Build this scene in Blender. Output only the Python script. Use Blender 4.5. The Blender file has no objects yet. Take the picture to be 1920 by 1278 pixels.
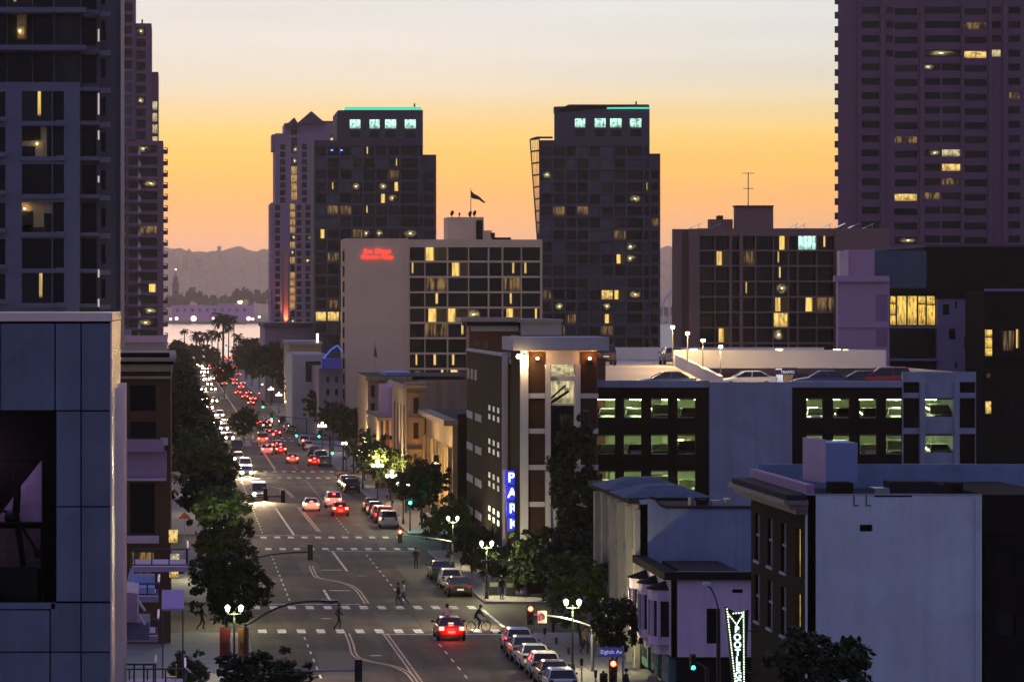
import bpy, math, random
import numpy as np
from mathutils import Vector, Matrix, Euler
sc = bpy.context.scene
C = sc.collection
R = math.radians
rnd = random.Random(7)

# ---------------------------------------------------------------- camera
F, H, VX, VY = 7000.0, 20.3, 333.0, 573.0     # focal length in photo pixels, eye height, vanishing point of the street
SL = 32.0 / 7000.0                              # the street falls gently towards the bay
cam = bpy.data.cameras.new('camera'); camo = bpy.data.objects.new('camera', cam); C.objects.link(camo)
camo.location = (0, 0, H); camo.rotation_euler = (R(90), 0, 0)
cam.sensor_width = 36.0; cam.lens = 36.0 * F / 1920.0
cam.shift_x = (960 - VX) / 1920.0; cam.shift_y = (VY - 639) / 1920.0
cam.clip_start = 0.5; cam.clip_end = 40000
sc.camera = camo
sc.view_settings.view_transform = 'Standard'; sc.view_settings.look = 'None'
sc.view_settings.exposure = 0.0; sc.view_settings.gamma = 1.0
try: sc.view_settings.use_curve_mapping = False
except Exception: pass
sc.cycles.use_denoising = True
sc.cycles.max_bounces = 5; sc.cycles.diffuse_bounces = 2; sc.cycles.glossy_bounces = 3; sc.cycles.volume_bounces = 0
sc.cycles.transparent_max_bounces = 6
sc.cycles.sample_clamp_indirect = 3.0
sc.cycles.use_light_tree = True

# ---------------------------------------------------------------- world: dusk sky, the glow of the set sun straight down the street
w = bpy.data.worlds.new('World'); sc.world = w; w.use_nodes = True
nt = w.node_tree; N = nt.nodes; L = nt.links; N.clear()
def nd(t, **k):
    n = N.new(t)
    for a, b in k.items(): setattr(n, a, b)
    return n
def ramp(stops, fac):
    r = nd('ShaderNodeValToRGB'); el = r.color_ramp.elements
    while len(el) < len(stops): el.new(0.5)
    for e, (p, c) in zip(el, stops): e.position = p; e.color = (*c, 1)
    L.new(fac, r.inputs[0]); return r.outputs[0]
tc = nd('ShaderNodeTexCoord'); sp = nd('ShaderNodeSeparateXYZ'); L.new(tc.outputs['Generated'], sp.inputs[0])
def math_(op, a, b=None, c=None):
    n = nd('ShaderNodeMath', operation=op)
    for i, v in enumerate((a, b, c)):
        if v is None: continue
        if isinstance(v, (int, float)): n.inputs[i].default_value = v
        else: L.new(v, n.inputs[i])
    return n.outputs[0]
zc = math_('MAXIMUM', sp.outputs[2], 0.0)
zq = math_('POWER', zc, 0.5)                     # square root spreads the low sky out
q = lambda z: z ** 0.5
west = ramp([(0, (1.300, 0.760, 0.600)), (q(0.012), (1.270, 0.730, 0.540)), (q(0.019), (1.280, 0.665, 0.290)), (q(0.028), (1.250, 0.630, 0.165)), (q(0.038), (1.160, 0.690, 0.120)), (q(0.046), (1.040, 0.745, 0.220)), (q(0.053), (0.890, 0.785, 0.450)), (q(0.06), (0.770, 0.805, 0.690)), (q(0.068), (0.740, 0.820, 0.790)), (q(0.085), (0.700, 0.820, 0.880)), (q(0.16), (0.520, 0.590, 0.710)), (q(0.4), (0.260, 0.290, 0.520)), (1, (.16, .17, .38))], zq)
east = ramp([(0, (.165, .17, .29)), (q(.10), (.172, .185, .32)), (q(.40), (.16, .175, .35)), (1, (.16, .17, .38))], zq)
hl = math_('POWER', math_('ADD', math_('MULTIPLY', sp.outputs[0], sp.outputs[0]), math_('MULTIPLY', sp.outputs[1], sp.outputs[1])), 0.5)
az = math_('DIVIDE', sp.outputs[1], math_('MAXIMUM', hl, 1e-4))
mr = nd('ShaderNodeMapRange', interpolation_type='SMOOTHSTEP'); L.new(az, mr.inputs[0]); mr.inputs[1].default_value = -0.15; mr.inputs[2].default_value = 0.95
mx = nd('ShaderNodeMixRGB'); L.new(mr.outputs[0], mx.inputs[0]); L.new(east, mx.inputs[1]); L.new(west, mx.inputs[2])
# faint long cloud streaks in the low sky
mp = nd('ShaderNodeMapping'); L.new(tc.outputs['Generated'], mp.inputs[0]); mp.inputs['Scale'].default_value = (3, 3, 60)
cn = nd('ShaderNodeTexNoise'); L.new(mp.outputs[0], cn.inputs[0]); cn.inputs['Scale'].default_value = 2.0; cn.inputs['Detail'].default_value = 3
cm = nd('ShaderNodeMapRange'); L.new(cn.outputs[0], cm.inputs[0]); cm.inputs[1].default_value = .3; cm.inputs[2].default_value = .7; cm.inputs[3].default_value = .955; cm.inputs[4].default_value = 1.035
cmu = nd('ShaderNodeMixRGB', blend_type='MULTIPLY'); cmu.inputs[0].default_value = 1; L.new(mx.outputs[0], cmu.inputs[1]); L.new(cm.outputs[0], cmu.inputs[2])
sky = nd('ShaderNodeTexSky', sky_type='NISHITA'); sky.sun_disc = False; sky.sun_elevation = R(0.5); sky.sun_rotation = 0.0
b1 = nd('ShaderNodeBackground'); L.new(cmu.outputs[0], b1.inputs[0]); b1.inputs[1].default_value = 1.0
b2 = nd('ShaderNodeBackground'); L.new(sky.outputs[0], b2.inputs[0]); b2.inputs[1].default_value = 0.02
ad = nd('ShaderNodeAddShader'); L.new(b1.outputs[0], ad.inputs[0]); L.new(b2.outputs[0], ad.inputs[1])
ow = nd('ShaderNodeOutputWorld'); L.new(ad.outputs[0], ow.inputs[0])
# last light of the sun, on the horizon at the end of the street
sl = bpy.data.lights.new('sun', 'SUN'); so = bpy.data.objects.new('sun', sl); C.objects.link(so)
sl.energy = 0.35; sl.angle = R(12); sl.color = (1, .62, .42); so.rotation_euler = (R(-87.5), 0, 0)

# ---------------------------------------------------------------- helpers
def gx(px, D): return (px - VX) * D / F
def gz(py, D): return H - (py - VY) * D / F
def gd(Y): return -SL * Y
def road_pt(px, py):
    D = F * H / (py - 605.0); return ((px - VX) * D / F, D)
WL = {}     # world location of every object made here
def mat(name, col, rough=.8, var=.12, scale=1.5, metal=0., spec=.4, bump=0., emit=None, es=0., vs=None, coat=0.):
    m = bpy.data.materials.new(name); m.use_nodes = True; t = m.node_tree; n = t.nodes; l = t.links
    b = n['Principled BSDF']; b.inputs['Roughness'].default_value = rough; b.inputs['Metallic'].default_value = metal
    b.inputs['Specular IOR Level'].default_value = spec; b.inputs['Base Color'].default_value = (*col, 1); b.inputs['Coat Weight'].default_value = coat
    if var > 0 or bump > 0:
        g = n.new('ShaderNodeNewGeometry'); v = n.new('ShaderNodeMapping'); l.new(g.outputs['Position'], v.inputs[0])
        v.inputs['Scale'].default_value = vs or (1, 1, 1)
        z = n.new('ShaderNodeTexNoise'); z.inputs['Scale'].default_value = scale; z.inputs['Detail'].default_value = 5; z.inputs['Roughness'].default_value = .65
        l.new(v.outputs[0], z.inputs[0])
        r = n.new('ShaderNodeMapRange'); l.new(z.outputs[0], r.inputs[0]); r.inputs[1].default_value = .25; r.inputs[2].default_value = .75
        r.inputs[3].default_value = 1 - var; r.inputs[4].default_value = 1 + var
        x = n.new('ShaderNodeMixRGB'); x.blend_type = 'MULTIPLY'; x.inputs[0].default_value = 1; x.inputs[1].default_value = (*col, 1); l.new(r.outputs[0], x.inputs[2])
        l.new(x.outputs[0], b.inputs['Base Color'])
        if bump > 0:
            u = n.new('ShaderNodeBump'); u.inputs['Strength'].default_value = bump; u.inputs['Distance'].default_value = .02
            l.new(z.outputs[0], u.inputs['Height']); l.new(u.outputs[0], b.inputs['Normal'])
    if emit:
        b.inputs['Emission Color'].default_value = (*emit, 1); b.inputs['Emission Strength'].default_value = es
    return m
def brick(name, c1, c2, mort, sw=.22):
    m = mat(name, c1, .95, 0, spec=.06); t = m.node_tree; n = t.nodes; l = t.links
    g = n.new('ShaderNodeTexCoord'); br = n.new('ShaderNodeTexBrick'); mp_ = n.new('ShaderNodeMapping'); l.new(g.outputs['Object'], mp_.inputs[0])
    cb = n.new('ShaderNodeCombineXYZ'); s_ = n.new('ShaderNodeSeparateXYZ'); l.new(mp_.outputs[0], s_.inputs[0])
    ad_ = n.new('ShaderNodeMath'); ad_.operation = 'ADD'; l.new(s_.outputs[0], ad_.inputs[0]); l.new(s_.outputs[1], ad_.inputs[1])
    l.new(ad_.outputs[0], cb.inputs[0]); l.new(s_.outputs[2], cb.inputs[1]); l.new(cb.outputs[0], br.inputs[0])
    br.inputs['Color1'].default_value = (*c1, 1); br.inputs['Color2'].default_value = (*c2, 1); br.inputs['Mortar'].default_value = (*mort, 1)
    br.inputs['Scale'].default_value = 1; br.inputs['Brick Width'].default_value = sw; br.inputs['Row Height'].default_value = .075; br.inputs['Mortar Size'].default_value = .008
    l.new(br.outputs[0], n['Principled BSDF'].inputs['Base Color']); return m
def lit(name, col, strength, mode, base=(.02, .02, .02)):
    """window with a lit room behind: curtains, a lamp or a bright part, different for every window"""
    m = mat(name, base, .25, 0, spec=.3); t = m.node_tree; n = t.nodes; l = t.links; b = n['Principled BSDF']
    tc = n.new('ShaderNodeTexCoord'); oi = n.new('ShaderNodeObjectInfo'); s = n.new('ShaderNodeSeparateXYZ'); l.new(tc.outputs['Generated'], s.inputs[0])
    def M(op, a, bb=None, c=None):
        k = n.new('ShaderNodeMath'); k.operation = op
        for i, v in enumerate((a, bb, c)):
            if v is None: continue
            if isinstance(v, (int, float)): k.inputs[i].default_value = v
            else: l.new(v, k.inputs[i])
        return k.outputs[0]
    def SS(v, a, bb, lo=0., hi=1.):
        k = n.new('ShaderNodeMapRange'); k.interpolation_type = 'SMOOTHSTEP'; l.new(v, k.inputs[0]) if not isinstance(v, float) else None
        for i, q_ in ((1, a), (2, bb), (3, lo), (4, hi)):
            if isinstance(q_, (int, float)): k.inputs[i].default_value = q_
            else: l.new(q_, k.inputs[i])
        return k.outputs[0]
    rr = oi.outputs['Random']
    cb = n.new('ShaderNodeCombineXYZ'); l.new(M('MULTIPLY', s.outputs[0], 7.), cb.inputs[0]); l.new(M('MULTIPLY', s.outputs[2], .6), cb.inputs[2]); l.new(M('MULTIPLY', rr, 91.), cb.inputs[1])
    nz = n.new('ShaderNodeTexNoise'); nz.inputs['Scale'].default_value = 1.0; nz.inputs['Detail'].default_value = 3; l.new(cb.outputs[0], nz.inputs[0])
    cb2 = n.new('ShaderNodeCombineXYZ'); l.new(M('MULTIPLY', s.outputs[0], 3.), cb2.inputs[0]); l.new(M('MULTIPLY', s.outputs[2], 3.), cb2.inputs[2]); l.new(M('MULTIPLY', rr, 37.), cb2.inputs[1])
    n2 = n.new('ShaderNodeTexNoise'); n2.inputs['Scale'].default_value = 1.2; n2.inputs['Detail'].default_value = 4; l.new(cb2.outputs[0], n2.inputs[0])
    if mode == 'full':      # ceiling brighter, furniture dark low down
        e = M('MULTIPLY', SS(nz.outputs[0], .25, .6, .35, 1.), M('MULTIPLY', SS(s.outputs[2], 0., .5, .45, 1.), SS(n2.outputs[0], .3, .55, .25, 1.)))
    elif mode == 'part':    # one curtain drawn aside
        x0 = M('MULTIPLY', rr, .55)
        e = M('MULTIPLY', M('MULTIPLY', SS(M('SUBTRACT', s.outputs[0], x0), 0., .04), SS(M('SUBTRACT', s.outputs[0], x0), .30, .42, 1., .02)), SS(nz.outputs[0], .3, .6, .4, 1.))
    elif mode == 'strip':   # light through a gap
        x0 = M('ADD', M('MULTIPLY', rr, .6), .15)
        e = M('MULTIPLY', M('MULTIPLY', SS(M('SUBTRACT', s.outputs[0], x0), 0., .02), SS(M('SUBTRACT', s.outputs[0], x0), .10, .13, 1., .0)), M('MULTIPLY', SS(s.outputs[2], .15, .3), SS(nz.outputs[0], .3, .6, .5, 1.)))
    elif mode == 'dim':
        e = M('MULTIPLY', SS(nz.outputs[0], .42, .62, .03, .5), SS(s.outputs[2], 0., .4, .3, 1.))
    else:                   # lamp
        dx = M('SUBTRACT', s.outputs[0], M('ADD', M('MULTIPLY', rr, .6), .2)); dz = M('SUBTRACT', s.outputs[2], .55)
        d = M('SQRT', M('ADD', M('MULTIPLY', dx, dx), M('MULTIPLY', dz, dz)))
        e = M('ADD', SS(d, .03, .09, 1., .0), M('MULTIPLY', SS(d, .05, .45, .16, .0), SS(n2.outputs[0], .35, .6)))
    b.inputs['Emission Color'].default_value = (*col, 1); l.new(M('MULTIPLY', e, strength), b.inputs['Emission Strength'])
    return m
class MB:
    def __init__(s): s.v = []; s.f = []; s.m = []; s.k = 0
    def add(s, v, f):
        o = len(s.v); s.v += [tuple(p) for p in v]; s.f += [tuple(i + o for i in q_) for q_ in f]; s.m += [s.k] * len(f)
    def box(s, x0, x1, y0, y1, z0, z1):
        s.add([(x0, y0, z0), (x1, y0, z0), (x1, y1, z0), (x0, y1, z0), (x0, y0, z1), (x1, y0, z1), (x1, y1, z1), (x0, y1, z1)],
              [(0, 3, 2, 1), (4, 5, 6, 7), (0, 1, 5, 4), (1, 2, 6, 5), (2, 3, 7, 6), (3, 0, 4, 7)]); return s
    def quad(s, *p): s.add(p, [tuple(range(len(p)))]); return s
    def tube(s, p0, p1, r0, r1=None, n=8, caps=True):
        p0 = Vector(p0); p1 = Vector(p1); r1 = r0 if r1 is None else r1; d = (p1 - p0).normalized()
        a = d.orthogonal().normalized(); b = d.cross(a)
        v = [p + (a * math.cos(t) + b * math.sin(t)) * r for p, r in ((p0, r0), (p1, r1)) for t in [2 * math.pi * i / n for i in range(n)]]
        f = [(i, (i + 1) % n, n + (i + 1) % n, n + i) for i in range(n)]
        if caps: f += [tuple(range(n - 1, -1, -1)), tuple(range(n, 2 * n))]
        s.add(v, f); return s
    def path(s, pts, r, n=8):
        for a, b in zip(pts[:-1], pts[1:]): s.tube(a, b, r, r, n)
        return s
    def ball(s, c, r, n=10, m=7, sz=1.):
        v = [(c[0], c[1], c[2] - r * sz)]; f = []
        for j in range(1, m):
            t = math.pi * j / m - math.pi / 2
            v += [(c[0] + r * math.cos(t) * math.cos(2 * math.pi * i / n), c[1] + r * math.cos(t) * math.sin(2 * math.pi * i / n), c[2] + r * sz * math.sin(t)) for i in range(n)]
        v.append((c[0], c[1], c[2] + r * sz)); e = len(v) - 1
        for i in range(n):
            f.append((0, 1 + (i + 1) % n, 1 + i))
            for j in range(m - 2): f.append((1 + j * n + i, 1 + j * n + (i + 1) % n, 1 + (j + 1) * n + (i + 1) % n, 1 + (j + 1) * n + i))
            f.append((e, 1 + (m - 2) * n + i, 1 + (m - 2) * n + (i + 1) % n))
        s.add(v, f); return s
    def prism(s, poly, axis, a, b):
        """poly of 2-D points, pushed along axis ('x','y','z') from a to b"""
        def P(p, t): return {'x': (t, p[0], p[1]), 'y': (p[0], t, p[1]), 'z': (p[0], p[1], t)}[axis]
        n = len(poly); s.add([P(p, a) for p in poly] + [P(p, b) for p in poly],
            [tuple(range(n)), tuple(range(2 * n - 1, n - 1, -1))] + [(i, (i + 1) % n, n + (i + 1) % n, n + i) for i in range(n)]); return s
    def mesh(s, name, mats, off=(0, 0, 0), smooth=False):
        me = bpy.data.meshes.new(name); v = [(p[0] - off[0], p[1] - off[1], p[2] - off[2]) for p in s.v]
        me.from_pydata(v, [], s.f)
        for m in (mats if isinstance(mats, (list, tuple)) else [mats]): me.materials.append(m)
        if any(s.m): me.polygons.foreach_set('material_index', s.m)
        if smooth: me.polygons.foreach_set('use_smooth', [True] * len(me.polygons))
        me.update(); return me
    def build(s, name, mats, parent=None, smooth=False, local=False):
        """vertices are world coordinates (or local to the parent when local=True)"""
        off = (0, 0, 0) if local or parent is None else WL.get(parent.name, (0, 0, 0))
        return put(name, s.mesh(name, mats, off, smooth), parent)
def put(name, me, parent=None, loc=(0, 0, 0), rot=(0, 0, 0), scale=None):
    o = bpy.data.objects.new(name, me); C.objects.link(o); o.parent = parent; o.location = loc; o.rotation_euler = rot
    if scale: o.scale = scale
    pw = WL.get(parent.name, (0, 0, 0)) if parent else (0, 0, 0)
    WL[o.name] = tuple(a + b for a, b in zip(pw, loc)); return o
def tag(o, label, cat, group=None, kind=None):
    if label: o['label'] = label
    if cat: o['category'] = cat
    if group: o['group'] = group
    if kind: o['kind'] = kind
    return o
def thing(name, label, cat, loc=(0, 0, 0), rz=0., group=None, scale=None):
    o = put(name, None, None, loc, (0, 0, rz), scale); return tag(o, label, cat, group)
def struct(o): o['kind'] = 'structure'; return o
def copy_tree(o, parent=None, loc=None, rz=None, scale=None):
    c = o.copy(); C.objects.link(c); c.parent = parent
    if loc is not None: c.location = loc
    if rz is not None: c.rotation_euler = (0, 0, rz)
    if scale is not None: c.scale = scale
    for ch in o.children: copy_tree(ch, c)
    return c
ORD = ['first', 'second', 'third', 'fourth', 'fifth', 'sixth', 'seventh', 'eighth', 'ninth', 'tenth', 'eleventh', 'twelfth', 'thirteenth', 'fourteenth', 'fifteenth',
       'sixteenth', 'seventeenth', 'eighteenth', 'nineteenth', 'twentieth', 'twenty-first', 'twenty-second', 'twenty-third', 'twenty-fourth', 'twenty-fifth', 'twenty-sixth', 'twenty-seventh', 'twenty-eighth', 'twenty-ninth', 'thirtieth']
# unit pane, shared by all windows of one material
PANE = {}
def pane_mesh(m):
    if m.name not in PANE: PANE[m.name] = MB().box(-.5, .5, -.03, .03, 0, 1).mesh('pane_' + m.name, m)
    return PANE[m.name]
def facade(parent, name, mt, O, U, W, Hh, ops, dep=.3, wname='window', rim=True):
    """wall with real openings; O lower corner at the left seen from outside, U along the wall; ops (u0,u1,v0,v1,material or None)"""
    U = Vector((U[0], U[1], 0)).normalized(); Nn = Vector((U.y, -U.x, 0)); O = Vector(O); Zv = Vector((0, 0, 1))
    us = sorted({0., W} | {min(max(a, 0.), W) for o in ops for a in o[:2]}); vs = sorted({0., Hh} | {min(max(a, 0.), Hh) for o in ops for a in o[2:4]})
    P = lambda u, v, d=0.: tuple(O + U * u + Zv * v - Nn * d)
    b = MB()
    for i in range(len(us) - 1):
        run = None
        for j in range(len(vs) - 1):
            uc = (us[i] + us[i + 1]) / 2; vc = (vs[j] + vs[j + 1]) / 2
            hole = any(o[0] < uc < o[1] and o[2] < vc < o[3] for o in ops)
            if not hole and run is None: run = vs[j]
            if run is not None and (hole or j == len(vs) - 2):
                top = vs[j] if hole else vs[j + 1]
                b.quad(P(us[i], run), P(us[i + 1], run), P(us[i + 1], top), P(us[i], top)); run = None
    for o in ops:
        u0, u1, v0, v1 = o[:4]
        b.quad(P(u0, v0), P(u1, v0), P(u1, v0, dep), P(u0, v0, dep)); b.quad(P(u0, v1, dep), P(u1, v1, dep), P(u1, v1), P(u0, v1))
        b.quad(P(u0, v0, dep), P(u0, v1, dep), P(u0, v1), P(u0, v0)); b.quad(P(u1, v0), P(u1, v1), P(u1, v1, dep), P(u1, v0, dep))
    if rim:
        t = dep + .05
        b.quad(P(0, 0), P(0, 0, t), P(0, Hh, t), P(0, Hh)); b.quad(P(W, 0), P(W, Hh), P(W, Hh, t), P(W, 0, t)); b.quad(P(0, Hh), P(0, Hh, t), P(W, Hh, t), P(W, Hh))
    wo = b.build(name, mt, parent)
    out = []; pl = Vector(WL.get(parent.name, (0, 0, 0)))
    for o in ops:
        if o[4] is None: continue
        p = O + U * ((o[0] + o[1]) / 2) + Zv * o[2] - Nn * (dep - .04)
        out.append(put(wname, pane_mesh(o[4]), parent, tuple(p - pl), (0, 0, math.atan2(U.y, U.x)), (o[1] - o[0], 1, o[3] - o[2])))
    return wo, out
def front(parent, D, x0, x1, y0, y1, ops, mt, dep=.3, name='front_wall', wname='window'):
    """wall across the line of sight at distance D; all corners measured in photo pixels"""
    k = D / F
    o2 = [((a - x0) * k, (b - x0) * k, (y1 - d) * k, (y1 - c) * k, m) for a, b, c, d, m in ops]
    return facade(parent, name, mt, (gx(x0, D), D, gz(y1, D)), (1, 0), (x1 - x0) * k, (y1 - y0) * k, o2, dep, wname)
def body(parent, D, x0, x1, y0, y1, depth, mt, dep=.3, name='wall', z0=None, bl=None):
    t = dep + .06; z = gz(y1, D) if z0 is None else z0
    if bl is not None:      # splayed left flank
        return MB().prism([(gx(x0, D), D + t), (gx(x1, D), D + t), (gx(x1, D), D + depth), (gx(bl, D + depth), D + depth)], 'z', z, gz(y0, D)).build(name, mt, parent)
    return MB().box(gx(x0, D), gx(x1, D), D + t, D + depth, z, gz(y0, D)).build(name, mt, parent)
def pbox(parent, D, x0, x1, y0, y1, depth, mt, name):
    return MB().box(gx(x0, D), gx(x1, D), D, D + depth, gz(y1, D), gz(y0, D)).build(name, mt, parent)
def bldg(name, label, D, px, cat='building'):
    return thing(name, label, cat, (gx(px, D), D, gd(D)))
# ---------------------------------------------------------------- materials
M_ = {}
M_['asphalt'] = mat('asphalt', (.058, .046, .043), .75, .30, .22, spec=.18, bump=.25)
M_['concrete'] = mat('pavement_concrete', (.23, .22, .21), .85, .16, .8, bump=.15)
M_['kerb'] = mat('kerb_stone', (.30, .29, .27), .8, .15, 2)
M_['paint'] = mat('road_paint_white', (.76, .72, .70), .55, .22, 3)
M_['ypaint'] = mat('road_paint_yellow', (.62, .44, .24), .55, .22, 3)
M_['ground'] = mat('city_ground', (.10, .095, .09), .9, .2, .05)
M_['grey'] = mat('grey_stucco', (.40, .38, .40), .85, .10, .6)
M_['mauve'] = mat('mauve_concrete', (.34, .28, .31), .85, .10, .4)
M_['white'] = mat('white_stucco', (.70, .67, .68), .85, .07, .5, bump=.1)
M_['cream'] = mat('cream_stucco', (.62, .55, .46), .85, .12, .6)
M_['tan'] = mat('tan_stone', (.36, .27, .18), .85, .14, .8)
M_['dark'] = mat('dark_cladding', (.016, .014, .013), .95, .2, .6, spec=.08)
M_['black'] = mat('black_metal', (.012, .012, .013), .45, 0)
M_['steel'] = mat('galvanised_steel', (.35, .35, .37), .4, .1, 3, metal=.8)
M_['roof'] = mat('dark_roofing', (.035, .035, .04), .95, .3, .5, spec=.1)
M_['brickr'] = brick('red_brick', (.16, .055, .035), (.12, .04, .03), (.15, .12, .11))
M_['brickd'] = brick('dark_brick', (.020, .010, .009), (.014, .008, .007), (.022, .017, .016))
M_['bricko'] = brick('brown_brick', (.115, .06, .032), (.09, .045, .024), (.10, .075, .06))
M_['glass'] = mat('dark_glass', (.005, .005, .006), .2, 0, spec=.22)
M_['glassb'] = mat('blue_glass', (.032, .052, .08), .14, 0, spec=.7)
M_['glassm'] = mat('mauve_glass', (.016, .012, .015), .2, 0, spec=.35)
M_['panel'] = mat('blue_grey_panel', (.135, .155, .24), .6, .06, .5, spec=.4)
WARM = (1., .66, .20)
M_['l1'] = lit('lit_window_bright', (1., .66, .18), 1.25, 'full'); M_['l2'] = lit('lit_window_part', (1., .64, .16), 1.25, 'part')
M_['l3'] = lit('lit_window_dim', (1., .58, .20), .5, 'dim'); M_['l4'] = lit('lit_window_lamp', (1., .78, .36), 3.5, 'lamp')
M_['l5'] = lit('lit_window_strip', (1., .66, .18), 1.0, 'strip'); M_['lc'] = lit('lit_stair_window', (1., .60, .17), .62, 'full'); M_['lg'] = lit('lit_window_green', (.55, 1., .80), 1.6, 'full'); M_['lw'] = lit('lit_window_pale', (1., .84, .46), .8, 'full')
def wear_road(m):
    t = m.node_tree; n = t.nodes; l = t.links; b = n['Principled BSDF']; src = b.inputs['Base Color'].links[0].from_socket
    g = n.new('ShaderNodeNewGeometry'); s = n.new('ShaderNodeSeparateXYZ'); l.new(g.outputs['Position'], s.inputs[0])
    mp_ = n.new('ShaderNodeMapping'); mp_.inputs['Scale'].default_value = (.9, .05, 1); l.new(g.outputs['Position'], mp_.inputs[0])
    z = n.new('ShaderNodeTexNoise'); z.inputs['Scale'].default_value = 1.0; z.inputs['Detail'].default_value = 6; l.new(mp_.outputs[0], z.inputs[0])
    r = n.new('ShaderNodeMapRange'); l.new(z.outputs[0], r.inputs[0]); r.inputs[1].default_value = .35; r.inputs[2].default_value = .68; r.inputs[3].default_value = .52; r.inputs[4].default_value = 1.35
    z2 = n.new('ShaderNodeTexNoise'); z2.inputs['Scale'].default_value = .11; z2.inputs['Detail'].default_value = 4; l.new(g.outputs['Position'], z2.inputs[0])
    r2 = n.new('ShaderNodeMapRange'); l.new(z2.outputs[0], r2.inputs[0]); r2.inputs[1].default_value = .35; r2.inputs[2].default_value = .65; r2.inputs[3].default_value = .7; r2.inputs[4].default_value = 1.25
    k = n.new('ShaderNodeMath'); k.operation = 'MULTIPLY'; l.new(r.outputs[0], k.inputs[0]); l.new(r2.outputs[0], k.inputs[1])
    x = n.new('ShaderNodeMixRGB'); x.blend_type = 'MULTIPLY'; x.inputs[0].default_value = 1; l.new(src, x.inputs[1]); l.new(k.outputs[0], x.inputs[2]); l.new(x.outputs[0], b.inputs['Base Color'])
wear_road(M_['asphalt'])
def wear_paint(m, under=(.07, .06, .058)):
    t = m.node_tree; n = t.nodes; l = t.links; b = n['Principled BSDF']; src = b.inputs['Base Color'].links[0].from_socket
    g = n.new('ShaderNodeNewGeometry'); z = n.new('ShaderNodeTexNoise'); z.inputs['Scale'].default_value = 2.2; z.inputs['Detail'].default_value = 8; z.inputs['Roughness'].default_value = .7; l.new(g.outputs['Position'], z.inputs[0])
    r = n.new('ShaderNodeMapRange'); l.new(z.outputs[0], r.inputs[0]); r.inputs[1].default_value = .47; r.inputs[2].default_value = .64
    x = n.new('ShaderNodeMixRGB'); l.new(r.outputs[0], x.inputs[0]); l.new(src, x.inputs[1]); x.inputs[2].default_value = (*under, 1); l.new(x.outputs[0], b.inputs['Base Color'])
wear_paint(M_['paint']); wear_paint(M_['ypaint'])
def streaks(m, lo=.72, hi=1.12):
    """rain streaks and patched render on a wall"""
    t = m.node_tree; n = t.nodes; l = t.links; b = n['Principled BSDF']; src = b.inputs['Base Color'].links[0].from_socket
    g = n.new('ShaderNodeNewGeometry'); mp_ = n.new('ShaderNodeMapping'); mp_.inputs['Scale'].default_value = (1.6, 1.6, .09); l.new(g.outputs['Position'], mp_.inputs[0])
    z = n.new('ShaderNodeTexNoise'); z.inputs['Scale'].default_value = 1.0; z.inputs['Detail'].default_value = 7; z.inputs['Roughness'].default_value = .7; l.new(mp_.outputs[0], z.inputs[0])
    r = n.new('ShaderNodeMapRange'); l.new(z.outputs[0], r.inputs[0]); r.inputs[1].default_value = .33; r.inputs[2].default_value = .6; r.inputs[3].default_value = lo; r.inputs[4].default_value = hi
    v = n.new('ShaderNodeTexVoronoi'); v.inputs['Scale'].default_value = .33; l.new(g.outputs['Position'], v.inputs[0]); hs = n.new('ShaderNodeSeparateColor'); l.new(v.outputs['Color'], hs.inputs[0])
    r2 = n.new('ShaderNodeMapRange'); l.new(hs.outputs[0], r2.inputs[0]); r2.inputs[3].default_value = .94; r2.inputs[4].default_value = 1.05
    k = n.new('ShaderNodeMath'); k.operation = 'MULTIPLY'; l.new(r.outputs[0], k.inputs[0]); l.new(r2.outputs[0], k.inputs[1])
    x = n.new('ShaderNodeMixRGB'); x.blend_type = 'MULTIPLY'; x.inputs[0].default_value = 1; l.new(src, x.inputs[1]); l.new(k.outputs[0], x.inputs[2]); l.new(x.outputs[0], b.inputs['Base Color']); return m
G = lambda k: M_[k]
def pick(r, tbl):
    t = r.random() * sum(x for _, x in tbl)
    for k, x in tbl:
        t -= x
        if t <= 0: return M_[k]
    return M_[tbl[0][0]]
# ================================================================ the setting
def sheet(name, x0, x1, ys, dz, m, parent=None, skirt=0.):
    b = MB()
    for a, c in zip(ys[:-1], ys[1:]):
        b.quad((x0, a, gd(a) + dz), (x1, a, gd(a) + dz), (x1, c, gd(c) + dz), (x0, c, gd(c) + dz))
    if skirt:
        a, c = ys[0], ys[-1]
        b.quad((x0, a, gd(a) + dz - skirt), (x1, a, gd(a) + dz - skirt), (x1, a, gd(a) + dz), (x0, a, gd(a) + dz))
        b.quad((x0, c, gd(c) + dz - skirt), (x0, a, gd(a) + dz - skirt), (x0, a, gd(a) + dz), (x0, c, gd(c) + dz))
        b.quad((x1, a, gd(a) + dz - skirt), (x1, c, gd(c) + dz - skirt), (x1, c, gd(c) + dz), (x1, a, gd(a) + dz))
        b.quad((x1, c, gd(c) + dz - skirt), (x0, c, gd(c) + dz - skirt), (x0, c, gd(c) + dz), (x1, c, gd(c) + dz))
    return b.build(name, m, parent)
struct(sheet('ground', -3000, 3500, [-120, 2050], -.03, G('ground')))
RL, RR = 4.6, 22.2
road = struct(sheet('road', RL, RR, [40, 2030], 0, G('asphalt')))
CROSS = [(243.5, 270), (331.5, 358), (484, 515), (640, 662), (790, 812), (940, 962)]
for a, c in CROSS:
    struct(sheet('cross_street', RR, 400, [a, c], -.004, G('asphalt'))); struct(sheet('cross_street', -300, RL, [a, c], -.004, G('asphalt')))
ends = [40] + [v for ac in CROSS for v in ac] + [2030]
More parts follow.
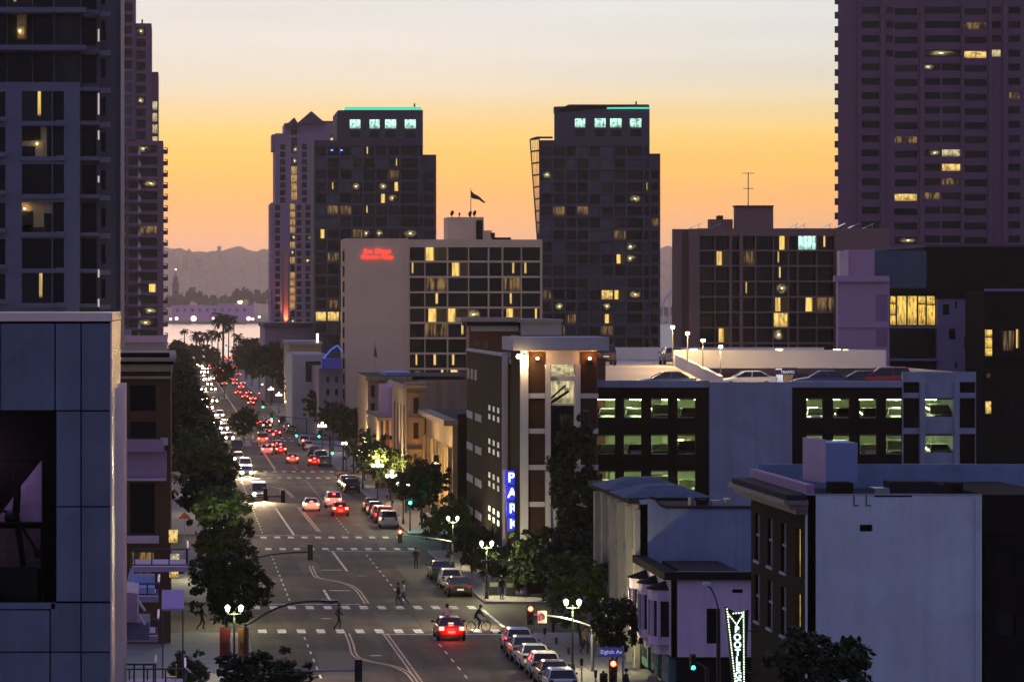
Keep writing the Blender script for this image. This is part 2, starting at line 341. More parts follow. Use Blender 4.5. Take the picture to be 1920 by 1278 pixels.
for i in range(0, len(ends), 2):
    a, c = ends[i], ends[i + 1]
    for x0, x1, kx in ((RR, 160, RR), (-150, RL, RL - .15)):
        p = struct(sheet('pavement', x0 + (.152 if x0 == RR else 0), x1 - (.152 if x1 == RL else 0), [a, c], .13, G('concrete'), skirt=.3))
        n = 8
        b = MB(); b.box(kx, kx + .15, a, c, -.2, .136)
        b.v = [(x, y, z + gd(y)) for x, y, z in b.v]; b.build('kerb', G('kerb'), p)
        if i <= 2:      # the flagstones that can be made out
            y0 = max(a, 196); k = 0; sm = None
            xs = (RR + .17, 27.0) if x0 == RR else (-.9, RL - .17)
            nx = 3; wx = (xs[1] - xs[0]) / nx; ln = 1.62
            if i == 2 and x0 != RR: continue
            while y0 + ln < c:
                for j in range(nx):
                    if sm is None: sm = MB().box(.012, wx - .012, .012, ln - .012, -.05, .018).mesh('slab', mat('flagstone', (.26, .245, .235), .8, .22, .9, bump=.1))
                    put('slab', sm, p, (xs[0] + j * wx, y0, gd(y0) + .13 + rnd.uniform(0, .006)), (0, 0, 0))
                y0 += ln
# road markings, each bar its own piece
def patch(name, pts, m, dz=.005):
    b = MB(); b.quad(*[(x, y, gd(y) + dz) for x, y in pts]); return b.build(name, m, road)
def strip(name, pts, wd, m, dz=.005):
    b = MB(); P = [Vector(p) for p in pts]; n = len(P); Ls = []
    for i in range(n):
        d = (P[min(i + 1, n - 1)] - P[max(i - 1, 0)]).normalized(); o = Vector((-d.y, d.x)) * wd / 2; Ls.append((P[i] + o, P[i] - o))
    for (a, b_), (c, d) in zip(Ls[:-1], Ls[1:]): b.quad(*[(p.x, p.y, gd(p.y) + dz) for p in (a, c, d, b_)])
    return b.build(name, m, road)
for D in (246, 266.5, 335.5, 353.5, 489, 510, 643, 659, 793, 809):
    x = RL + .7
    while x < RR - .5:
        patch('crosswalk_bar', [(x, D - 1.5), (x + .56, D - 1.5), (x + .56, D + 1.5), (x, D + 1.5)], G('paint')); x += 1.285
for D, x0, x1 in ((243.6, 13.4, 21.5), (269.6, 4.9, 13.2), (332.2, 13.4, 21.5), (356.8, 4.9, 13.2)):
    patch('stop_line', [(x0, D - .16), (x1, D - .16), (x1, D + .16), (x0, D + .16)], G('paint'))
for X in (8.2, 16.55):
    for a, c in ((150, 242), (272, 331), (360, 483), (517, 639), (664, 789)):
        y = a + 1
        while y < c - 2:
            patch('lane_dash', [(X - .06, y), (X + .06, y), (X + .06, y + 2.1), (X - .06, y + 2.1)], G('paint')); y += 5.2
def rp(*pp): return [road_pt(*p) for p in pp]
def smooth(P, k=6):
    out = []
    for i in range(len(P) - 1):
        p0, p1, p2, p3 = [Vector(P[min(max(j, 0), len(P) - 1)]) for j in (i - 1, i, i + 1, i + 2)]
        for t in [j / k for j in range(k)]:
            out.append(.5 * ((2 * p1) + (p2 - p0) * t + (2 * p0 - 5 * p1 + 4 * p2 - p3) * t * t + (3 * p1 - p0 - 3 * p2 + p3) * t ** 3))
    return out + [Vector(P[-1])]
for o in (-.13, .13):
    A = smooth([(x + o, y) for x, y in rp((651, 1187), (658, 1205), (666, 1228), (690, 1238), (730, 1246), (755, 1255), (772, 1268), (800, 1310))])
    strip('yellow_line', A, .12, G('ypaint'))
    strip('yellow_line', [(x + o, y) for x, y in rp((722, 1187), (757, 1235), (810, 1310))], .12, G('ypaint'), .008)
    A = smooth([(x + o, y) for x, y in rp((583, 1060), (588, 1073), (598, 1083), (640, 1091), (664, 1101), (676, 1113), (688, 1131))])
    strip('yellow_line', A, .12, G('ypaint'))
    strip('yellow_line', [(x + o, y) for x, y in rp((560, 950), (598, 996))], .14, G('ypaint'))
    A = smooth([(x + o, y) for x, y in rp((500, 911), (520, 914), (538, 921), (549, 932))]); strip('yellow_line', A, .12, G('ypaint'))
strip('white_line', rp((623, 1033), (651, 1070)), .2, G('paint')); strip('white_line', rp((607, 1105), (619, 1125)), .2, G('paint'))
strip('white_line', rp((516, 951), (551, 1002)), .22, G('paint')); strip('white_line', rp((905, 1142), (945, 1175)), .22, G('paint'))
for a, b_ in (((604, 1068), (641, 1069)), ((617, 1106.5), (657, 1107.5)), ((470, 1132), (540, 1132))):
    (x0, y0), (x1, y1) = rp(a, b_); patch('turn_mark', [(x0, y0 - .35), (x1, y0 - .35), (x1, y0 + .35), (x0, y0 + .35)], G('ypaint'))
for a, b_ in (((13.5, 517), (13.5, 640)), ((13.5, 664), (13.5, 790)), ((13.5, 814), (13.5, 1500))): strip('yellow_line', [a, b_], .3, G('ypaint'))
# manholes and patched asphalt
pm = mat('patched_asphalt', (.034, .033, .036), .7, .2, .8)
for x, y, a, c in ((9.5, 222, 1.1, 9), (19, 300, .9, 14), (11, 310, .8, 7), (15, 255, 1.2, 5), (7, 430, 1, 20), (18.5, 440, .8, 26)):
    patch('asphalt_patch', [(x - a, y - c), (x + a, y - c), (x + a, y + c), (x - a, y + c)], pm, .003)
for x, y in ((12.1, 228), (18.4, 257), (10.2, 256.5), (14.8, 300), (6.4, 345), (15.6, 420)):
    b = MB(); b.prism([(x + .42 * math.cos(t * .5236), y + .42 * math.sin(t * .5236)) for t in range(12)], 'z', gd(y) - .02, gd(y) + .008); b.build('manhole_cover', G('black'), road)

# the bay, the far shore and the headland
wm = mat('bay_water', (.12, .11, .13), .34, .05, .02, spec=.45); WZ = -9.7
struct(MB().quad((-6000, 1900, WZ), (9000, 1900, WZ), (9000, 9000, WZ), (-6000, 9000, WZ)).build('water', wm))
struct(MB().box(-7000, 13000, 6250, 17800, -12, -7.4).build('far_shore', mat('shore_ground', (.09, .085, .08), .9, .2, .01)))
hm = mat('headland_hazy_scrub', (.50, .25, .19), .95, .4, .012)  # scrub colour raised so the brightness of haze lies in it
def ridge(name, D0, D1, base, top, seed, x0=-2600, x1=7000, step=9., rough=1.):
    r = np.random.default_rng(seed); n = int((x1 - x0) / step); xs = np.linspace(x0, x1, n)
    h = np.zeros(n)
    for wl, am in ((3000, .03), (1000, .035), (400, .03), (150, .022), (70, .022 * rough), (36, .026 * rough)):
        k = int((x1 - x0) / wl) + 3; h += am * np.interp(xs, np.linspace(x0, x1, k) + (r.uniform(-.3, .3, k) * wl), r.normal(0, 1, k))
    h = top * (1 + h) ; v = []; f = []; ny = 7
    for j in range(ny):
        t = j / (ny - 1); hh = h * (t ** .7) * (1 + .06 * r.normal(0, 1, n) * (0 < j < ny - 1))
        v += [(x, D0 + (D1 - D0) * t, base + z) for x, z in zip(xs, hh)]
    f = [(j * n + i, j * n + i + 1, (j + 1) * n + i + 1, (j + 1) * n + i) for j in range(ny - 1) for i in range(n - 1)]
    b = MB(); b.add(v, f); b.add([(x, D1 + 400, base) for x in xs] + [v[(ny - 1) * n + i] for i in range(n)], [(n + i, n + i + 1, i + 1, i) for i in range(n - 1)])
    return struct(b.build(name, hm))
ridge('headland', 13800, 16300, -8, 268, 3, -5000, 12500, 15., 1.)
# lamps twinkling on the headland and far houses
r4 = random.Random(4)
hw = mat('far_house_wall', (.40, .36, .36), .9, .1, .05)
lampm = mat('far_lamp_glow', (.3, .25, .2), .5, 0, emit=(1, .72, .50), es=9.)
lampo = mat('far_lamp_orange', (.3, .25, .2), .5, 0, emit=(1, .55, .2), es=22.)
fh = [('pale flat-roofed house high on the hazy headland near its left end', 372, 488, 15, 4), ('pale long house on the hazy headland slope right of centre', 446, 508, 20, 4),
      ('small pale house halfway down the hazy headland slope', 385, 512, 10, 4), ('boxy building breaking the skyline of the headland', 411, 466, 8, 8)]
for lb, px, py, w_, h_ in fh:
    D = 15900 if py < 470 else 15000; x = gx(px, D); z = gz(py, D)
    o = thing('hill_house', lb, 'house', (x, D, z - 2), group='houses on the headland'); MB().box(x - w_, x + w_, D, D + 12, z - 50, z + h_).build('wall', hw, o)
    MB().box(x - w_ - 1, x + w_ + 1, D - 1, D + 13, z + h_, z + h_ + 2.5).build('roof', G('roof'), o)
# long low building on the far shore, violet light put into its wall colour
D = 6300.
o = bldg('waterfront_hall', 'long low hall lit violet on the far shore of the bay', D, 400)
vm = mat('violet_lit_tint', (.55, .26, .72), .8, .15, .02)
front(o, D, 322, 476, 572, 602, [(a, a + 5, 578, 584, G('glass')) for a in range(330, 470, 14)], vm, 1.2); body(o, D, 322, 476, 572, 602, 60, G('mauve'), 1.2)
pbox(o, D - 2, 318, 480, 600, 604, 2, G('mauve'), 'quay_base'); pbox(o, D + 3, 410, 440, 568, 572, 30, G('mauve'), 'roof_box')
o = bldg('bell_tower', 'slender pointed clock tower rising from the far shore', D, 328, 'tower')
b = MB(); D2 = D + 120
k = D2 / F
for (a, c, y0, y1) in ((323, 335.5, 529, 574), (325, 333.5, 519, 529)): b.box(gx(a, D2), gx(c, D2), D2, D2 + (c - a) * k, gz(y1, D2), gz(y0, D2))
b.build('shaft', mat('tower_stone', (.13, .10, .10), .9, .1, .05), o)
b = MB(); xc = gx(329.2, D2); yc = D2 + 5; zz = gz(519, D2)
b.add([(xc - 3.6, yc - 3.6, zz), (xc + 3.6, yc - 3.6, zz), (xc + 3.6, yc + 3.6, zz), (xc - 3.6, yc + 3.6, zz), (xc, yc, gz(506, D2))], [(0, 1, 4), (1, 2, 4), (2, 3, 4), (3, 0, 4)]); b.build('spire', hw, o)
for z in (545, 560): pbox(o, D2 - .5, 327.5, 331.5, z, z + 7, 1, G('dark'), 'window')
MB().ball((xc, yc, gz(505, D2)), 1.2).build('finial_lamp', lampm, o)
for i, (px, py, big, wh) in enumerate(((320, 598, 1.0, 'at the left end of'), (331, 597, 1.3, 'near the left end of'), (363, 597, 2.2, 'left of centre before'), (400, 597, 1.1, 'behind the big palm before'), (466, 597, 1.6, 'at the right end of'), (474, 598, 1.0, 'just past the right end of'), (486, 594, .9, 'well right of'))):
    x = gx(px, 6255); z = gz(py, 6255); o = thing('quay_lamp', 'glowing quay lamp %s the violet hall' % wh, 'lamp', (x, 6255, -7.4), group='quay lamps on the far shore')
    MB().tube((x, 6255, -7.4), (x, 6255, z), .35, .25).build('post', G('black'), o); MB().ball((x, 6255, z), 2.0 * big).build('lamp_head', lampm, o)
x = gx(450, 6500); z = gz(565, 6500); o = thing('mast_lamp', 'large orange lamp on a mast above the far shore trees', 'lamp', (x, 6500, -7.4))
MB().tube((x, 6500, -7.4), (x, 6500, z), .5, .4).build('post', G('black'), o); MB().ball((x, 6500, z), 4.).build('lamp_head', lampo, o)
# wood along the far shore: a mass of far trees
r5 = np.random.default_rng(5); b = MB(); lm = mat('far_wood_foliage', (.05, .055, .045), .95, .3, .05)
def blobs(b, r5, px0, px1, ytop, D, n):
    for i in range(n):
        px = r5.uniform(px0, px1); t = r5.uniform(0, 1); c = Vector((gx(px, D), D + r5.uniform(-60, 60), gz(ytop(px) + 12 * t ** .8 + 3, D))); s = r5.uniform(2.5, 6)
        for k in range(5):
            a, e = r5.uniform(0, 6.28), r5.uniform(-.6, 1); d1 = Vector(r5.normal(0, 1, 3)).normalized(); d2 = d1.orthogonal()
            q = c + Vector((math.cos(a), math.sin(a), e)) * s * .6; b.quad(q + d1 * s * .6, q + d2 * s * .6, q - d1 * s * .6, q - d2 * s * .6)
yt = lambda px: 556 - (10 if 352 < px < 375 else 0) - (12 if 440 < px < 470 else 0) - (7 if 470 <= px < 520 else 0) + 4 * math.sin(px * .31) + 3 * math.sin(px * .83)
blobs(b, r5, 312, 520, yt, 6420, 800); blobs(b, r5, -300, 312, lambda p: 566, 6420, 260); blobs(b, r5, 1220, 1300, lambda p: 575, 6420, 160); blobs(b, r5, 520, 1220, lambda p: 572, 6420, 160)
b.build('far_wood', lm)['kind'] = 'stuff'
# long bridge far right across the bay, seen in the gap between two towers
D = 6000.; o = bldg('bay_bridge', 'pale slanting bridge span far off between two towers', D, 1252, 'bridge')
b = MB(); p0 = (gx(1235, D), D, gz(577, D)); p1 = (gx(1275, D), D, gz(523, D)); b.tube(p0, p1, 2.6, 2.6, 6); b.build('deck', G('white'), o)
for t in (.2, .5, .8):
    q = Vector(p0).lerp(Vector(p1), t); MB().tube((q.x, q.y, WZ), tuple(q), 1.5, 1.2, 6).build('pier', G('white'), o)
# ================================================================ far towers
def slab(parent, D, x0, x1, y, th, out, m, name='floor_slab'):
    return MB().box(gx(x0, D), gx(x1, D), D - out, D + .05, gz(y + th, D), gz(y, D)).build(name, m, parent)
def fin(parent, D, x0, x1, y0, y1, out, m, name='pier'):
    return MB().box(gx(x0, D), gx(x1, D), D - out, D + .05, gz(y1, D), gz(y0, D)).build(name, m, parent)
GND = lambda D: 573 + (H - gd(D)) * F / D          # pixel row of the ground at distance D
green = mat('green_lit_roof_edge', (.05, .25, .18), .4, 0, emit=(.10, .85, .55), es=.9)
tower_wall = mat('tower_mauve_wall', (.105, .085, .115), .8, .10, .12)
tower_r = mat('tower_violet_wall', (.23, .115, .17), .85, .08, .15)
# ---- left condominium tower with a gabled top
D = 1490.; r = random.Random(11)
o = bldg('gabled_tower', 'slim mauve tower with a gabled roof and a glowing window strip', D, 555)
cw = mat('condo_wall', (.40, .23, .32), .85, .08, .1); G9 = GND(D)
ops = []
for k in range(8):
    y = 270 + 14.3 * k
    ops += [(525, 535, y, y + 10.5, G('glass')), (566, 575.5, y, y + 10.5, G('glass'))]
ops += [(546, 557, y, y + 15, m) for y, m in ((238, G('glass')), (258, G('glassm')), (273, G('l4')), (295, G('l4')), (312, G('lc')), (328, G('lc')), (344, G('lc')), (360, G('lc')))]
front(o, D, 516, 590, 250, 380, ops, cw, .8)
ops = []
for k in range(16):
    y = 384 + 14.3 * k
    ops += [(516, 525, y, y + 10, G('glass')), (556, 565, y, y + 10, G('glass')), (573, 592, y, y + 10, pick(r, [('glass', 6), ('l4', 2), ('l3', 1), ('glassm', 2)]))]
    ops += [(544, 553, y - 2, y + 10, pick(r, [('lc', 6), ('l4', 2), ('glassm', 1.5)]))]
front(o, D, 508, 600, 380, 611, ops, cw, .8)
for k in range(16):
    slab(o, D, 571, 597, 394.5 + 14.3 * k, 2.6, 1.8, cw, 'balcony')
    slab(o, D, 504, 509, 392 + 14.3 * k, 2.4, 1.2, cw, 'balcony_edge')
body(o, D, 508, 600, 380, 611, 40, cw, .8, z0=gd(D)); body(o, D, 516, 620, 250, 380, 36, cw, .8)
fin(o, D, 532, 540, 470, 611, .8, mat('uplight_tinted_pier', (.62, .26, .18), .8, .1), 'uplit_pier')  # orange of the uplight is also put into the pier's colour
pbox(o, D + 2, 510, 520, 252, 282, 20, cw, 'corner_turret')
MB().box(gx(533, D), gx(539, D), D - 2.2, D - 1.6, gz(612, D), gz(610.5, D)).build('uplight', G('black'), o)
l_ = bpy.data.lights.new('pier_uplight', 'SPOT'); l_.energy = 12000; l_.color = (1, .30, .14); l_.spot_size = R(50); l_.spot_blend = .8; l_.shadow_soft_size = .3
lo_ = bpy.data.objects.new('pier_uplight', l_); C.objects.link(lo_); lo_.parent = o; lo_.location = Vector((gx(536, D), D - 1.9, gz(610, D))) - Vector(WL[o.name]); lo_.rotation_euler = (R(172), 0, 0)
b = MB(); z0, z1 = gz(252, D), gz(230, D); b.box(gx(534, D), gx(629, D), D + 3, D + 34, z0, z1); b.build('attic_wall', cw, o)
b = MB(); b.prism([(gx(556, D), gz(232, D)), (gx(612, D), gz(232, D)), (gx(584, D), gz(208, D))], 'y', D + 1, D + 36)
b.prism([(gx(534, D), gz(236, D)), (gx(562, D), gz(236, D)), (gx(552, D), gz(220, D))], 'y', D + .5, D + 20); b.build('gable_roof', tower_wall, o)
MB().box(gx(606, D), gx(632, D), D + 4, D + 30, gz(236, D), gz(226, D)).build('roof_box', tower_wall, o)
# ---- two glass towers, near twins
def glass_tower(name, label, D, seed, X, crown, cwins, wing, rows0, nrows, dy, lits, gl, ytopmain=263, bl=None, cbl=None):
    r = random.Random(seed); o = bldg(name, label, D, X[0])
    y1 = rows0 + nrows * dy
    ops = []
    for i in range(len(X) - 1):
        for k in range(nrows):
            m = lits.get((i, k)); a, b_ = X[i], X[i + 1]
            if m is None: m = pick(r, gl(i, k))
            ops.append((a + 2.2, b_ - 1.2, rows0 + k * dy + 3.2, rows0 + (k + 1) * dy - 2.2, m if not isinstance(m, str) else M_[m]))
    front(o, D, X[0], X[-1], ytopmain, y1 + 3, ops, tower_wall, .5); body(o, D, X[0], X[-1], ytopmain, y1 + 3, 30, tower_wall, .5, z0=gd(D), bl=bl)
    for k in range(0, nrows + 1, 2): slab(o, D, X[0], X[-1], rows0 + k * dy - 1.5, 2.6, .5, tower_wall)
    for i in range(0, len(X), 2): fin(o, D, X[i] - 1.3, X[i] + 1.6, ytopmain + 4, y1, .42, tower_wall, 'mullion')
    c0, c1, ct = crown
    ops = [(a, b_, cwins[0], cwins[0] + 17, G('lg')) for a, b_ in cwins[1:]] + [(a + 1, b_ - 1, cwins[0] + 21, cwins[0] + 34, G('glassm')) for a, b_ in cwins[1:]]
    front(o, D + 1.2, c0, c1, ct, ytopmain + 8, ops, tower_wall, .6, 'crown_wall'); body(o, D + 1.2, c0, c1, ct, ytopmain + 8, 26, tower_wall, .6, 'crown', bl=cbl)
    w0, w1, wt = wing
    ops = [(w0 + 3, w1 - 4, wt + 32 + k * dy, wt + 32 + k * dy + 14, pick(r, [('glass', 4), ('glassm', 3), ('l3', .3)])) for k in range(int((y1 - wt) / dy) - 1)]
    front(o, D + 3, w0, w1, wt, y1, ops, tower_wall, .5, 'wing_wall'); body(o, D + 3, w0, w1, wt, y1, 24, tower_wall, .5, 'wing', z0=gd(D))
    return o
gl = lambda i, k: [('glass', 5), ('glassm', 3), ('glassb', 4 if i < 2 else 2), ('l3', .3), ('l5', .25)]
XL = [590, 612.5, 636.6, 659.7, 680.5, 703.5, 726.5, 749.5, 784.6]
o = glass_tower('glass_tower', 'dark glass tower with green-lit roof edge left of the flag', 950., 21, XL + [793],
    (632, 793, 209), (224, (656, 676), (693, 712), (722, 743), (759, 780)), (793.3, 818, 290), 272, 17, 22.1,
    {(3, 3): 'l4', (5, 3): 'l4', (6, 3): 'l2', (6, 4): 'l4', (5, 4): 'l2', (2, 5): 'l3', (1, 5): 'l3', (0, 7): 'l2', (3, 7): 'l3', (4, 7): 'l4', (5, 7): 'l4', (7, 7): 'l4', (0, 14): 'l1', (1, 14): 'l1', (2, 14): 'l1', (1, 9): 'l3', (1, 13): 'l3'}, gl)
D = 951.; b = MB(); b.prism([(gx(632, D), gz(209, D)), (gx(793, D), gz(209, D)), (gx(793, D), gz(206.5, D)), (gx(648, D), gz(206.5, D)), (gx(634, D), gz(207, D))], 'y', D, D + 25); b.build('roof_slab', tower_wall, o)
MB().box(gx(646, D), gx(790, D), D + .4, D + 24, gz(206.4, D), gz(200.5, D)).build('green_roof_edge', green, o)
b = MB(); b.tube((gx(781, D), D + 8, gz(200, D)), (gx(781, D), D + 8, gz(191, D)), .2); b.build('aerial', G('black'), o)
b = MB(); 
for px in (640, 622): b.tube((gx(px, 950), 949.2, gz(283, 950)), (gx(px, 950), 949.2, gz(281, 950)), .3)
b.build('blue_beacon', mat('blue_beacon', (.1, .1, .3), .4, 0, emit=(.1, .2, 1), es=4), o)
gl2 = lambda i, k: [('glass', 5), ('glassm', 3), ('glassb', 9 if 3 <= i <= 5 or (1 < i < 5 and 8 < k < 13) else 2.0), ('l3', .2), ('l5', .2)]
XR = [1012, 1035.7, 1059.8, 1081, 1103.7, 1126, 1150, 1174, 1206]
o = glass_tower('glass_tower', 'dark glass tower with open lattice screen right of the flag', 950., 33, XR + [1218],
    (1040, 1218, 200), (222, (1078, 1098), (1115, 1136), (1144, 1166), (1181, 1203)), (1218.3, 1238, 288), 272, 17, 22.4,
    {(0, 2): 'l4', (7, 4): 'l4', (3, 5): 'l3', (1, 5): 'l3', (6, 9): 'l2', (7, 8): 'l4', (7, 9): 'l4', (5, 12): 'l1', (6, 12): 'l2', (7, 12): 'l4', (5, 13): 'l4', (5, 14): 'l2', (2, 14): 'l3', (1, 13): 'l4', (5, 15): 'l3'}, gl2, bl=1011, cbl=1039)
D = 951.2; b = MB(); b.prism([(gx(1040, D), gz(200, D)), (gx(1218, D), gz(200, D)), (gx(1216, D), gz(196, D)), (gx(1066, D), gz(196, D)), (gx(1040, D), gz(212, D))][::-1], 'y', D - .05, D + 3); b.build('roof_slab', tower_wall, o)
MB().box(gx(1137, D), gx(1214, D), D + .3, D + 24, gz(203, D), gz(196.6, D) ).build('roof_lantern', green, o)
MB().box(gx(1138, D), gx(1217.5, D), D - .5, D - .1, gz(204.5, D), gz(201.5, D)).build('green_roof_edge', green, o)
b = MB()
for px, y in ((1200, 187), (1134, 193)): b.tube((gx(px, D), D + 8, gz(198, D)), (gx(px, D), D + 8, gz(y, D)), .2)
b.build('aerial', G('black'), o)
# lattice screen standing clear of the left side of the right-hand tower
b = MB(); D = 948.
def LP(px, py, d=0): return (gx(px, D + d), D + d, gz(py, D + d))
ys = [262 + 22.4 * k for k in range(9)] + [455]
lx = lambda y: 994 + (y - 262) * .072
b.tube(LP(994, 262), LP(lx(455), 455), .22, .22, 4); b.tube(LP(1011, 262), LP(1013, 455), .2, .2, 4)
for y in ys: b.tube(LP(lx(y), y), LP(1012, y - 2.2), .3, .3, 4)
for t in (.22, .42, .62, .8):
    for y0, y1 in zip(ys[:-1], ys[1:]): b.tube(LP(lx(y0) + (1011 - lx(y0)) * t, y0), LP(lx(y1) + (1011 - lx(y1)) * t, y1), .07, .07, 4)
b.tube(LP(994, 262), LP(1006, 258), .35, .35, 4); b.tube(LP(1006, 258), LP(1036, 258), .35, .35, 4); b.tube(LP(1012, 278), LP(1036, 273), .2, .2, 4)
for px in range(1014, 1036, 3): b.tube(LP(px, 288), LP(px, 277), .08, .08, 4)
b.build('lattice_screen', tower_wall, o)
# ---- big apartment tower, right edge
D = 780.; r = random.Random(5); o = bldg('apartment_tower', 'tall violet apartment tower with rows of dark windows, right edge', D, 1740)
ops = []
lits = {('D', 1): 'l3', ('D', 3): 'l1', ('E', 3): 'lw', ('C', 3): 'l4', ('C', 4): 'l4', ('C', 10): 'l4', ('C2', 10): 'lw', ('C2', 11): 'l1', ('C2', 12): 'l3', ('B', 13): 'l1', ('C', 13): 'l3', ('B', 9): 'l3', ('B', 16): 'l4', ('F', 6): 'l3'}
for k in range(17):
    y = 13 + 26.85 * k - (1 if k > 3 else 0)
    cols = [('A', 1616, 1649), ('B', 1677.5, 1720), ('D', 1808, 1850), ('F', 1891, 1913), ('G', 1925, 1960)]
    cols += [('B1', 1661.7, 1675), ('C', 1734, 1801), ('E', 1860, 1877)] if k < 4 else [('C', 1734, 1763), ('C2', 1766.5, 1801)]
    for c, a, b_ in cols:
        if c == 'A' and k == 16: continue
        y2 = y + (2.5 if c in 'BD' else 0)
        ops.append((a, b_, y2, y2 + 13, M_[lits.get((c, k), r.choice(['glass', 'glass', 'glassm']))]))
front(o, D, 1573, 1980, -60, 470, ops, tower_r, .6); body(o, D, 1573, 1980, -60, 470, 34, tower_r, .6, z0=gd(D), bl=1571)
for a, b_ in ((1608, 1613), (1651, 1658), (1724, 1732), (1802, 1807), (1853, 1858), (1880, 1888)): fin(o, D, a, b_, -60, 456, .7, tower_r, 'pilaster')
for k in range(20):
    y = -60 + 26.85 * k; 
    if y < 455: slab(o, D + 1, 1565, 1574, y + 2, 13, .05, tower_r, 'corner_balcony')
# ---- stepped balcony tower, far left
D = 900.; r = random.Random(8); o = bldg('balcony_tower', 'stepped mauve tower with stacked balconies at far left of street', D, 270)
cw2 = mat('balcony_tower_wall', (.27, .14, .19), .85, .08, .15)
ops = [(228, 248, 5 + 21.6 * k, 5 + 21.6 * k + 16, G('glassb') if 5 < k < 12 else G('glassm')) for k in range(-3, 12)]
front(o, D + 4, 225, 253, -80, 262, ops, cw2, .5, 'upper_wall'); body(o, D + 4, 225, 253, -80, 262, 25, cw2, .5, 'upper_block')
ops = [(256, 273, 52 + 21.6 * k, 52 + 21.6 * k + 15, M_[{0: 'l4', 6: 'l4'}.get(k, 'glassm')]) for k in range(10)]
front(o, D + 5, 253.3, 284, 44, 268, ops, cw2, .5, 'upper_wall'); body(o, D + 5, 253.3, 284, 44, 268, 25, cw2, .5, 'upper_block')
ops = [(286, 295, 190 + 22 * k, 206 + 22 * k, G('lw') if k < 4 else G('glass')) for k in range(4)]
front(o, D + 7, 284.3, 297, 135, 270, ops, cw2, .5, 'upper_wall'); body(o, D + 7, 284.3, 297, 135, 270, 20, cw2, .5, 'upper_block')
ops = []
for k in range(17):
    y = 270 + 21.7 * k
    ops += [(261, 295, y + 2, y + 17, M_[{0: 'l4', 3: 'l4', 7: 'l3', 14: 'l4', 15: 'l4', 12: 'l2'}.get(k, r.choice(['glass', 'glassm']))]), (241, 258, y + 4, y + 18, G('glassm'))]
front(o, D, 238, 306, 264, 640, ops, cw2, .7); body(o, D, 238, 306, 264, 640, 30, cw2, .7, z0=gd(D))
front(o, D + 2, 225, 237.6, 262, 640, [(227, 236, 270 + 21.7 * k, 284 + 21.7 * k, G('glassb')) for k in range(17)], cw2, .5, 'link_wall')
body(o, D + 2, 225, 237.6, 262, 640, 25, cw2, .5, 'link_block', z0=gd(D))
bw = mat('pale_balcony', (.70, .50, .55), .8, .05)
for k in range(17):
    y = 288 + 21.7 * k
    slab(o, D, 240, 262, y, 5, 1.6, cw2, 'balcony'); slab(o, D, 262, 297, y + 1, 4.5, .5, cw2, 'spandrel')
    b = MB(); b.prism([(gx(258, D), gz(y + 2, D)), (gx(263, D), gz(y + 4, D)), (gx(265, D), gz(y - 2, D)), (gx(261, D), gz(y - 9, D))], 'y', D - 1.75, D - 1.5); b.build('balcony_screen', bw, o)
    b = MB(); b.box(gx(305.5, D), gx(314.5, D), D + 1, D + 6, gz(y - 1, D), gz(y - 3, D)); b.tube((gx(314, D), D + 1.2, gz(y - 3, D)), (gx(314, D), D + 1.2, gz(y - 11, D)), .12); b.tube((gx(308, D), D + 1.2, gz(y - 11, D)), (gx(314, D), D + 1.2, gz(y - 11, D)), .1)
    b.box(gx(306, D), gx(313, D), D + 1.1, D + 1.3, gz(y - 2, D), gz(y - 8, D)); b.build('side_balcony', tower_wall, o)
b = MB(); b.tube((gx(266, D), D + 8, gz(46, D)), (gx(266, D), D + 8, gz(32, D)), .2); b.build('aerial', G('black'), o)
# ---- white-walled hotel with a red sign
D = 707.; r = random.Random(14); o = bldg('hotel', 'broad hotel with blank pale wall and red lit sign', D, 705)
hw1 = mat('hotel_concrete', (.95, .66, .40), .85, .07, .2)
X = [767, 797, 839, 879, 916, 942, 978, 1014]; ops = []
LH = {(1, 0): 'l2', (0, 1): 'l5', (2, 1): 'l2', (5, 1): 'l5', (6, 1): 'l5', (1, 2): 'l3', (1, 3): 'l5', (5, 3): 'l5', (1, 4): 'l2', (2, 4): 'l2', (3, 4): 'l4', (5, 4): 'l2', (6, 4): 'l5', (1, 5): 'l3', (2, 5): 'l5', (6, 5): 'l4', (0, 7): 'l5', (1, 7): 'l5', (2, 7): 'l5', (0, 8): 'l4', (1, 8): 'l5', (2, 8): 'l2', (5, 2): 'l3'}
for k in range(11):
    y = 462 + 28.7 * k
    for i in range(7):
        ops.append((X[i] + (1.6 if i in (0, 2, 4, 5) else .7), X[i + 1] - .7, y + 1.5, y + 26.5, M_[LH.get((i, k), r.choice(['glass', 'glass', 'glassm']))]))
front(o, D, 765, 1017, 449, 790, ops, hw1, 1.6); body(o, D, 765, 1017, 449, 790, 20, hw1, 1.6, z0=gd(D))
front(o, D - .6, 648, 764.6, 447, 790, [], hw1, .3, 'blank_wall'); body(o, D - .6, 648, 764.6, 447, 790, 20, hw1, .3, 'stair_block', z0=gd(D))
fin(o, D - .6, 761, 765.4, 446, 790, .35, hw1, 'wall_edge')
front(o, D + 2, 641, 647.6, 451, 790, [(642.5, 646, 470 + 28.7 * k, 490 + 28.7 * k, G('glassm')) for k in range(10)], hw1, .3, 'rear_strip')
pbox(o, D + 5, 839, 907, 407, 449, 10, hw1, 'roof_block'); pbox(o, D + 4.7, 893, 905, 413, 449, .2, G('dark'), 'roof_opening')
pbox(o, D + 6, 907, 922, 432, 449, 8, hw1, 'roof_block'); pbox(o, D + 6, 922, 958, 445, 449, 8, G('dark'), 'roof_plant')
b = MB(); b.box(gx(925, D), gx(933, D), D + 6, D + 8, gz(445, D), gz(435, D)); b.build('roof_fan', G('black'), o)
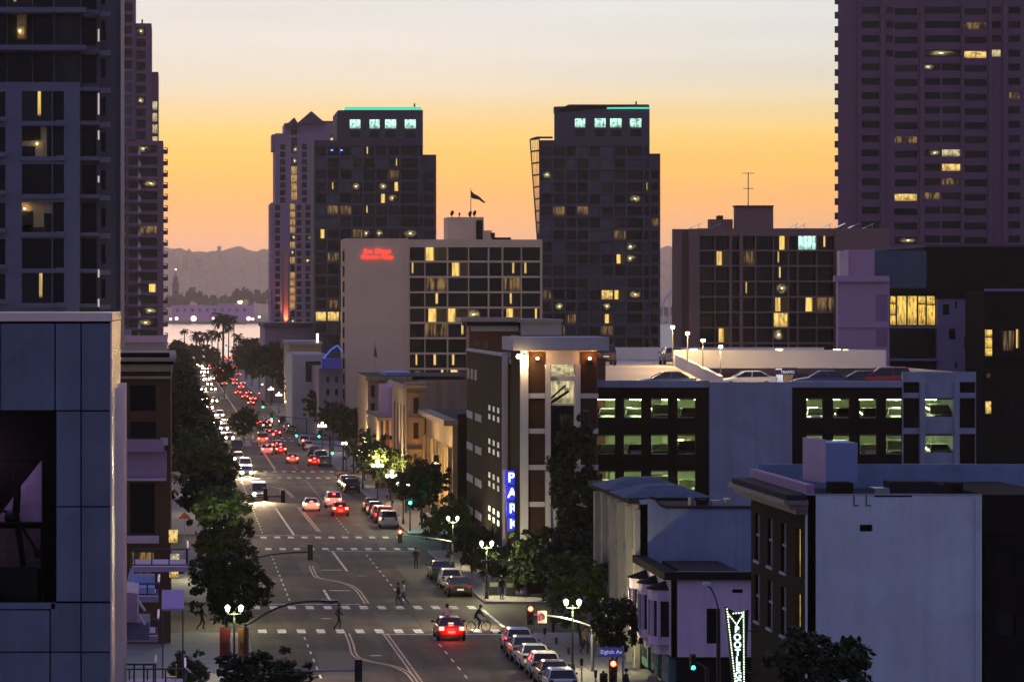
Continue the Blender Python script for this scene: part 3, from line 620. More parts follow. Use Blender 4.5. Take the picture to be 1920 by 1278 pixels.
for i, (px, py) in enumerate(((852, 398), (866, 400), (886, 399), (894.5, 398))):
    d = thing('satellite_dish', ['black satellite dish leftmost on the hotel roof block', 'small tilted dish second from left on hotel roof block', 'black satellite dish just left of the flagpole foot', 'black satellite dish rightmost on the hotel roof block'][i], 'dish', (gx(px, D), D + 6, gz(407, D)), group='dishes on the hotel roof')
    x, z = gx(px, D), gz(py, D); s = .5 if i != 1 else .3
    b = MB(); b.prism([(x + s * (math.cos(t) * .7), z + s * (math.sin(t) + math.cos(t) * .35)) for t in [k * .628 for k in range(10)]], 'y', D + 5.9, D + 6.1); b.build('dish', G('black'), d)
    MB().tube((x, D + 6, gz(407, D)), (x, D + 6, z), .07).build('stand', G('black'), d)
fp = thing('flagpole', 'thin flagpole with a dark flag blowing on the hotel roof', 'flagpole', (gx(887.5, D), D + 6, gz(407, D)))
MB().tube((gx(887.5, D), D + 6, gz(407, D)), (gx(887.5, D), D + 6, gz(351, D)), .09, .06).build('pole', G('steel'), fp)
b = MB(); n = 12; fl = []
for i in range(n + 1):
    t = i / n; px = 888 + 28 * t; sag = 22 * t ** .9 + .8 * math.sin(9 * t); hh = 13 * (1 - .82 * t)
    fl.append(((gx(px, D), D + 6 + .35 * math.sin(8 * t), gz(355 + sag, D)), (gx(px - 2 * t, D), D + 6 + .35 * math.sin(8 * t + .6), gz(355 + sag + hh * (1 - .3 * t), D))))
for (a, b_), (c, d) in zip(fl[:-1], fl[1:]): b.add([a, b_, d, c, (a[0], a[1] + .03, a[2]), (b_[0], b_[1] + .03, b_[2]), (d[0], d[1] + .03, d[2]), (c[0], c[1] + .03, c[2])], [(0, 1, 2, 3), (7, 6, 5, 4)])
b.build('flag', mat('dark_green_flag', (.03, .07, .06), .8, .3, 3), fp)
def text(s, name, m, parent, loc, size, rot, ext=.02, font_w=1., align='CENTER', shear=0.):
    c = bpy.data.curves.new(name, 'FONT'); c.body = s; c.size = size; c.extrude = ext; c.align_x = align; c.align_y = 'CENTER'; c.offset = .012 * size * (font_w - 1); c.shear = shear
    t = bpy.data.objects.new('tmp', c); C.objects.link(t); dg = bpy.context.evaluated_depsgraph_get(); dg.update()
    me = bpy.data.meshes.new_from_object(t.evaluated_get(dg)); bpy.data.objects.remove(t); me.materials.clear(); me.materials.append(m)
    pl = Vector(WL.get(parent.name, (0, 0, 0))) if parent else Vector((0, 0, 0))
    return put(name, me, parent, tuple(Vector(loc) - pl), rot)
redn = mat('red_neon', (.3, .02, .02), .5, 0, emit=(1, .06, .035), es=1.7)
sg = thing('rooftop_sign', 'red lit two-line script sign on the pale hotel wall', 'sign', (gx(706, D), D - .8, gz(488, D)))
text('San Diego', 'lettering', redn, sg, (gx(706, D), D - .85, gz(471.5, D)), 1.3, (R(90), 0, 0), .06, 1.0, shear=.25)
text('Horton Plaza', 'lettering', redn, sg, (gx(706, D), D - .85, gz(482, D)), 1.15, (R(90), 0, 0), .06, 1.0, shear=.25)
# ---- brown apartment block with lit balconies
o = bldg('balcony_block', 'brown apartment block with grid of dark balconies and rooftop mast', D, 1440); r = random.Random(3)
bw2 = mat('brown_concrete', (.30, .165, .135), .85, .08, .2)
X = [1311, 1341, 1372, 1392.5, 1417, 1450.5, 1479, 1496, 1532, 1567]; ops = []
LB = {(1, 1): 'l2', (5, 0): 'l2', (7, 0): 'lg', (8, 0): 'l5', (3, 1): 'l3', (5, 1): 'l5', (5, 2): 'l5', (3, 3): 'l5', (5, 3): 'l4', (5, 4): 'l2', (7, 4): 'l2', (8, 4): 'l3', (5, 5): 'l1', (1, 6): 'l2', (5, 6): 'l4'}
for k in range(8):
    y = 441 + 28.9 * k
    for i in range(9): ops.append((X[i] + (1.2 if i in (0, 4, 7) else .6), X[i + 1] - (4 if i in (1,) else .8), y + 1.2, y + 27, M_[LB.get((i, k), 'glass')]))
front(o, D, 1309, 1568, 428, 700, ops, bw2, 1.4); body(o, D, 1262, 1568, 429, 700, 22, bw2, 1.45, z0=gd(D), bl=1260)
front(o, D - 2, 1568.4, 1668, 428, 700, [], bw2, .3, 'blank_wall'); body(o, D - 2, 1568.4, 1668, 428, 700, 22, bw2, .3, 'stair_block', z0=gd(D))
fin(o, D + 1, 1262, 1277, 431, 700, 1.0, bw2, 'side_pier'); fin(o, D + 1, 1290, 1308.6, 429, 700, 2.0, bw2, 'side_pier')
fin(o, D, 1386, 1391.5, 428, 700, .6, bw2, 'pier')
pbox(o, D + 6, 1380, 1450, 386, 428, 3, bw2, 'roof_block'); pbox(o, D + 5.5, 1379, 1451, 385, 387.5, 3.8, G('roof'), 'roof_edge'); pbox(o, D + 8, 1331, 1374, 411, 429, 3, bw2, 'roof_block'); pbox(o, D + 9, 1347, 1356, 404, 412, 3, G('dark'), 'chimney')
b = MB(); b.tube((gx(1415, D), D + 8, gz(386, D)), (gx(1415, D), D + 8, gz(321, D)), .09)
for y, a in ((322, 12), (351, 10)): b.tube((gx(1415 - a, D), D + 8, gz(y, D)), (gx(1415 + a, D), D + 8, gz(y, D)), .06)
for t in range(-10, 11, 4): b.tube((gx(1415 + t, D), D + 7.4, gz(322, D)), (gx(1415 + t, D), D + 8.6, gz(322, D)), .04)
b.build('aerial_mast', G('black'), o)
for i, px in enumerate((1302, 1340, 1485, 1500, 1548, 1575, 1600, 1628)):
    x = gx(px, D); s = thing('solar_panel', '%s tilted solar panel from the left on the brown block roof' % ORD[i], 'solar panel', (x, D + 2, gz(428, D)), group='solar panels on the brown block')
    b = MB(); z = gz(428, D); dx = 1.7
    b.add([(x - .4, D + 1, z + .15), (x + dx - .4, D + 1, z + .15 + .85), (x + dx - .4, D + 4, z + .95), (x - .4, D + 4, z + .15), (x - .4, D + 1, z + .08), (x + dx - .4, D + 1, z + .9), (x + dx - .4, D + 4, z + .9), (x - .4, D + 4, z + .08)],
          [(0, 1, 2, 3), (7, 6, 5, 4), (0, 4, 5, 1), (1, 5, 6, 2), (2, 6, 7, 3), (3, 7, 4, 0)]); b.build('panel', mat('solar_glass', (.5, .5, .55), .08, 0, metal=.9) if i == 0 else bpy.data.materials['solar_glass'], s)
    MB().tube((x + dx - .5, D + 2.5, z), (x + dx - .5, D + 2.5, z + .85), .05).build('strut', G('steel'), s)
# ================================================================ left side of the street
def box3(parent, x0, x1, y0, y1, z0, z1, m, name): return MB().box(x0, x1, y0, y1, z0, z1).build(name, m, parent)
# ---- concrete apartment tower behind the panelled block
D = 300.; r = random.Random(2); o = bldg('concrete_tower', 'blue-grey apartment tower with wide dark windows, upper left', D, 90)
lw1 = mat('tower_grey_panel', (.175, .165, .235), .7, .08, .3); lw2 = mat('tower_side_grey', (.12, .10, .13), .7, .08, .3)
lamp_room = M_['l3']
ops = []; rows = [170, 236, 307, 378, 446, 511]
for k, y in enumerate(rows):
    ops += [(41, 97, y + 1, y + 57, [M_['l5'], None, M_['glass'], None, M_['glass'], M_['l5']][k]), (99, 120, y + 1, y + 57, G('glass')), (-40, 10, y + 2, y + 52, G('glass'))]
front(o, D, -220, 149, 154, 600, ops, lw1, .5); body(o, D, -220, 149, 154, 640, 30, lw2, .5, z0=gd(D))
for k, y in enumerate(rows):
    slab(o, D, 38, 121, y + 57.5, 8, .25, lw1, 'spandrel'); slab(o, D, -40, 12, y + 50, 8, .9, lw1, 'balcony'); slab(o, D, 105, 122, y + 56, 9, .6, lw1, 'planter')
ops = []
for k, y in enumerate([-48, 25, 97]):
    ops += [(-150, 12, y + 2, y + 62, G('glass')), (14, 60, y + 2, y + 62, (G('l5'), None, G('glass'))[k]), (62, 99, y + 2, y + 62, G('glass')), (103, 150, y + 2, y + 62, G('glassm'))]
front(o, D + 1.5, -220, 152, -80, 158, ops, lw2, .4, 'upper_wall'); body(o, D + 1.5, -220, 152, -80, 158, 26, lw2, .4, 'upper_block')
for y in (17, 87): slab(o, D + 1.4, -220, 162, y, 9, 1.8, lw1, 'balcony_slab'); slab(o, D + 1.6, 156, 180, y + 8, 8, 1.3, lw2, 'balcony_slab')
ops = [(153, 181, y + 2, y + 58, G('glass')) for y in [-40, 28, 98] + rows]
front(o, D + 2, 150.5, 187, -80, 600, ops, lw2, .4, 'recess_wall'); body(o, D + 2, 150.5, 187, -80, 640, 26, lw2, .4, 'recess_block', z0=gd(D))
for y in [-40 + 61, 28 + 66, 98 + 66] + [q_ + 58 for q_ in rows]: slab(o, D + 1.9, 149, 186, y, 7, 1.1, lw1, 'floor_slab'); slab(o, D + 1.9, 187, 207, y + 2, 9, .9, lw1, 'small_balcony')
stm = mat('pale_stair_light', (.6, .55, .55), .5, .2, 2, emit=(1., .78, .68), es=.5)
for y0, y1 in ((55, 78), (175, 205), (205, 215), (245, 262), (330, 342), (560, 575), (505, 520)): fin(o, D + 1.0, 183.5, 186.5, y0, y1, .2, stm, 'stair_light')
front(o, D + 3, 187.4, 226, -80, 640, [(190, 198, y + 12, y + 48, G('glass')) for y in [-40, 28, 98] + rows], lw2, .3, 'side_wall'); body(o, D + 3, 187.4, 226, -80, 640, 22, lw2, .3, 'side_block', z0=gd(D))
fin(o, D + 2.9, 225, 227, -80, 640, .3, lw1, 'corner_trim')
# furnished rooms with a lamp on, seen through three of the windows
rw_ = mat('room_cream_wall', (.55, .42, .22), .9, .15, 2); rd_ = mat('room_dark_wood', (.03, .02, .015), .8, .1, 3); rc_ = mat('room_curtain', (.50, .36, .16), .95, .3, 6, vs=(3, 1, .1)); rb_ = mat('room_lamp_bulb', (1, .9, .6), .5, 0, emit=(1, .80, .38), es=9.)
def room(D0, x0, x1, y0, y1, dep, lamp, power, furn):
    pbox(o, D0 + dep - .03, x0, x1, y0, y1, .05, rw_, 'room_wall')
    for a, b_, c, d, m_ in furn: pbox(o, D0 + dep - .12, a, b_, c, d, .07, m_, 'room_furniture')
    x, z = gx(lamp[0], D0), gz(lamp[1], D0); MB().ball((x, D0 + dep - .22, z), .07).build('room_lamp', rb_, o)
    l = bpy.data.lights.new('room_light', 'POINT'); l.energy = power; l.color = (1, .72, .28); l.shadow_soft_size = .06
    q_ = bpy.data.objects.new('room_light', l); C.objects.link(q_); q_.parent = o; q_.location = Vector((x, D0 + dep - .26, z)) - Vector(WL[o.name])
room(D, 41, 97, 379, 435, .5, (46, 391), 22, [(41, 62, 396, 435, rd_), (64, 78, 401, 426, rc_), (78, 82, 396, 425, rw_), (83, 97, 400, 435, rd_), (44, 60, 422, 435, rc_), (62, 82, 426, 435, rd_), (52, 97, 379, 384, rc_)])
room(D, 41, 97, 237, 293, .5, (69, 269), 6, [(41, 76, 237, 264, rd_), (88, 97, 237, 293, rd_), (80, 88, 270, 293, rc_), (41, 66, 274, 293, rd_)])
room(D + 1.5, 14, 60, 27, 87, .4, (37, 58), 16, [(14, 32, 27, 87, rd_), (34, 47, 50, 72, rc_), (50, 60, 27, 87, rd_), (32, 50, 74, 87, rd_)])
# ---- near block clad in large metal panels
D = 117.; k_ = D / F; XS = gx(208, D); o = bldg('panelled_block', 'near block clad in large blue-grey panels with a dark room window', D, 110)
pan = G('panel'); jn = G('dark')
box3(o, gx(-400, D), XS - .03, D + .16, D + 3.0, gd(D), gz(1131, D), jn, 'core')
box3(o, gx(-400, D), XS - .03, D + .16, D + 3.0, gz(769, D), gz(603, D), jn, 'core')
box3(o, gx(106, D), XS - .03, D + .16, D + 3.0, gz(1131, D), gz(769, D), jn, 'core')
box3(o, gx(-400, D), XS - .03, D + 3.0, 134.6, gd(D), gz(603, D), jn, 'core')
box3(o, gx(-400, D), gx(0, D) - .6, D + .16, D + 3.0, gz(1131, D), gz(769, D), jn, 'core')
PT = [streaks(mat('blue_grey_panel_%d' % i, (.155 * f_, .175 * f_, .23 * f_), .42, .10, 1.2, spec=.45, bump=.04), .86, 1.06) for i, f_ in enumerate((1., .9, 1.08, .96))]
PN = [(-120, 1, 606, 769), (1.8, 102.5, 606, 769), (104, 151.3, 606, 769), (152.7, 207, 606, 769), (105.5, 151.3, 770.8, 948.6), (152.7, 207, 770.8, 948.6), (105.5, 151.3, 950.2, 1127), (152.7, 207, 950.2, 1127),
      (-60, 93.3, 1143, 1221), (94.7, 151.3, 1130, 1221), (152.7, 207, 1130, 1221), (-60, 93.3, 1222.5, 1330), (94.7, 151.3, 1222.5, 1330), (152.7, 207, 1222.5, 1330), (-60, 104, 1129, 1141.5)]
for a, b_, y0, y1 in PN:
    m = MB(); x0, x1, z0, z1 = gx(a, D), gx(b_, D), gz(y1, D), gz(y0, D); e = .012
    m.add([(x0, D + .1, z0), (x1, D + .1, z0), (x1, D + .1, z1), (x0, D + .1, z1), (x0 + e, D, z0 + e), (x1 - e, D, z0 + e), (x1 - e, D, z1 - e), (x0 + e, D, z1 - e)],
          [(4, 5, 6, 7), (0, 1, 5, 4), (1, 2, 6, 5), (2, 3, 7, 6), (3, 0, 4, 7)]); m.build('panel', PT[PN.index((a, b_, y0, y1)) % 4], o)
cop = mat('metal_coping', (.80, .62, .55), .3, .06, 1, metal=.8)
box3(o, gx(-400, D), XS + .04, D - .06, 135.2, gz(602, D), gz(586, D), cop, 'coping')
# street flank: glossy pale panels with fins that catch the western light
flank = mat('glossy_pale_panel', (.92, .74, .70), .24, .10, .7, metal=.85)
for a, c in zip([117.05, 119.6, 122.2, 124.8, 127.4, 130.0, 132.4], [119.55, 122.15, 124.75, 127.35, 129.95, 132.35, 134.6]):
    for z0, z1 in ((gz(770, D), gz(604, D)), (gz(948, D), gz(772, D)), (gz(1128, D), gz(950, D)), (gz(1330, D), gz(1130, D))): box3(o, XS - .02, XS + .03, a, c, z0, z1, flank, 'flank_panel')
for y in (123.6, 131.2): box3(o, XS + .03, XS + .30, y, y + .12, -.5, gz(735, D), flank, 'fin')
# the room: added screens stand for violet light showing through, silhouettes before them
zr0, zr1 = gz(1131, D), gz(769, D); xr0 = gx(0, D) - .6; xr1 = gx(106, D)
wl = mat('room_wall', (.05, .045, .045), .9, 0)
zc_ = zr0 + (zr1 - zr0) * .40; xb0, xb1 = gx(-40, D), gx(77, D)
bl = mat('pale_inner_screen', (.62, .46, .70), .9, .25, 3)
bm = MB(); bm.prism([(gx(0, D + 2.7), gz(980, D + 2.7)), (gx(78, D + 2.7), gz(980, D + 2.7)), (gx(78, D + 2.7), gz(862, D + 2.7)), (gx(40, D + 2.7), gz(910, D + 2.7)), (gx(0, D + 2.7), gz(965, D + 2.7))], 'y', D + 2.72, D + 2.76); bm.build('added_screen', bl, o)
bl2 = mat('dim_inner_screen', (.30, .19, .22), .9, .3, 4)
bm = MB(); bm.prism([(gx(0, D + 2.7), gz(1066, D + 2.7)), (gx(76, D + 2.7), gz(1066, D + 2.7)), (gx(76, D + 2.7), gz(990, D + 2.7)), (gx(0, D + 2.7), gz(990, D + 2.7))], 'y', D + 2.72, D + 2.76); bm.build('added_screen', bl2, o)
box3(o, gx(-30, D), gx(106, D), D + .14, D + .17, zr0, zr1, mat('clear_window_glass', (.8, .8, .8), .02, 0, spec=.3), 'window')
wg = bpy.data.materials['clear_window_glass']; nb = wg.node_tree.nodes['Principled BSDF']; nb.inputs['Transmission Weight'].default_value = 1.0; nb.inputs['IOR'].default_value = 1.05
for a in (78, 104): box3(o, gx(a, D), gx(a + 2.5, D), D + .1, D + .18, zr0, zr1, jn, 'window_frame')
for y in (862, 978): box3(o, gx(-30, D), gx(104, D), D + .1, D + .18, gz(y + 2, D), gz(y, D), jn, 'window_frame')
rl_ = bpy.data.lights.new('added_room_light', 'POINT'); rl_.energy = 30; rl_.color = (.85, .55, 1); rl_.shadow_soft_size = .1  # unseen lamp added to brighten the screens
rlo = bpy.data.objects.new('added_room_light', rl_); C.objects.link(rlo); rlo.parent = o; rlo.location = Vector((gx(-24, D), D + 2.0, gz(860, D))) - Vector(WL[o.name])
tl = thing('exercise_bike', 'dark exercise bike seen through the near panelled block window', 'exercise bike', (gx(32, D + 2), D + 2, zr0))
Db = D + 2.; T = lambda px, py, dy=0.: (gx(px, Db), Db + dy, gz(py, Db))
MB().tube(T(34, 905), T(30, 960), .10, .13).tube(T(30, 960), T(44, 1062), .10, .09).build('frame', G('black'), tl)
b = MB(); b.ball(T(22, 970), .24, 12, 8); b.build('flywheel_housing', G('black'), tl)
MB().tube(T(40, 985), T(70, 1035), .05).tube(T(70, 1030), T(72, 1045), .12).build('seat_post', G('black'), tl)
MB().tube(T(26, 900), T(26, 880), .04).tube(T(14, 960), T(0, 955), .05).build('handlebar', G('black'), tl)
MB().box(*(T(-20, 0)[0], T(70, 0)[0]), Db - .2, Db + .2, zr0 + .01, gz(1063, Db)).build('base_rail', G('black'), tl)
# balconies and awnings on the flank below, over the pavement
lav = mat('lavender_parapet', (.52, .36, .48), .7, .1, .7); rail = mat('dark_blue_rail', (.05, .06, .10), .5, .05)
prl = mat('pale_end_rail', (.75, .60, .62), .4, .1, 2)
def terrace(label, D0, D1, px1, yt, yb, name='terrace'):
    """balcony projecting over the pavement: slab, posts, rails, pale end rail facing the street"""
    x0 = XS + .05; x1 = gx(px1, D0); zt, zb = gz(yt, D0), gz(yb, D0)
    t = thing(name, label, 'balcony', ((x0 + x1) / 2, (D0 + D1) / 2, zb), group='balconies on the left buildings')
    box3(t, x0, x1, D0, D1, zb - .22, zb, lav, 'floor_slab'); box3(t, x0, x1 + .03, D0 - .06, D0, zt - .06, zt, rail, 'top_rail'); box3(t, x0, x1 - .05, D0 - .05, D0, zb + .06, zb + .12, rail, 'bottom_rail')
    n = 4
    for i in range(n): xx = x0 + .1 + (x1 - x0 - .16) * i / (n - 1); box3(t, xx - .03, xx + .03, D0 - .045, D0 - .005, zb + .12, zt - .06, rail, 'post')
    box3(t, x1 - .03, x1 + .05, D0, D1, zt - .05, zt + .05, prl, 'end_rail')
    yy = D0 + .15
    while yy < D1: box3(t, x1 - .02, x1 + .02, yy, yy + .04, zb, zt - .05, rail, 'baluster'); yy += .45
    return t
terrace('upper blue-railed balcony over the left pavement beside cafe lights', 168, 173, 352, 1028, 1062)
terrace('blue-railed balcony with folded furniture below the upper left balcony', 146, 150, 297, 1092, 1118)
terrace('dark balcony with pale end rail under the lavender canopy', 140, 144, 296, 1160, 1192)
terrace('lowest left balcony with a pale end rail near the bottom edge', 136, 139, 291, 1243, 1290)
terrace('low outer balcony holding a yellow chair at bottom left', 150, 154, 347, 1252, 1290)
cz = thing('box_canopy', 'boxy lavender canopy jutting from the near panelled block', 'canopy', (gx(240, 132), 132, gz(1165, 132)))
b = MB(); b.prism([(XS + .03, gz(1108, 132)), (gx(258, 132), gz(1112, 132)), (gx(257, 132), gz(1166, 132)), (XS + .03, gz(1166, 132))], 'y', 132, 137); b.build('box', lav, cz)
for y in (1124, 1150): MB().tube((gx(258, 132), 131.95, gz(y, 132)), (gx(272, 132), 131.9, gz(y + 20, 132)), .05).build('bracket', prl, cz)
MB().box(XS + .03, gx(280, 132), 132.2, 136, gz(1200, 132), gz(1167, 132)).build('soffit_box', mat('dusky_soffit', (.2, .17, .26), .8, .1), cz)
aw = thing('awning', 'violet fabric awning over the left pavement under the balconies', 'awning', (gx(325, 160), 160, gd(160) + 3))
b = MB(); x0, x1 = gx(303, 160), gx(345, 160); b.add([(x0, 160, gz(1140, 160)), (x1, 160, gz(1140, 160)), (x1, 164, gz(1105, 164)), (x0, 164, gz(1105, 164)), (x0, 160, gz(1144, 160)), (x1, 160, gz(1144, 160))], [(0, 1, 2, 3), (4, 5, 1, 0)]); b.build('canopy', mat('violet_awning', (.45, .30, .55), .8, .1), aw)
for x in (x0 + .05, x1 - .05): MB().tube((x, 160.1, gd(160) + .13), (x, 160.1, gz(1142, 160)), .03).build('post', rail, aw)
# ---- tan stone corner building
D = 235.; o = bldg('stone_building', 'tan stone building with deep cornice and recessed window, left pavement', D, 275)
X1 = 320; tb = G('bricko')
ops = [(244, 292, 722, 770, G('glass')), (244, 292, 790, 820, G('glassm')), (244, 290, 905, 1000, G('glass')), (244, 288, 1035, 1075, G('l3'))]
front(o, D, 150, X1, 690, GND(D), ops, tb, .45); body(o, D, 150, X1, 690, GND(D), 40, tb, .45)
for a, b_ in ((243, 246.5), (289, 293), (256, 259), (277, 280)): fin(o, D + .38, a, b_, 788, 820, .05, G('dark'), 'window_mullion')
pbox(o, D - .9, 150, 329, 671, 677, 41, G('tan'), 'cornice'); pbox(o, D - .55, 150, 325, 677, 683, 40.5, G('dark'), 'cornice_bed'); pbox(o, D - .35, 150, 322, 683, 696, 40.5, G('tan'), 'frieze'); pbox(o, D - .3, 150, 322, 705, 710, 40.3, G('tan'), 'string_course')
pbox(o, D - .8, 318, 331, 664, 671, 1.0, lav, 'cornice_end'); pbox(o, D + 1.5, 150, 318, 661, 671, .3, G('dark'), 'roof_parapet')
lv2 = mat('dusk_lavender', (.34, .21, .33), .8, .1)
box3(o, gx(226, D), gx(308, D), D - 1.1, D - .01, gz(845, D), gz(833, D), lv2, 'balcony_floor'); box3(o, gx(228, D), gx(306, D), D - 1.08, D - .98, gz(833, D), gz(822, D), lv2, 'balcony_front'); box3(o, gx(301, D), gx(315, D), D - .98, D - .02, gz(833, D), gz(820, D), lav, 'balcony_end')
pbox(o, D - .25, 226, 313, 845, 895, .22, lv2, 'bay_panel'); pbox(o, D - .6, 226, 312, 896, 901, .6, lav, 'ledge'); pbox(o, D - .4, 236, 298, 1004, 1018, .35, lav, 'sill_band')
for i, (px, py, m) in enumerate(((325, 1005, 'l1'), (328, 1050, 'lw'), (326, 1070, 'l1'), (336, 1062, 'l4'))):
    s = thing('shop_light', 'glowing shop window panel %s beside the left pavement' % ['high up', 'in the middle', 'at the foot of the stone building', 'in warm orange'][i], 'shop window', (gx(px, 232), 232, gz(py + 10, 232)), group='lit shop windows on the left')
    put('pane', pane_mesh(M_[m]), s, (0, -1, 0), (0, 0, 0), (.55, 1, .8)); box3(s, gx(px, 232) - .33, gx(px, 232) + .33, 231.05, 231.3, gz(py + 11, 232), gz(py + 10, 232), G('dark'), 'sill')
# ---- rooftop building behind it
D = 430.; o = bldg('flat_roof_building', 'low mauve flat-roofed building behind the tan stone building', D, 270)
front(o, D, 180, 312, 642, GND(D), [], G('mauve'), .3); body(o, D, 180, 312, 642, GND(D), 30, G('mauve'), .3); pbox(o, D - .3, 180, 314, 629, 642, 1.2, lav, 'parapet'); pbox(o, D + 4, 228, 245, 618, 630, 6, G('mauve'), 'roof_box')

# ================================================================ right side of the street
XB = 27.0
def street_wall(parent, name, m, D0, D1, z0, z1, ops, dep=.3, X=XB):
    """wall along the right pavement facing the street; u runs from the far end D1 to the near end D0"""
    return facade(parent, name, m, (X, D1, z0), (0, -1), D1 - D0, z1 - z0, ops, dep)
# ---- low row far down the right side
D = 960.; o = bldg('brown_row_building', 'low brown building with dark roof before the gabled tower', D, 548)
front(o, D, 497, 600, 612, GND(D), [(505 + 13 * i, 512 + 13 * i, 640, 660, G('glassm')) for i in range(7)], G('mauve'), .4); body(o, D, 497, 600, 612, GND(D), 60, G('mauve'), .4); pbox(o, D - 1, 494, 603, 605, 613, 62, tower_wall, 'roof')
D = 800.; o = bldg('tan_row_building', 'small tan building with a white lamp below the gabled tower', D, 570)
front(o, D, 542, 603, 645, GND(D), [(550 + 16 * i, 560 + 16 * i, 665, 685, G('glass')) for i in range(3)], G('tan'), .4); body(o, D, 542, 603, 645, GND(D), 40, G('tan'), .4); pbox(o, D - .6, 540, 605, 640, 646, 41, G('mauve'), 'cornice')
MB().box(gx(593, D), gx(597, D), D - .8, D - .1, gz(642, D), gz(625, D)).build('white_sign_light', mat('white_sign_light', (.8, .8, .7), .5, 0, emit=(1, .95, .7), es=2.5), o)
D = 690.; o = bldg('frame_building', 'pale building with a large dark square opening, mid street', D, 580)
front(o, D, 548, 612, 664, GND(D), [(573, 608, 677, 716, G('glass'))], G('grey'), 1.5); body(o, D, 548, 612, 664, GND(D), 40, G('grey'), 1.5)
street_wall(o, 'side_wall', G('grey'), D + 2.1, D + 40, gd(D), gz(664, D), [], .2, gx(548, D) - .02)
# ---- theatre with blue neon gable
D = 655.; o = bldg('theatre', 'small theatre front with a blue neon gable outline', D, 620)
th = mat('theatre_plaster', (.28, .20, .22), .85, .15, .5)
ops = [(612, 618, 705 + 24 * i, 717 + 24 * i, G('glass')) for i in range(4)] + [(628, 634, 705 + 24 * i, 717 + 24 * i, G('glass')) for i in range(4)]
front(o, D, 598, 643, 690, GND(D), ops, th, .4); body(o, D, 598, 643, 690, GND(D), 40, th, .4)
pbox(o, D - 1.5, 603, 641, 672, 691, 3, mat('blue_marquee', (.06, .06, .35), .5, .1, emit=(.05, .06, .55), es=.08), 'marquee')
bn = mat('blue_neon', (.05, .08, .5), .4, 0, emit=(.12, .20, 1), es=.55)
b = MB(); P = [(605, 672), (620, 655), (632, 647), (642, 660)]
for a, c in zip(P[:-1], P[1:]): b.tube((gx(a[0], D), D - 1.5, gz(a[1], D)), (gx(c[0], D), D - 1.5, gz(c[1], D)), .14, .14, 6)
b.build('neon_gable', bn, o)
fp = thing('street_flagpole', 'thin flagpole with a limp red flag before the pale hotel wall', 'flagpole', (gx(703, 640), 640, gd(640)))
MB().tube((gx(703, 640), 640, gd(640) + .13), (gx(703, 640), 640, gz(640, 640)), .1, .06).build('pole', G('steel'), fp)
b = MB(); b.prism([(gx(700.5, 640), gz(668, 640)), (gx(708, 640), gz(670, 640)), (gx(705, 640), gz(655, 640)), (gx(702.5, 640), gz(644, 640))], 'y', 639.9, 639.98); b.build('flag', mat('red_flag', (.35, .03, .05), .8, .3, 3), fp)
# ---- white hall with a tall lit colonnade (further of the two classical buildings)
Df, Dn = 529., 448.; o = thing('columned_hall', 'white columned hall with amber-lit porch beside the pavement', 'building', (30, 488, gd(488)))
st = streaks(mat('warm_limestone', (.33, .235, .145), .9, .15, .8), .7, 1.15); amber = mat('amber_lit_stone', (.42, .26, .15), .85, .2, .8)  # amber porch light put into the colour of middle columns and doorway
zt = gz(706, 510); g0 = gd(500)
front(o, 500., 690, 770, 712, GND(500), [(695 + 18 * i, 703 + 18 * i, y, y + 22, G('glassm')) for i in range(4) for y in (722, 756)], st, .3); body(o, 500., 690, 900, 712, GND(500), 30, st, .3)
street_wall(o, 'street_wall', st, 500.2, 529, g0, gz(712, 500), [(3 + 3.4 * i, 4.6 + 3.4 * i, 2.5, 10, G('l3')) for i in range(7)], .4, X=gx(690, 500) - .02)
pbox(o, 499.5, 686, 772, 706, 713, 31, st, 'cornice'); box3(o, gx(689, 500), gx(900, 500), 500.5, 531, gz(705.8, 500), gz(705.2, 500), G('roof'), 'roof'); box3(o, gx(704, 462), gx(777, 462), 457.5, 484.8, gz(779.8, 462), gz(779.4, 462), G('roof'), 'porch_roof'); pbox(o, 505, 723, 770, 698, 712, 14, mat('blue_roof_box', (.26, .30, .52), .8, .1), 'roof_box'); pbox(o, 508, 705, 880, 712, 721, 10, bpy.data.materials['blue_roof_box'], 'blue_parapet')  # roof box and parapet share one even blue
pm_ = mat('violet_drum_wall', (.38, .20, .38), .85, .1)
b = MB(); b.prism([(gx(p, 470), y) for p, y in ((718, 470), (722, 462), (735, 459), (765, 459), (765, 480), (718, 480))], 'z', gz(778, 470), gz(722, 470)); b.build('curved_upper_wall', pm_, o)
box3(o, gx(706, 462), gx(775, 462), 458, 484, gz(GND(462), 462), gz(779, 462), st, 'porch_block'); box3(o, gx(703, 462), gx(778, 462), 457.2, 485, gz(786, 462), gz(780, 462), st, 'porch_cornice')
for i, px in enumerate((712, 722, 733, 752)):
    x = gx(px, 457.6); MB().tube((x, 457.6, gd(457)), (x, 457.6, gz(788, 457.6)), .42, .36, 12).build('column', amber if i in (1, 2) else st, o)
pbox(o, 457.9, 740, 751, 800, 862, .1, amber, 'lit_doorway')
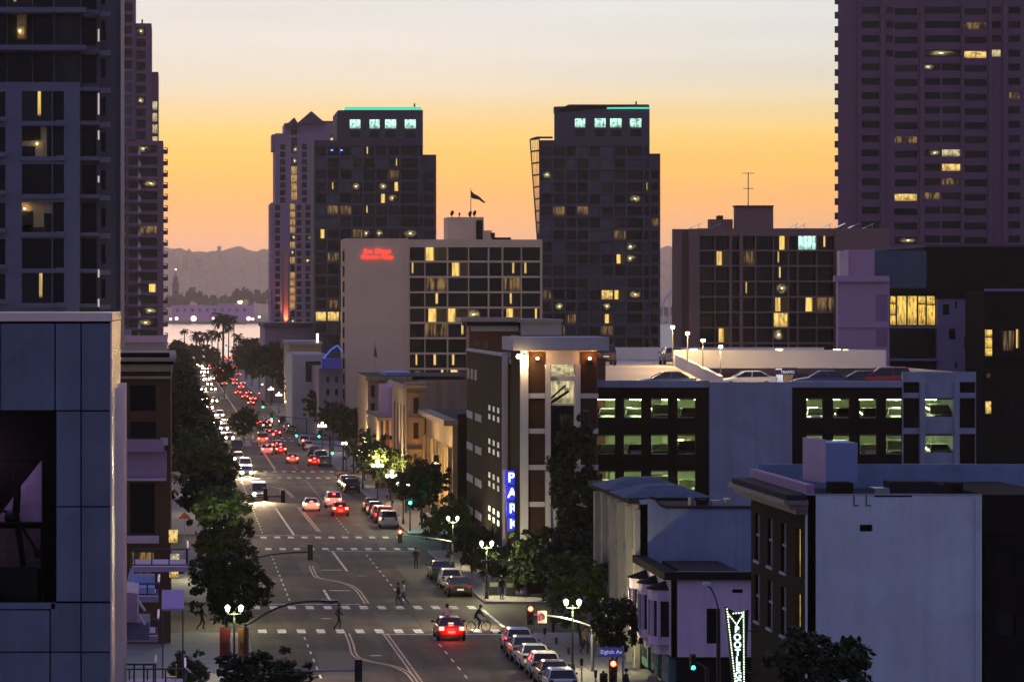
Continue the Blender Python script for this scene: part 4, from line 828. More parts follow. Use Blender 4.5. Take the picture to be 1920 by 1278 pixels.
# ---- cream bank building with lit street front
o = thing('cream_bank', 'cream stone building with golden-lit columns and round sign', 'building', (28, 400, gd(400)))
Dn, Df = 384., 440.; zb = gd(400)
X2 = gx(760, Df)
gold = mat('gold_stone', (.44, .32, .16), .85, .2, .8)
front(o, 412., 763, 797, 722, GND(412), [(775, 785, y, y + 30, M_[m_]) for y, m_ in ((745, 'glassm'), (792, 'glassm'), (850, 'l3'))], st, .3, 'tower_front')
for y in (736, 782, 842): pbox(o, 411.75, 762, 798, y, y + 4, .25, G('tan'), 'string_course'); body(o, 412., 763, 797, 722, GND(412), 26, st, .3, 'tower_block')
street_wall(o, 'tower_street_wall', st, 412.4, 440, zb, gz(722, 412), [(4 + 6 * i, 6.2 + 6 * i, 3, 11, G('l3')) for i in range(4)], .4, X=gx(763, 412) - .02)
b = MB(); b.prism([(gx(752, 412), gz(727, 412)), (gx(800, 412), gz(727, 412)), (gx(798, 412), gz(722, 412)), (gx(758, 412), gz(721, 412))], 'y', 410.6, 441); b.build('cornice', G('tan'), o)
box3(o, gx(757, 412), gx(797, 412), 411, 411.8, gz(721.2, 412), gz(716, 412), G('tan'), 'parapet'); box3(o, gx(759, 412), gx(797, 412), 411.9, 440.5, gz(720.8, 412), gz(720.2, 412), G('roof'), 'roof')
x0 = gx(797, 388); hz_ = gz(776, 412)
street_wall(o, 'colonnade_wall', gold, 372, 411.9, gd(392), hz_, [(2.2 + 4.2 * i, 4.6 + 4.2 * i, 1.2, hz_ - gd(392) - 3.2, G('l3')) for i in range(9)], .7, X=XB + .4)
for i in range(10): box3(o, XB - .02, XB + .4, 373.2 + 4.2 * i - .55, 373.2 + 4.2 * i + .55, gd(392), hz_ - 2.2, gold, 'column')
box3(o, XB - .5, XB + .9, 371.4, 412, hz_ - .0, hz_ + .55, G('tan'), 'cornice'); box3(o, XB + .9, 60, 372, 444, gd(392), hz_ - .3, G('roof'), 'main_block')
front(o, 371.6, gx(XB + .9, 1) if False else 333 + (XB + .9) * F / 371.6, 333 + 60 * F / 371.6, 776, GND(371.6), [], G('brickd'), .3, 'side_wall')
rs = thing('round_sign', 'round glowing shop sign hanging on the golden-lit facade', 'sign', (gx(817, 372), 372, gz(880, 372)))
b = MB(); b.prism([(gx(817, 372) + .38 * math.cos(t), gz(872, 372) + .38 * math.sin(t)) for t in [k * .3927 for k in range(16)]], 'y', 371.0, 371.15); b.build('disc', mat('cream_sign_glow', (.8, .7, .5), .5, 0, emit=(1, .80, .40), es=1.6), rs)
MB().box(gx(812, 372), gx(822, 372), 371.2, 371.3, gz(893, 372), gz(852, 372)).build('back_board', G('black'), rs)
# ---- brick block with a deep cornice behind the car park
D = 372.; o = bldg('brick_block', 'red brick block with deep pale cornice behind the car park', D, 925)
front(o, D, 880, 1056, 613, GND(D), [(890 + 17 * i, 899 + 17 * i, 640, 660, G('glassm')) for i in range(2)], G('brickr'), .3); body(o, D, 880, 1056, 613, GND(D), 20, G('brickr'), .3, bl=874)
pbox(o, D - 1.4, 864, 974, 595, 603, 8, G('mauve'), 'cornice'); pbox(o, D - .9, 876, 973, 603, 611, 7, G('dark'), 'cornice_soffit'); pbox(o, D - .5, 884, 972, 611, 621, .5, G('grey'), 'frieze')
pbox(o, D - 2.4, 971, 1056, 598, 604, 22, G('mauve'), 'cornice'); pbox(o, D - 1.9, 977, 1053, 604, 628, 20, G('grey'), 'roof_block'); pbox(o, D - .3, 958, 972, 628, 648, .3, lav, 'wall_plaque')

# uplights washing the two classical fronts
def uplight(parent, X, Y, Z, power, col, tilt, az=0.):
    b = MB(); b.tube((X, Y, Z), (X, Y, Z + .22), .12, .16, 8); b.build('uplight', G('black'), parent)
    l = bpy.data.lights.new('uplight_lamp', 'SPOT'); l.energy = power; l.color = col; l.spot_size = R(75); l.spot_blend = .8; l.shadow_soft_size = .12
    q_ = bpy.data.objects.new('uplight_lamp', l); C.objects.link(q_); q_.parent = parent; q_.location = Vector((X, Y, Z + .3)) - Vector(WL[parent.name]); q_.rotation_euler = (R(180 - tilt), 0, az)
bank = [o_ for o_ in bpy.data.objects if o_.name.startswith('cream_bank')][0]; hall = [o_ for o_ in bpy.data.objects if o_.name.startswith('columned_hall')][0]
for i in range(5): uplight(bank, XB - 1.1, 376 + 8.4 * i, gd(392) + .13, 1700, (1, .44, .04), 14, R(-90))
for i in range(2): uplight(bank, gx(763, 412) - 1.2, 418 + 12 * i, gd(412) + .13, 1500, (1, .60, .18), 14, R(-90))
uplight(bank, gx(780, 408), 408.5, gd(412) + .13, 900, (1, .62, .18), 10, 0)
for px in (716, 728, 742): uplight(hall, gx(px, 455.4), 455.4, gd(455) + .13, 900, (1, .40, .12), 12, 0)
for i in range(3): uplight(hall, gx(690, 500) - 1.2, 503 + 9 * i, gd(500) + .13, 1000, (1, .62, .3), 14, R(-90))
# ================================================================ car park and the buildings before it
# ---- multi-storey car park
M_['brickm'] = brick('maroon_brick', (.045, .019, .014), (.034, .014, .011), (.04, .028, .026))
D = 285.; o = bldg('car_park', 'multi-storey car park with green-lit openings and dark brick bays', D, 1400); k_ = D / F
CW = streaks(mat('carpark_blue_concrete', (.32, .34, .44), .85, .10, .5, bump=.1), .90, 1.06); cd = G('brickd'); inn = mat('carpark_inside', (.52, .56, .40), .8, .15, .4)
rowsY = ((746, 783), (813, 851), (881, 919), (948, 986), (1016, 1054))
X0, X1 = gx(1120, D), gx(1830, D); ZF = [gz(y1 + 20, D) for y0, y1 in rowsY]
ops = [(a, b_, y0, y1, None) for a, b_ in ((1120.6, 1154), (1170, 1203), (1221, 1253), (1270.6, 1304)) for y0, y1 in rowsY]
front(o, D, 1120, 1330, 726, GND(D), ops, cd, .35, 'brick_bay')
ops = [(a, b_, y0, y1, None) for a, b_ in ((1512, 1543), (1562.5, 1593), (1612, 1644), (1661, 1691)) for y0, y1 in rowsY]
front(o, D, 1485.5, 1692, 726, GND(D), ops, cd, .35, 'brick_bay')
front(o, D - .4, 1330.3, 1485.2, 716, GND(D), [], CW, .4, 'blank_bay')
pbox(o, D - .25, 1120, 1330, 713, 726, .7, CW, 'parapet'); pbox(o, D - .25, 1485.5, 1692, 714, 726, .7, CW, 'parapet')
for a, b_ in ((1120.6, 1154), (1170, 1203), (1221, 1253), (1270.6, 1304), (1512, 1543), (1562.5, 1593), (1612, 1644), (1661, 1691)):
    for y0, y1 in rowsY: pbox(o, D + .02, a + 2, b_ - 2, y1 - 1, y1 + 7.5, .25, CW, 'opening_sill')
# framed corner bay
ops = [(1734.5, 1787, y0, y0 + 35, None) for y0, y1 in rowsY]
front(o, D - .3, 1692.3, 1830, 697, GND(D), ops + [(1694, 1724, 716, 736, cd), (1798, 1829, 716, 736, cd)] + [(a, b_, y0, y0 + 56, cd) for y0, y1 in rowsY for a, b_ in ((1694, 1724), (1798, 1829))], CW, .3, 'frame_bay', )
for a, b_ in ((1724, 1734), (1788, 1798)): fin(o, D - .3, a, b_, 716, GND(D), .3, CW, 'pilaster')
# floors, back wall, piers and tubes inside: real depth behind the openings
for z in ZF: box3(o, X0, X1, D + .4, D + 34, z - .22, z, inn, 'floor')
box3(o, X0, X1, D + 34, D + 34.4, gd(D), gz(727, D), inn, 'back_wall')
box3(o, X0 - .3, X0 - .05, D + .4, D + 34, gd(D), gz(727, D), G('dark'), 'end_wall'); box3(o, X1 - .3, X1, D + .1, D + 60, gd(D), gz(700, D), CW, 'end_wall')
for z in ZF[:4]:
    for i in range(7):
        x = X0 + 1.9 + i * 4.2
        for dy in (8.5, 20): box3(o, x, x + .45, D + dy, D + dy + .45, z, z + 2.45, inn, 'pier')
bmk = mat('carpark_beam', (.16, .17, .13), .85, .15, .6)
for z in ZF[:4]:
    for dy in (2.5, 7.5, 12.5, 18, 24, 30): box3(o, X0, X1 - .3, D + dy, D + dy + .5, z + 2.14, z + 2.44, bmk, 'beam')
tube = mat('fluorescent_tube', (.8, .9, .8), .5, 0, emit=(.80, 1.0, .48), es=75.)
for j, z in enumerate(ZF[:4]):
    for i in range(11):
        for dy in (5, 15, 26):
            x = X0 + .6 + i * 2.5 + (j % 2) * .7; box3(o, x, x + 1.3, D + dy, D + dy + .12, z + 2.06, z + 2.12, tube, 'tube_light')
# roof decks
deck = mat('pale_deck_concrete', (.42, .38, .37), .8, .12, .5); zd = 13.62
box3(o, X0, X1 - .3, D + .45, D + 37, zd - .25, zd, deck, 'roof_deck')
XR_ = gx(1338, 295); b = MB(); b.add([(X0, D + 4, zd + .01), (XR_, D + 4, zd + .01), (XR_, D + 34, 15.2), (X0, D + 34, 15.2)], [(0, 1, 2, 3)]); b.build('ramp', deck, o)
b = MB(); x = XR_
b.add([(x, 292, zd + 1.2), (x, 318, 16.15), (x, 318, zd), (x, 292, zd), (x + .3, 292, zd + 1.2), (x + .3, 318, 16.15), (x + .3, 318, zd), (x + .3, 292, zd)], [(0, 1, 2, 3), (7, 6, 5, 4), (0, 4, 5, 1), (0, 3, 7, 4)]); b.build('ramp_wall', G('white'), o)
wp = G('white'); box3(o, XR_, X1 - .4, 319, 319.3, gz(690, 319), gz(656, 319), wp, 'upper_parapet'); box3(o, XR_ + .3, X1 - .4, 319.4, 352, gz(690, 319), gz(690, 319) + .25, deck, 'upper_deck')
box3(o, X0, X1, 352, 352.3, 14.5, gz(651, 352), wp, 'rear_parapet'); box3(o, X0, XR_, 319.5, 352, 15.0, 15.22, deck, 'upper_deck')
b = MB(); b.add([(gx(1590, 322), 322, gz(658, 322)), (gx(1652, 322), 322, gz(661, 322)), (gx(1652, 330), 330, gz(656, 330)), (gx(1590, 330), 330, gz(654, 330))], [(0, 1, 2, 3)]); b.build('canopy_roof', lav, o)
MB().box(gx(1649, 321), gx(1653, 321), 321, 321.2, zd, gz(661, 321)).build('canopy_post', wp, o)
# lamps along the ramp
lh = mat('deck_lamp_glow', (.9, .85, .7), .5, 0, emit=(1, .82, .45), es=14.)
def deck_lamp(i, px, y0, y1, Dl, label, power=1900.):
    x = gx(px, Dl); t = thing('deck_lamp', label, 'lamp', (x, Dl, gz(y1, Dl)), group='lamps on the car park deck')
    MB().tube((x, Dl, gz(y1, Dl)), (x, Dl, gz(y0, Dl)), .06, .05).build('pole', G('steel'), t); box3(t, x - .14, x + .14, Dl - .14, Dl + .14, gz(y0 + 4, Dl), gz(y0, Dl), lh, 'lamp_head')
    l = bpy.data.lights.new('deck_lamp_light', 'POINT'); l.energy = power; l.color = (1, .66, .25); l.shadow_soft_size = .2
    q = bpy.data.objects.new('deck_lamp_light', l); C.objects.link(q); q.parent = t; q.location = (0, -.35, gz(y0, Dl) - gz(y1, Dl) + .1)
for i, (px, y0, y1, Dl) in enumerate(((1261, 611, 665, 318.2), (1289, 623, 680, 310), (1318, 636, 694, 302), (1351, 648, 706, 293))): deck_lamp(i, px, y0, y1, Dl, '%s lamp post from the back along the car park ramp wall' % ORD[i])
for i, (px, py) in enumerate(((1300, 659), (1461, 659), (1569, 659), (1587, 660))):
    x, z = gx(px, 334), gz(py, 334); t = thing('wall_lamp', '%s glowing flood lamp from the left behind the deck parapet' % ORD[i], 'lamp', (x, 334, 15.2), group='flood lamps behind the deck parapet')
    MB().tube((x, 334, 14.9), (x, 334, z), .05).build('post', G('steel'), t); box3(t, x - .28, x + .28, 333.9, 334.1, z - .22, z + .22, lh, 'lamp_head')
    if i in (0, 1): 
        l = bpy.data.lights.new('flood_light', 'POINT'); l.energy = 1300; l.color = (1, .66, .26); l.shadow_soft_size = .2; q = bpy.data.objects.new('flood_light', l); C.objects.link(q); q.parent = t; q.location = (0, -.5, z - 15.2)
sg = thing('deck_sign', 'dark blue notice board with pale lettering on the car park roof', 'sign', (gx(1472, 300), 300, zd))
box3(sg, gx(1453, 300), gx(1495, 300), 300, 300.1, gz(701, 300), gz(689, 300), mat('navy_sign', (.03, .03, .09), .5, 0), 'board')
wt = mat('white_sign_print', (.7, .72, .78), .5, 0, emit=(.7, .75, .95), es=.5); text('TRAFFIC', 'lettering', wt, sg, (gx(1477, 300), 299.97, gz(697.5, 300)), .30, (R(90), 0, 0), .01, 2); box3(sg, gx(1454, 300), gx(1466, 300), 299.96, 299.99, gz(693, 300), gz(690, 300), wt, 'pale_bar')
box3(sg, gx(1455, 300), gx(1467, 300), 299.8, 299.95, zd, gz(702, 300), wt, 'pay_box'); box3(sg, gx(1470, 300), gx(1486, 300), 299.9, 300.3, zd, gz(702, 300), G('tan'), 'cabinet')
# ---- stair tower of the car park
D = 278.; o = bldg('stair_tower', 'brick stair tower with pale piers and sconces at car park corner', D, 1045); gp = mat('pale_pier', (.40, .36, .42), .8, .1, .6)
pbox(o, D - 1.0, 962, 1142, 632, 657, 9.5, gp, 'roof_slab')
GB = GND(D)
front(o, D, 990, 1120, 657, GB, [(1033, 1077, 683, 706, G('lw')), (1033, 1077, 714, 757, G('lw')), (1033, 1077, 760, 940, G('glass'))], gp, .6, 'front_wall')
body(o, D, 976, 1121, 657, GB, 8, G('brickd'), .6)
for a, b_ in ((990.5, 1021.5), (1088.5, 1119.5)): pbox(o, D - .06, a, b_, 660, GB, .06, G('brickm'), 'brick_panel')
for y in (737, 803, 871, 940, 1008):
    for a, b_ in ((990, 1022), (1088, 1122)): pbox(o, D - .14, a, b_, y, y + 9.5, .14, gp, 'band')
fin(o, D, 975, 990, 657, GB, .3, gp, 'corner_pier'); fin(o, D, 1022, 1032, 683, GB, .2, gp, 'pier'); fin(o, D, 1078, 1088, 683, GB, .2, gp, 'pier')
b = MB(); b.tube((gx(1033, D), D + .5, gz(748, D)), (gx(1062, D), D + .5, gz(722, D)), .07); b.tube((gx(1033, D), D + .5, gz(756, D)), (gx(1068, D), D + .5, gz(733, D)), .1); b.build('stair_flight', G('dark'), o)
fin(o, D + .58, 1054.5, 1056, 683, 757, .04, G('dark'), 'mullion')
scm = mat('sconce_glow', (1, .7, .4), .5, 0, emit=(1, .55, .16), es=26.)
for i, (px, lb) in enumerate(((1007, 'orange sconce on the left brick panel of the stair tower'), (1105, 'orange sconce on the right brick panel of the stair tower'))):
    x, z = gx(px, D), gz(672, D); s = thing('sconce', lb, 'wall lamp', (x, D - .1, z), group='stair tower sconces')
    b = MB(); b.ball((x, D - .3, z), .11); b.build('bulb', scm, s); b = MB(); b.tube((x, D - .3, z - .28), (x, D - .3, z - .06), .05, .14); b.tube((x, D - .06, z - .2), (x, D - .3, z - .2), .03); b.build('bracket', G('black'), s)
    l = bpy.data.lights.new('sconce_light', 'POINT'); l.energy = 120; l.color = (1, .45, .10); l.shadow_soft_size = .08; q = bpy.data.objects.new('sconce_light', l); C.objects.link(q); q.parent = s; q.location = (0, -.35, .05)
wg2 = mat('white_flood_glow', (1, .9, .7), .5, 0, emit=(1, .86, .55), es=26.)
for i, (px, py) in enumerate(((972, 668), (983, 670))):
    x, z = gx(px, D - .8), gz(py, D - .8); s = thing('flood_lamp', ['white flood lamp at the left roof corner of the stair tower', 'white flood lamp nearest the stair tower corner pier'][i], 'wall lamp', (x, D - .8, z), group='stair tower flood lamps')
    MB().ball((x, D - .8, z), .16).build('bulb', wg2, s); MB().tube((x, D - .8, z), (x, D - .3, z + .3), .04).build('bracket', G('black'), s)
    l = bpy.data.lights.new('flood_light', 'POINT'); l.energy = 220; l.color = (1, .74, .3); l.shadow_soft_size = .1; q = bpy.data.objects.new('flood_light', l); C.objects.link(q); q.parent = s; q.location = (0, -.25, -.2)
# street-side wing of the car park, seen edge-on with perforated brick
XG = 25.5; o = thing('perforated_wing', 'dark brick car park wing with pale bands and lit slots', 'building', (XG, 310, gd(310)))
zt = gz(668, 292); ops = []
mlit = mat('slot_light', (.8, .8, .7), .5, 0, emit=(1, .95, .68), es=1.5); mdim = mat('slot_dim_light', (.5, .5, .5), .5, 0, emit=(.75, .75, .80), es=.22)
g0 = gd(310)
for lv in range(5):
    for rr_ in range(2):
        for c in range(3): v = 1.5 + lv * 2.74 + rr_ * .72; ops.append((23 + c * 4.2, 24.6 + c * 4.2, v, v + .42, mlit if lv == 0 or lv == 1 else mdim))
facade(o, 'street_wall', cd, (XG, 329, g0), (0, -1), 37, zt - g0, ops, .045, 'slot_window')
box3(o, XG + .32, XG + 8, 292.2, 329, g0, zt - .1, G('brickr'), 'wing_block')
for lv in range(5):
    z = g0 + .9 + lv * 2.76
    for a in (313.2, 322.4): box3(o, XG - .06, XG, a, a + 6.2, z, z + .62, gp, 'band')
for a in (318, 322, 326): box3(o, XG - .05, XG, a, a + 2.2, zt - 2.4, zt - 1.5, gp, 'plaque')
box3(o, XG - .12, XG + .30, 291.7, 292.15, g0, zt + .05, gp, 'corner_pier'); box3(o, XG - .1, XG + .3, 292.2, 329, zt + .0, zt + .22, gp, 'coping')
box3(o, XG + .6, XG + 2.2, 286, 292, g0, gz(683, 288), G('brickr'), 'link_wall'); box3(o, XG + .4, XG + 2.2, 285.5, 292, gz(683, 288) + .0, gz(674, 288), gp, 'link_parapet')
# ---- PARK sign
D = 283.; sg = thing('park_sign', 'tall blue vertical sign reading PARK in white letters', 'sign', (gx(959, D), D, gz(1000, D)))
sb = mat('blue_sign_face', (.02, .03, .4), .4, 0, emit=(.015, .03, .85), es=.9); sw_ = mat('white_sign_letter', (.9, .9, 1), .4, 0, emit=(.88, .92, 1), es=1.35)
for i, ch in enumerate('PARK'):
    y0 = 882 + 29 * i; a = 946.5 + 1.6 * i
    x0, x1, z0, z1 = gx(a, D), gx(a + 24, D), gz(y0 + 26.5, D), gz(y0, D); fce = box3(sg, x0, x1, D, D + .35, z0, z1, sb, 'letter_box')
    text(ch, 'letter', sw_, sg, ((x0 + x1) / 2, D - .02, (z0 + z1) / 2), 1.0, (R(90), 0, 0), .015, 3)
box3(sg, gx(943.5, D), gx(947, D), D + .05, D + .3, gz(1010, D), gz(880, D), mat('pinkish_sign_edge', (.6, .45, .5), .5, .1), 'mast'); box3(sg, gx(951, D), gx(968, D), D + .1, D + .25, gz(1010, D), gz(882, D), G('black'), 'spine')
for y in (895, 980): box3(sg, gx(970, D), XG + .7, D + .1, D + .2, gz(y + 2, D), gz(y, D), G('black'), 'bracket')

# ---- mission-style building
Dn, Df = 218., 240.; o = thing('mission_building', 'mission-style building with curved parapet and tall pilasters', 'building', (XB, 229, gd(229)))
wb = streaks(mat('blue_white_stucco', (.25, .29, .43), .85, .10, .5, bump=.1), .90, 1.06); pil = mat('stone_pilaster', (.42, .38, .33), .8, .12, .8)
zg = gd(229); zt = gz(945, Dn)
b = MB(); P = [(XB, zg), (gx(1415, Dn), zg), (gx(1415, Dn), gz(953, Dn)), (gx(1250, Dn), gz(953, Dn)), (gx(1240, Dn), gz(950, Dn)), (gx(1233, Dn), gz(943, Dn)), (gx(1228, Dn), gz(937, Dn)), (gx(1220, Dn), gz(935, Dn)), (XB, gz(937, Dn))]
b.prism(P, 'y', Dn, Dn + .35); b.build('curved_gable_wall', wb, o)
for a, c in ((8, 8), (3, 4), (4, 5), (5, 6), (6, 7), (2, 3)):
    if a == c: continue
    p0, p1 = P[a], P[c]; b = MB(); b.prism([(p0[0], p0[1]), (p1[0], p1[1]), (p1[0], p1[1] + .16), (p0[0], p0[1] + .16)], 'y', Dn - .1, Dn + .45); b.build('coping', G('roof'), o)
box3(o, XB + .5, gx(1415, Dn), Dn + .36, Df, zg, gz(953, Dn) - .7, G('roof'), 'main_block')
W_ = Df - Dn; ops = []
for i in range(5):
    for v0, v1 in ((.6, 3.0), (3.9, 6.3), (7.0, 8.8)): ops.append((1.2 + 4.2 * i, 3.6 + 4.2 * i, v0, v1, G('glass') if (i + int(v0)) % 3 else G('l3')))
street_wall(o, 'street_wall', pil, Dn, Df, zg, zt, ops, .4)
for i in range(6): box3(o, XB - .3, XB - .0, Df - .6 - 4.2 * i - .5, Df - .6 - 4.2 * i + .3, zg, zt - .3, pil, 'pilaster')
box3(o, XB - .6, XB + .6, Dn + .4, Df + .3, zt, zt + .35, G('roof'), 'eaves')
for i, yc in enumerate((222.5, 232.0)):
    b = MB(); z0 = zt + .35; a = 2.6; b.add([(XB - .9, yc - a - 1, z0), (XB + 4.4, yc - a - 1, z0), (XB + 4.4, yc + a + 1, z0), (XB - .9, yc + a + 1, z0), (XB + .9, yc - 1, z0 + .6), (XB + 2.6, yc - 1, z0 + .6), (XB + 2.6, yc + 1, z0 + .6), (XB + .9, yc + 1, z0 + .6)],
        [(0, 1, 5, 4), (1, 2, 6, 5), (2, 3, 7, 6), (3, 0, 4, 7), (4, 5, 6, 7)]); b.build('hip_roof', mat('slate_blue_roof', (.09, .12, .18), .9, .3, 1.5, spec=.15) if i == 0 else bpy.data.materials['slate_blue_roof'], o)
for (a, b_, y0, y1, m) in ((1295, 1302, 930, 950, 'steel'), (1310, 1327, 936, 952, 'dark'), (1335, 1352, 938, 951, 'grey'), (1362, 1370, 935, 951, 'steel')): pbox(o, Dn + 8, a, b_, y0, y1 + 8, 1.2, G(m), 'roof_unit')
# ---- small white building with bow windows
Dn, Df = 204., 217.9; o = thing('bow_window_building', 'small white corner building with three bow windows and dark roof', 'building', (XB, 211, gd(211)))
wv = streaks(mat('lilac_white_stucco', (.66, .50, .64), .85, .08, .6, bump=.08), .84, 1.08); zb = gz(1231, Dn); zt = gz(1086, Dn); xr = gx(1412, Dn)
front(o, Dn, 333 + XB * F / Dn, 1412, 1086, 1231, [(1325, 1350, 1140, 1206, G('glass')), (1373, 1393, 1104, 1111, G('dark'))], wv, .25); box3(o, XB + .3, xr, Dn + .35, Df, zb, zt - .15, G('roof'), 'main_block')
street_wall(o, 'street_wall', wv, Dn, Df, zb, zt, [], .25); box3(o, XB + .4, xr, Dn + .5, Df, gd(Dn), zb - .02, G('dark'), 'shop_floor')
box3(o, XB - .45, xr, Dn - .35, Dn + .3, zt, zt + .42, G('dark'), 'cornice'); box3(o, XB - .45, XB + .3, Dn + .3, Df, zt, zt + .42, G('dark'), 'cornice'); box3(o, XB + 1.2, xr, Dn + 5, Df - .5, zt - .1, zt + .12, G('roof'), 'roof_hatch')
box3(o, XB + .3, xr, Dn + 1.2, Dn + 1.4, zt, zt + .36, G('grey'), 'inner_parapet')
for i, yc in enumerate((206.6, 210.9, 215.2)):
    n = 7; R0 = 1.55; prof = [(XB - .95 * math.sin(math.pi * t / (n - 1)) ** .7, yc - R0 * math.cos(math.pi * t / (n - 1))) for t in range(n)]
    for (z0, z1, sc_, nm, m) in ((zb + .0, zb + .55, .72, 'bay_base', wv), (zb + .55, zb + 1.0, 1, 'bay_apron', wv), (zb + 1.0, zb + 2.95, .94, 'bay_glazing', G('glass')), (zb + 2.95, zb + 3.55, 1, 'bay_head', wv)):
        b = MB(); b.prism([(XB - (XB - x) * sc_, yc + (y - yc) * sc_) for x, y in prof], 'z', z0, z1); b.build(nm, m, o)
    for t in range(1, n - 1): x, y = prof[t]; box3(o, x - .05, x + .12, y - .13, y + .13, zb + 1.0, zb + 2.95, wv, 'bay_mullion')
    b = MB(); b.add([(x - .12 * (1 if x < XB - .01 else 0), y, zb + 3.55) for x, y in prof] + [(XB, yc, zb + 4.0)], [(t, t + 1, n) for t in range(n - 1)]); b.build('bay_roof', G('dark'), o)
tealm = mat('teal_shopfront', (.10, .22, .20), .6, .1)
for yy in (206.5, 211, 215.5): box3(o, XB - .04, XB + .4, yy - 1.4, yy + 1.4, gd(211) + .5, zb - .1, tealm, 'shopfront'); box3(o, XB - .07, XB - .04, yy - 1.0, yy + 1.0, gd(211) + 1.0, zb - .5, G('glass'), 'shop_window')
# ---- dark corner building with blank side wall
Dn, Df = 160., 175.8; o = thing('blank_wall_building', 'dark three-storey building with huge blank lilac side wall', 'building', (XB, 168, gd(168)))
sw2 = streaks(mat('lilac_grey_wall', (.60, .64, .68), .85, .10, .5, bump=.12), .91, 1.05); zt = gz(926, Dn); zg = gd(168)
front(o, Dn, 1512, 1841, 926, GND(Dn), [(1612, 1636, 983, 996, G('dark'))], sw2, .25); box3(o, XB + .5, gx(1841, Dn), Dn + .35, Df, zg, zt - .5, G('roof'), 'main_block')
W_ = Df - Dn; ops = []; z3, z2 = gz(1075, 165) - zg, gz(1195, 165) - zg
for v in (z3, z2):
    for i in range(4): ops.append((1.2 + 3.75 * i, 2.7 + 3.75 * i, v, v + 2.15, M_['glass'] if i < 3 else M_['l1']))
street_wall(o, 'street_wall', cd, Dn, Df, zg, zt, ops, .3)
for v in (z3, z2):
    for i in range(3):
        yc = Df - (1.95 + 3.75 * i); box3(o, XB + .05, XB + .2, yc - .05, yc + .05, zg + v, zg + v + 2.15, gp, 'window_mullion'); box3(o, XB + .06, XB + .19, yc - .75, yc + .75, zg + v + 1.1, zg + v + 1.2, gp, 'window_transom'); box3(o, XB - .08, XB + .02, yc - .85, yc + .85, zg + v - .14, zg + v - .02, gp, 'sill')
for k, (e, a, c) in enumerate(((1.05, 0., .18), (.8, -.2, 0.), (.5, -.42, -.2))): box3(o, XB - e, XB - .01, Dn - .02 - .3 * (2 - k) * .5, Df + .2, zt - .45 + a, zt - .45 + c, mat('cornice_bronze_%d' % k, (.22, .17, .15), .7, .15, 1), 'cornice')
box3(o, XB - .9, XB + .05, Dn, Df, zt - .25, zt - .02, G('roof'), 'cornice_top')
box3(o, XB - .05, XB + .3, Dn, Df + .1, zt, zt + .4, lv2, 'parapet'); box3(o, XB + .3, gx(1950, Df), Df - .3, Df, zt - .5, zt + .62, mat('blue_rear_parapet', (.20, .27, .42), .8, .2, .8), 'rear_parapet')
Dp = 168.; pbox(o, Dp, 1549, 1608, 830, 905, 3.2, mat('blue_penthouse', (.26, .32, .52), .8, .06), 'penthouse_front')
b = MB(); b.prism([(gx(1505, Dp + 3), Dp + 3), (gx(1549, Dp) - .01, Dp + .01), (gx(1549, Dp) - .01, Dp + 3.19)], 'z', gz(905, Dp), gz(824, Dp)); b.build('penthouse_flank', lav, o)
for (a, b_, y0, y1, m) in ((1560, 1600, 905, 925, 'dark'), (1668, 1752, 902, 924, 'roof'), (1782, 1806, 905, 924, 'dark'), (1640, 1668, 915, 925, 'steel')): pbox(o, 166, a, b_, y0, y1, 1.5, G(m), 'roof_unit')
for px in (1601, 1624): MB().tube((gx(px, Dn), Dn - .03, gz(928, Dn)), (gx(px, Dn), Dn - .03, gz(947, Dn)), .02).tube((gx(px, Dn), Dn - .03, gz(947, Dn)), (gx(px + 9, Dn), Dn - .03, gz(947, Dn)), .02).build('hook', G('dark'), o)
pbox(o, Dn - .02, 1640, 1710, 928, 931, .02, G('dark'), 'flashing_stain'); MB().tube((gx(1830, Dn), Dn - .06, gz(930, Dn)), (gx(1830, Dn), Dn - .06, gd(Dn)), .05, .05, 8).build('drainpipe', sw2, o); pbox(o, Dn - .03, 1512, 1841, 925.5, 928, .03, gp, 'coping_edge'); 
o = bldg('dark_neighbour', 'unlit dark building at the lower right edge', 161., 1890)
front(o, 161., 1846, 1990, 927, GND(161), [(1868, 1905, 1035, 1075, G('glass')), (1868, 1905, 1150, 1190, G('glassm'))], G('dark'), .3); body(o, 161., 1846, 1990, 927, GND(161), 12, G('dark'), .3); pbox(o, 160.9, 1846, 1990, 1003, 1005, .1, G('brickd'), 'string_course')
# ---- BOOTLEGGER sign
D = 173.; sg = thing('bar_sign', 'tall tapering bar sign reading BOOTLEGGER edged with light bulbs', 'sign', (gx(1384, D), D, gz(1290, D)))
b = MB(); P = [(1359, 1135), (1382, 1149), (1404, 1142), (1397, 1300), (1376, 1300)]; b.prism([(gx(a, D), gz(c, D)) for a, c in P], 'y', D, D + .3); b.build('board', mat('dark_green_sign', (.008, .02, .012), .5, 0), sg)
bb = mat('sign_bulb', (1, 1, .9), .5, 0, emit=(.85, 1, .75), es=3.); lt = mat('sign_letter_glow', (.9, 1, .9), .5, 0, emit=(.78, 1, .90), es=1.6)
b = MB()
def line(a, c, n):
    for i in range(n):
        t = i / (n - 1); b.ball((gx(a[0] + (c[0] - a[0]) * t, D), D - .03, gz(a[1] + (c[1] - a[1]) * t, D)), .032, 6, 5)
line((1363, 1141), (1381, 1300), 34); line((1394, 1147), (1395, 1300), 34); line((1366, 1151), (1381, 1170), 6); line((1393, 1151), (1381, 1170), 6); line((1375, 1149), (1390, 1148), 4)
b.build('bulbs', bb, sg)['kind'] = 'stuff'
for i, ch in enumerate('BOOTLEGGER'): text(ch, 'letter', lt, sg, (gx(1382 + .35 * i, D), D - .03, gz(1180 + 14.2 * i, D)), .42, (R(90), 0, 0), .01, 4)
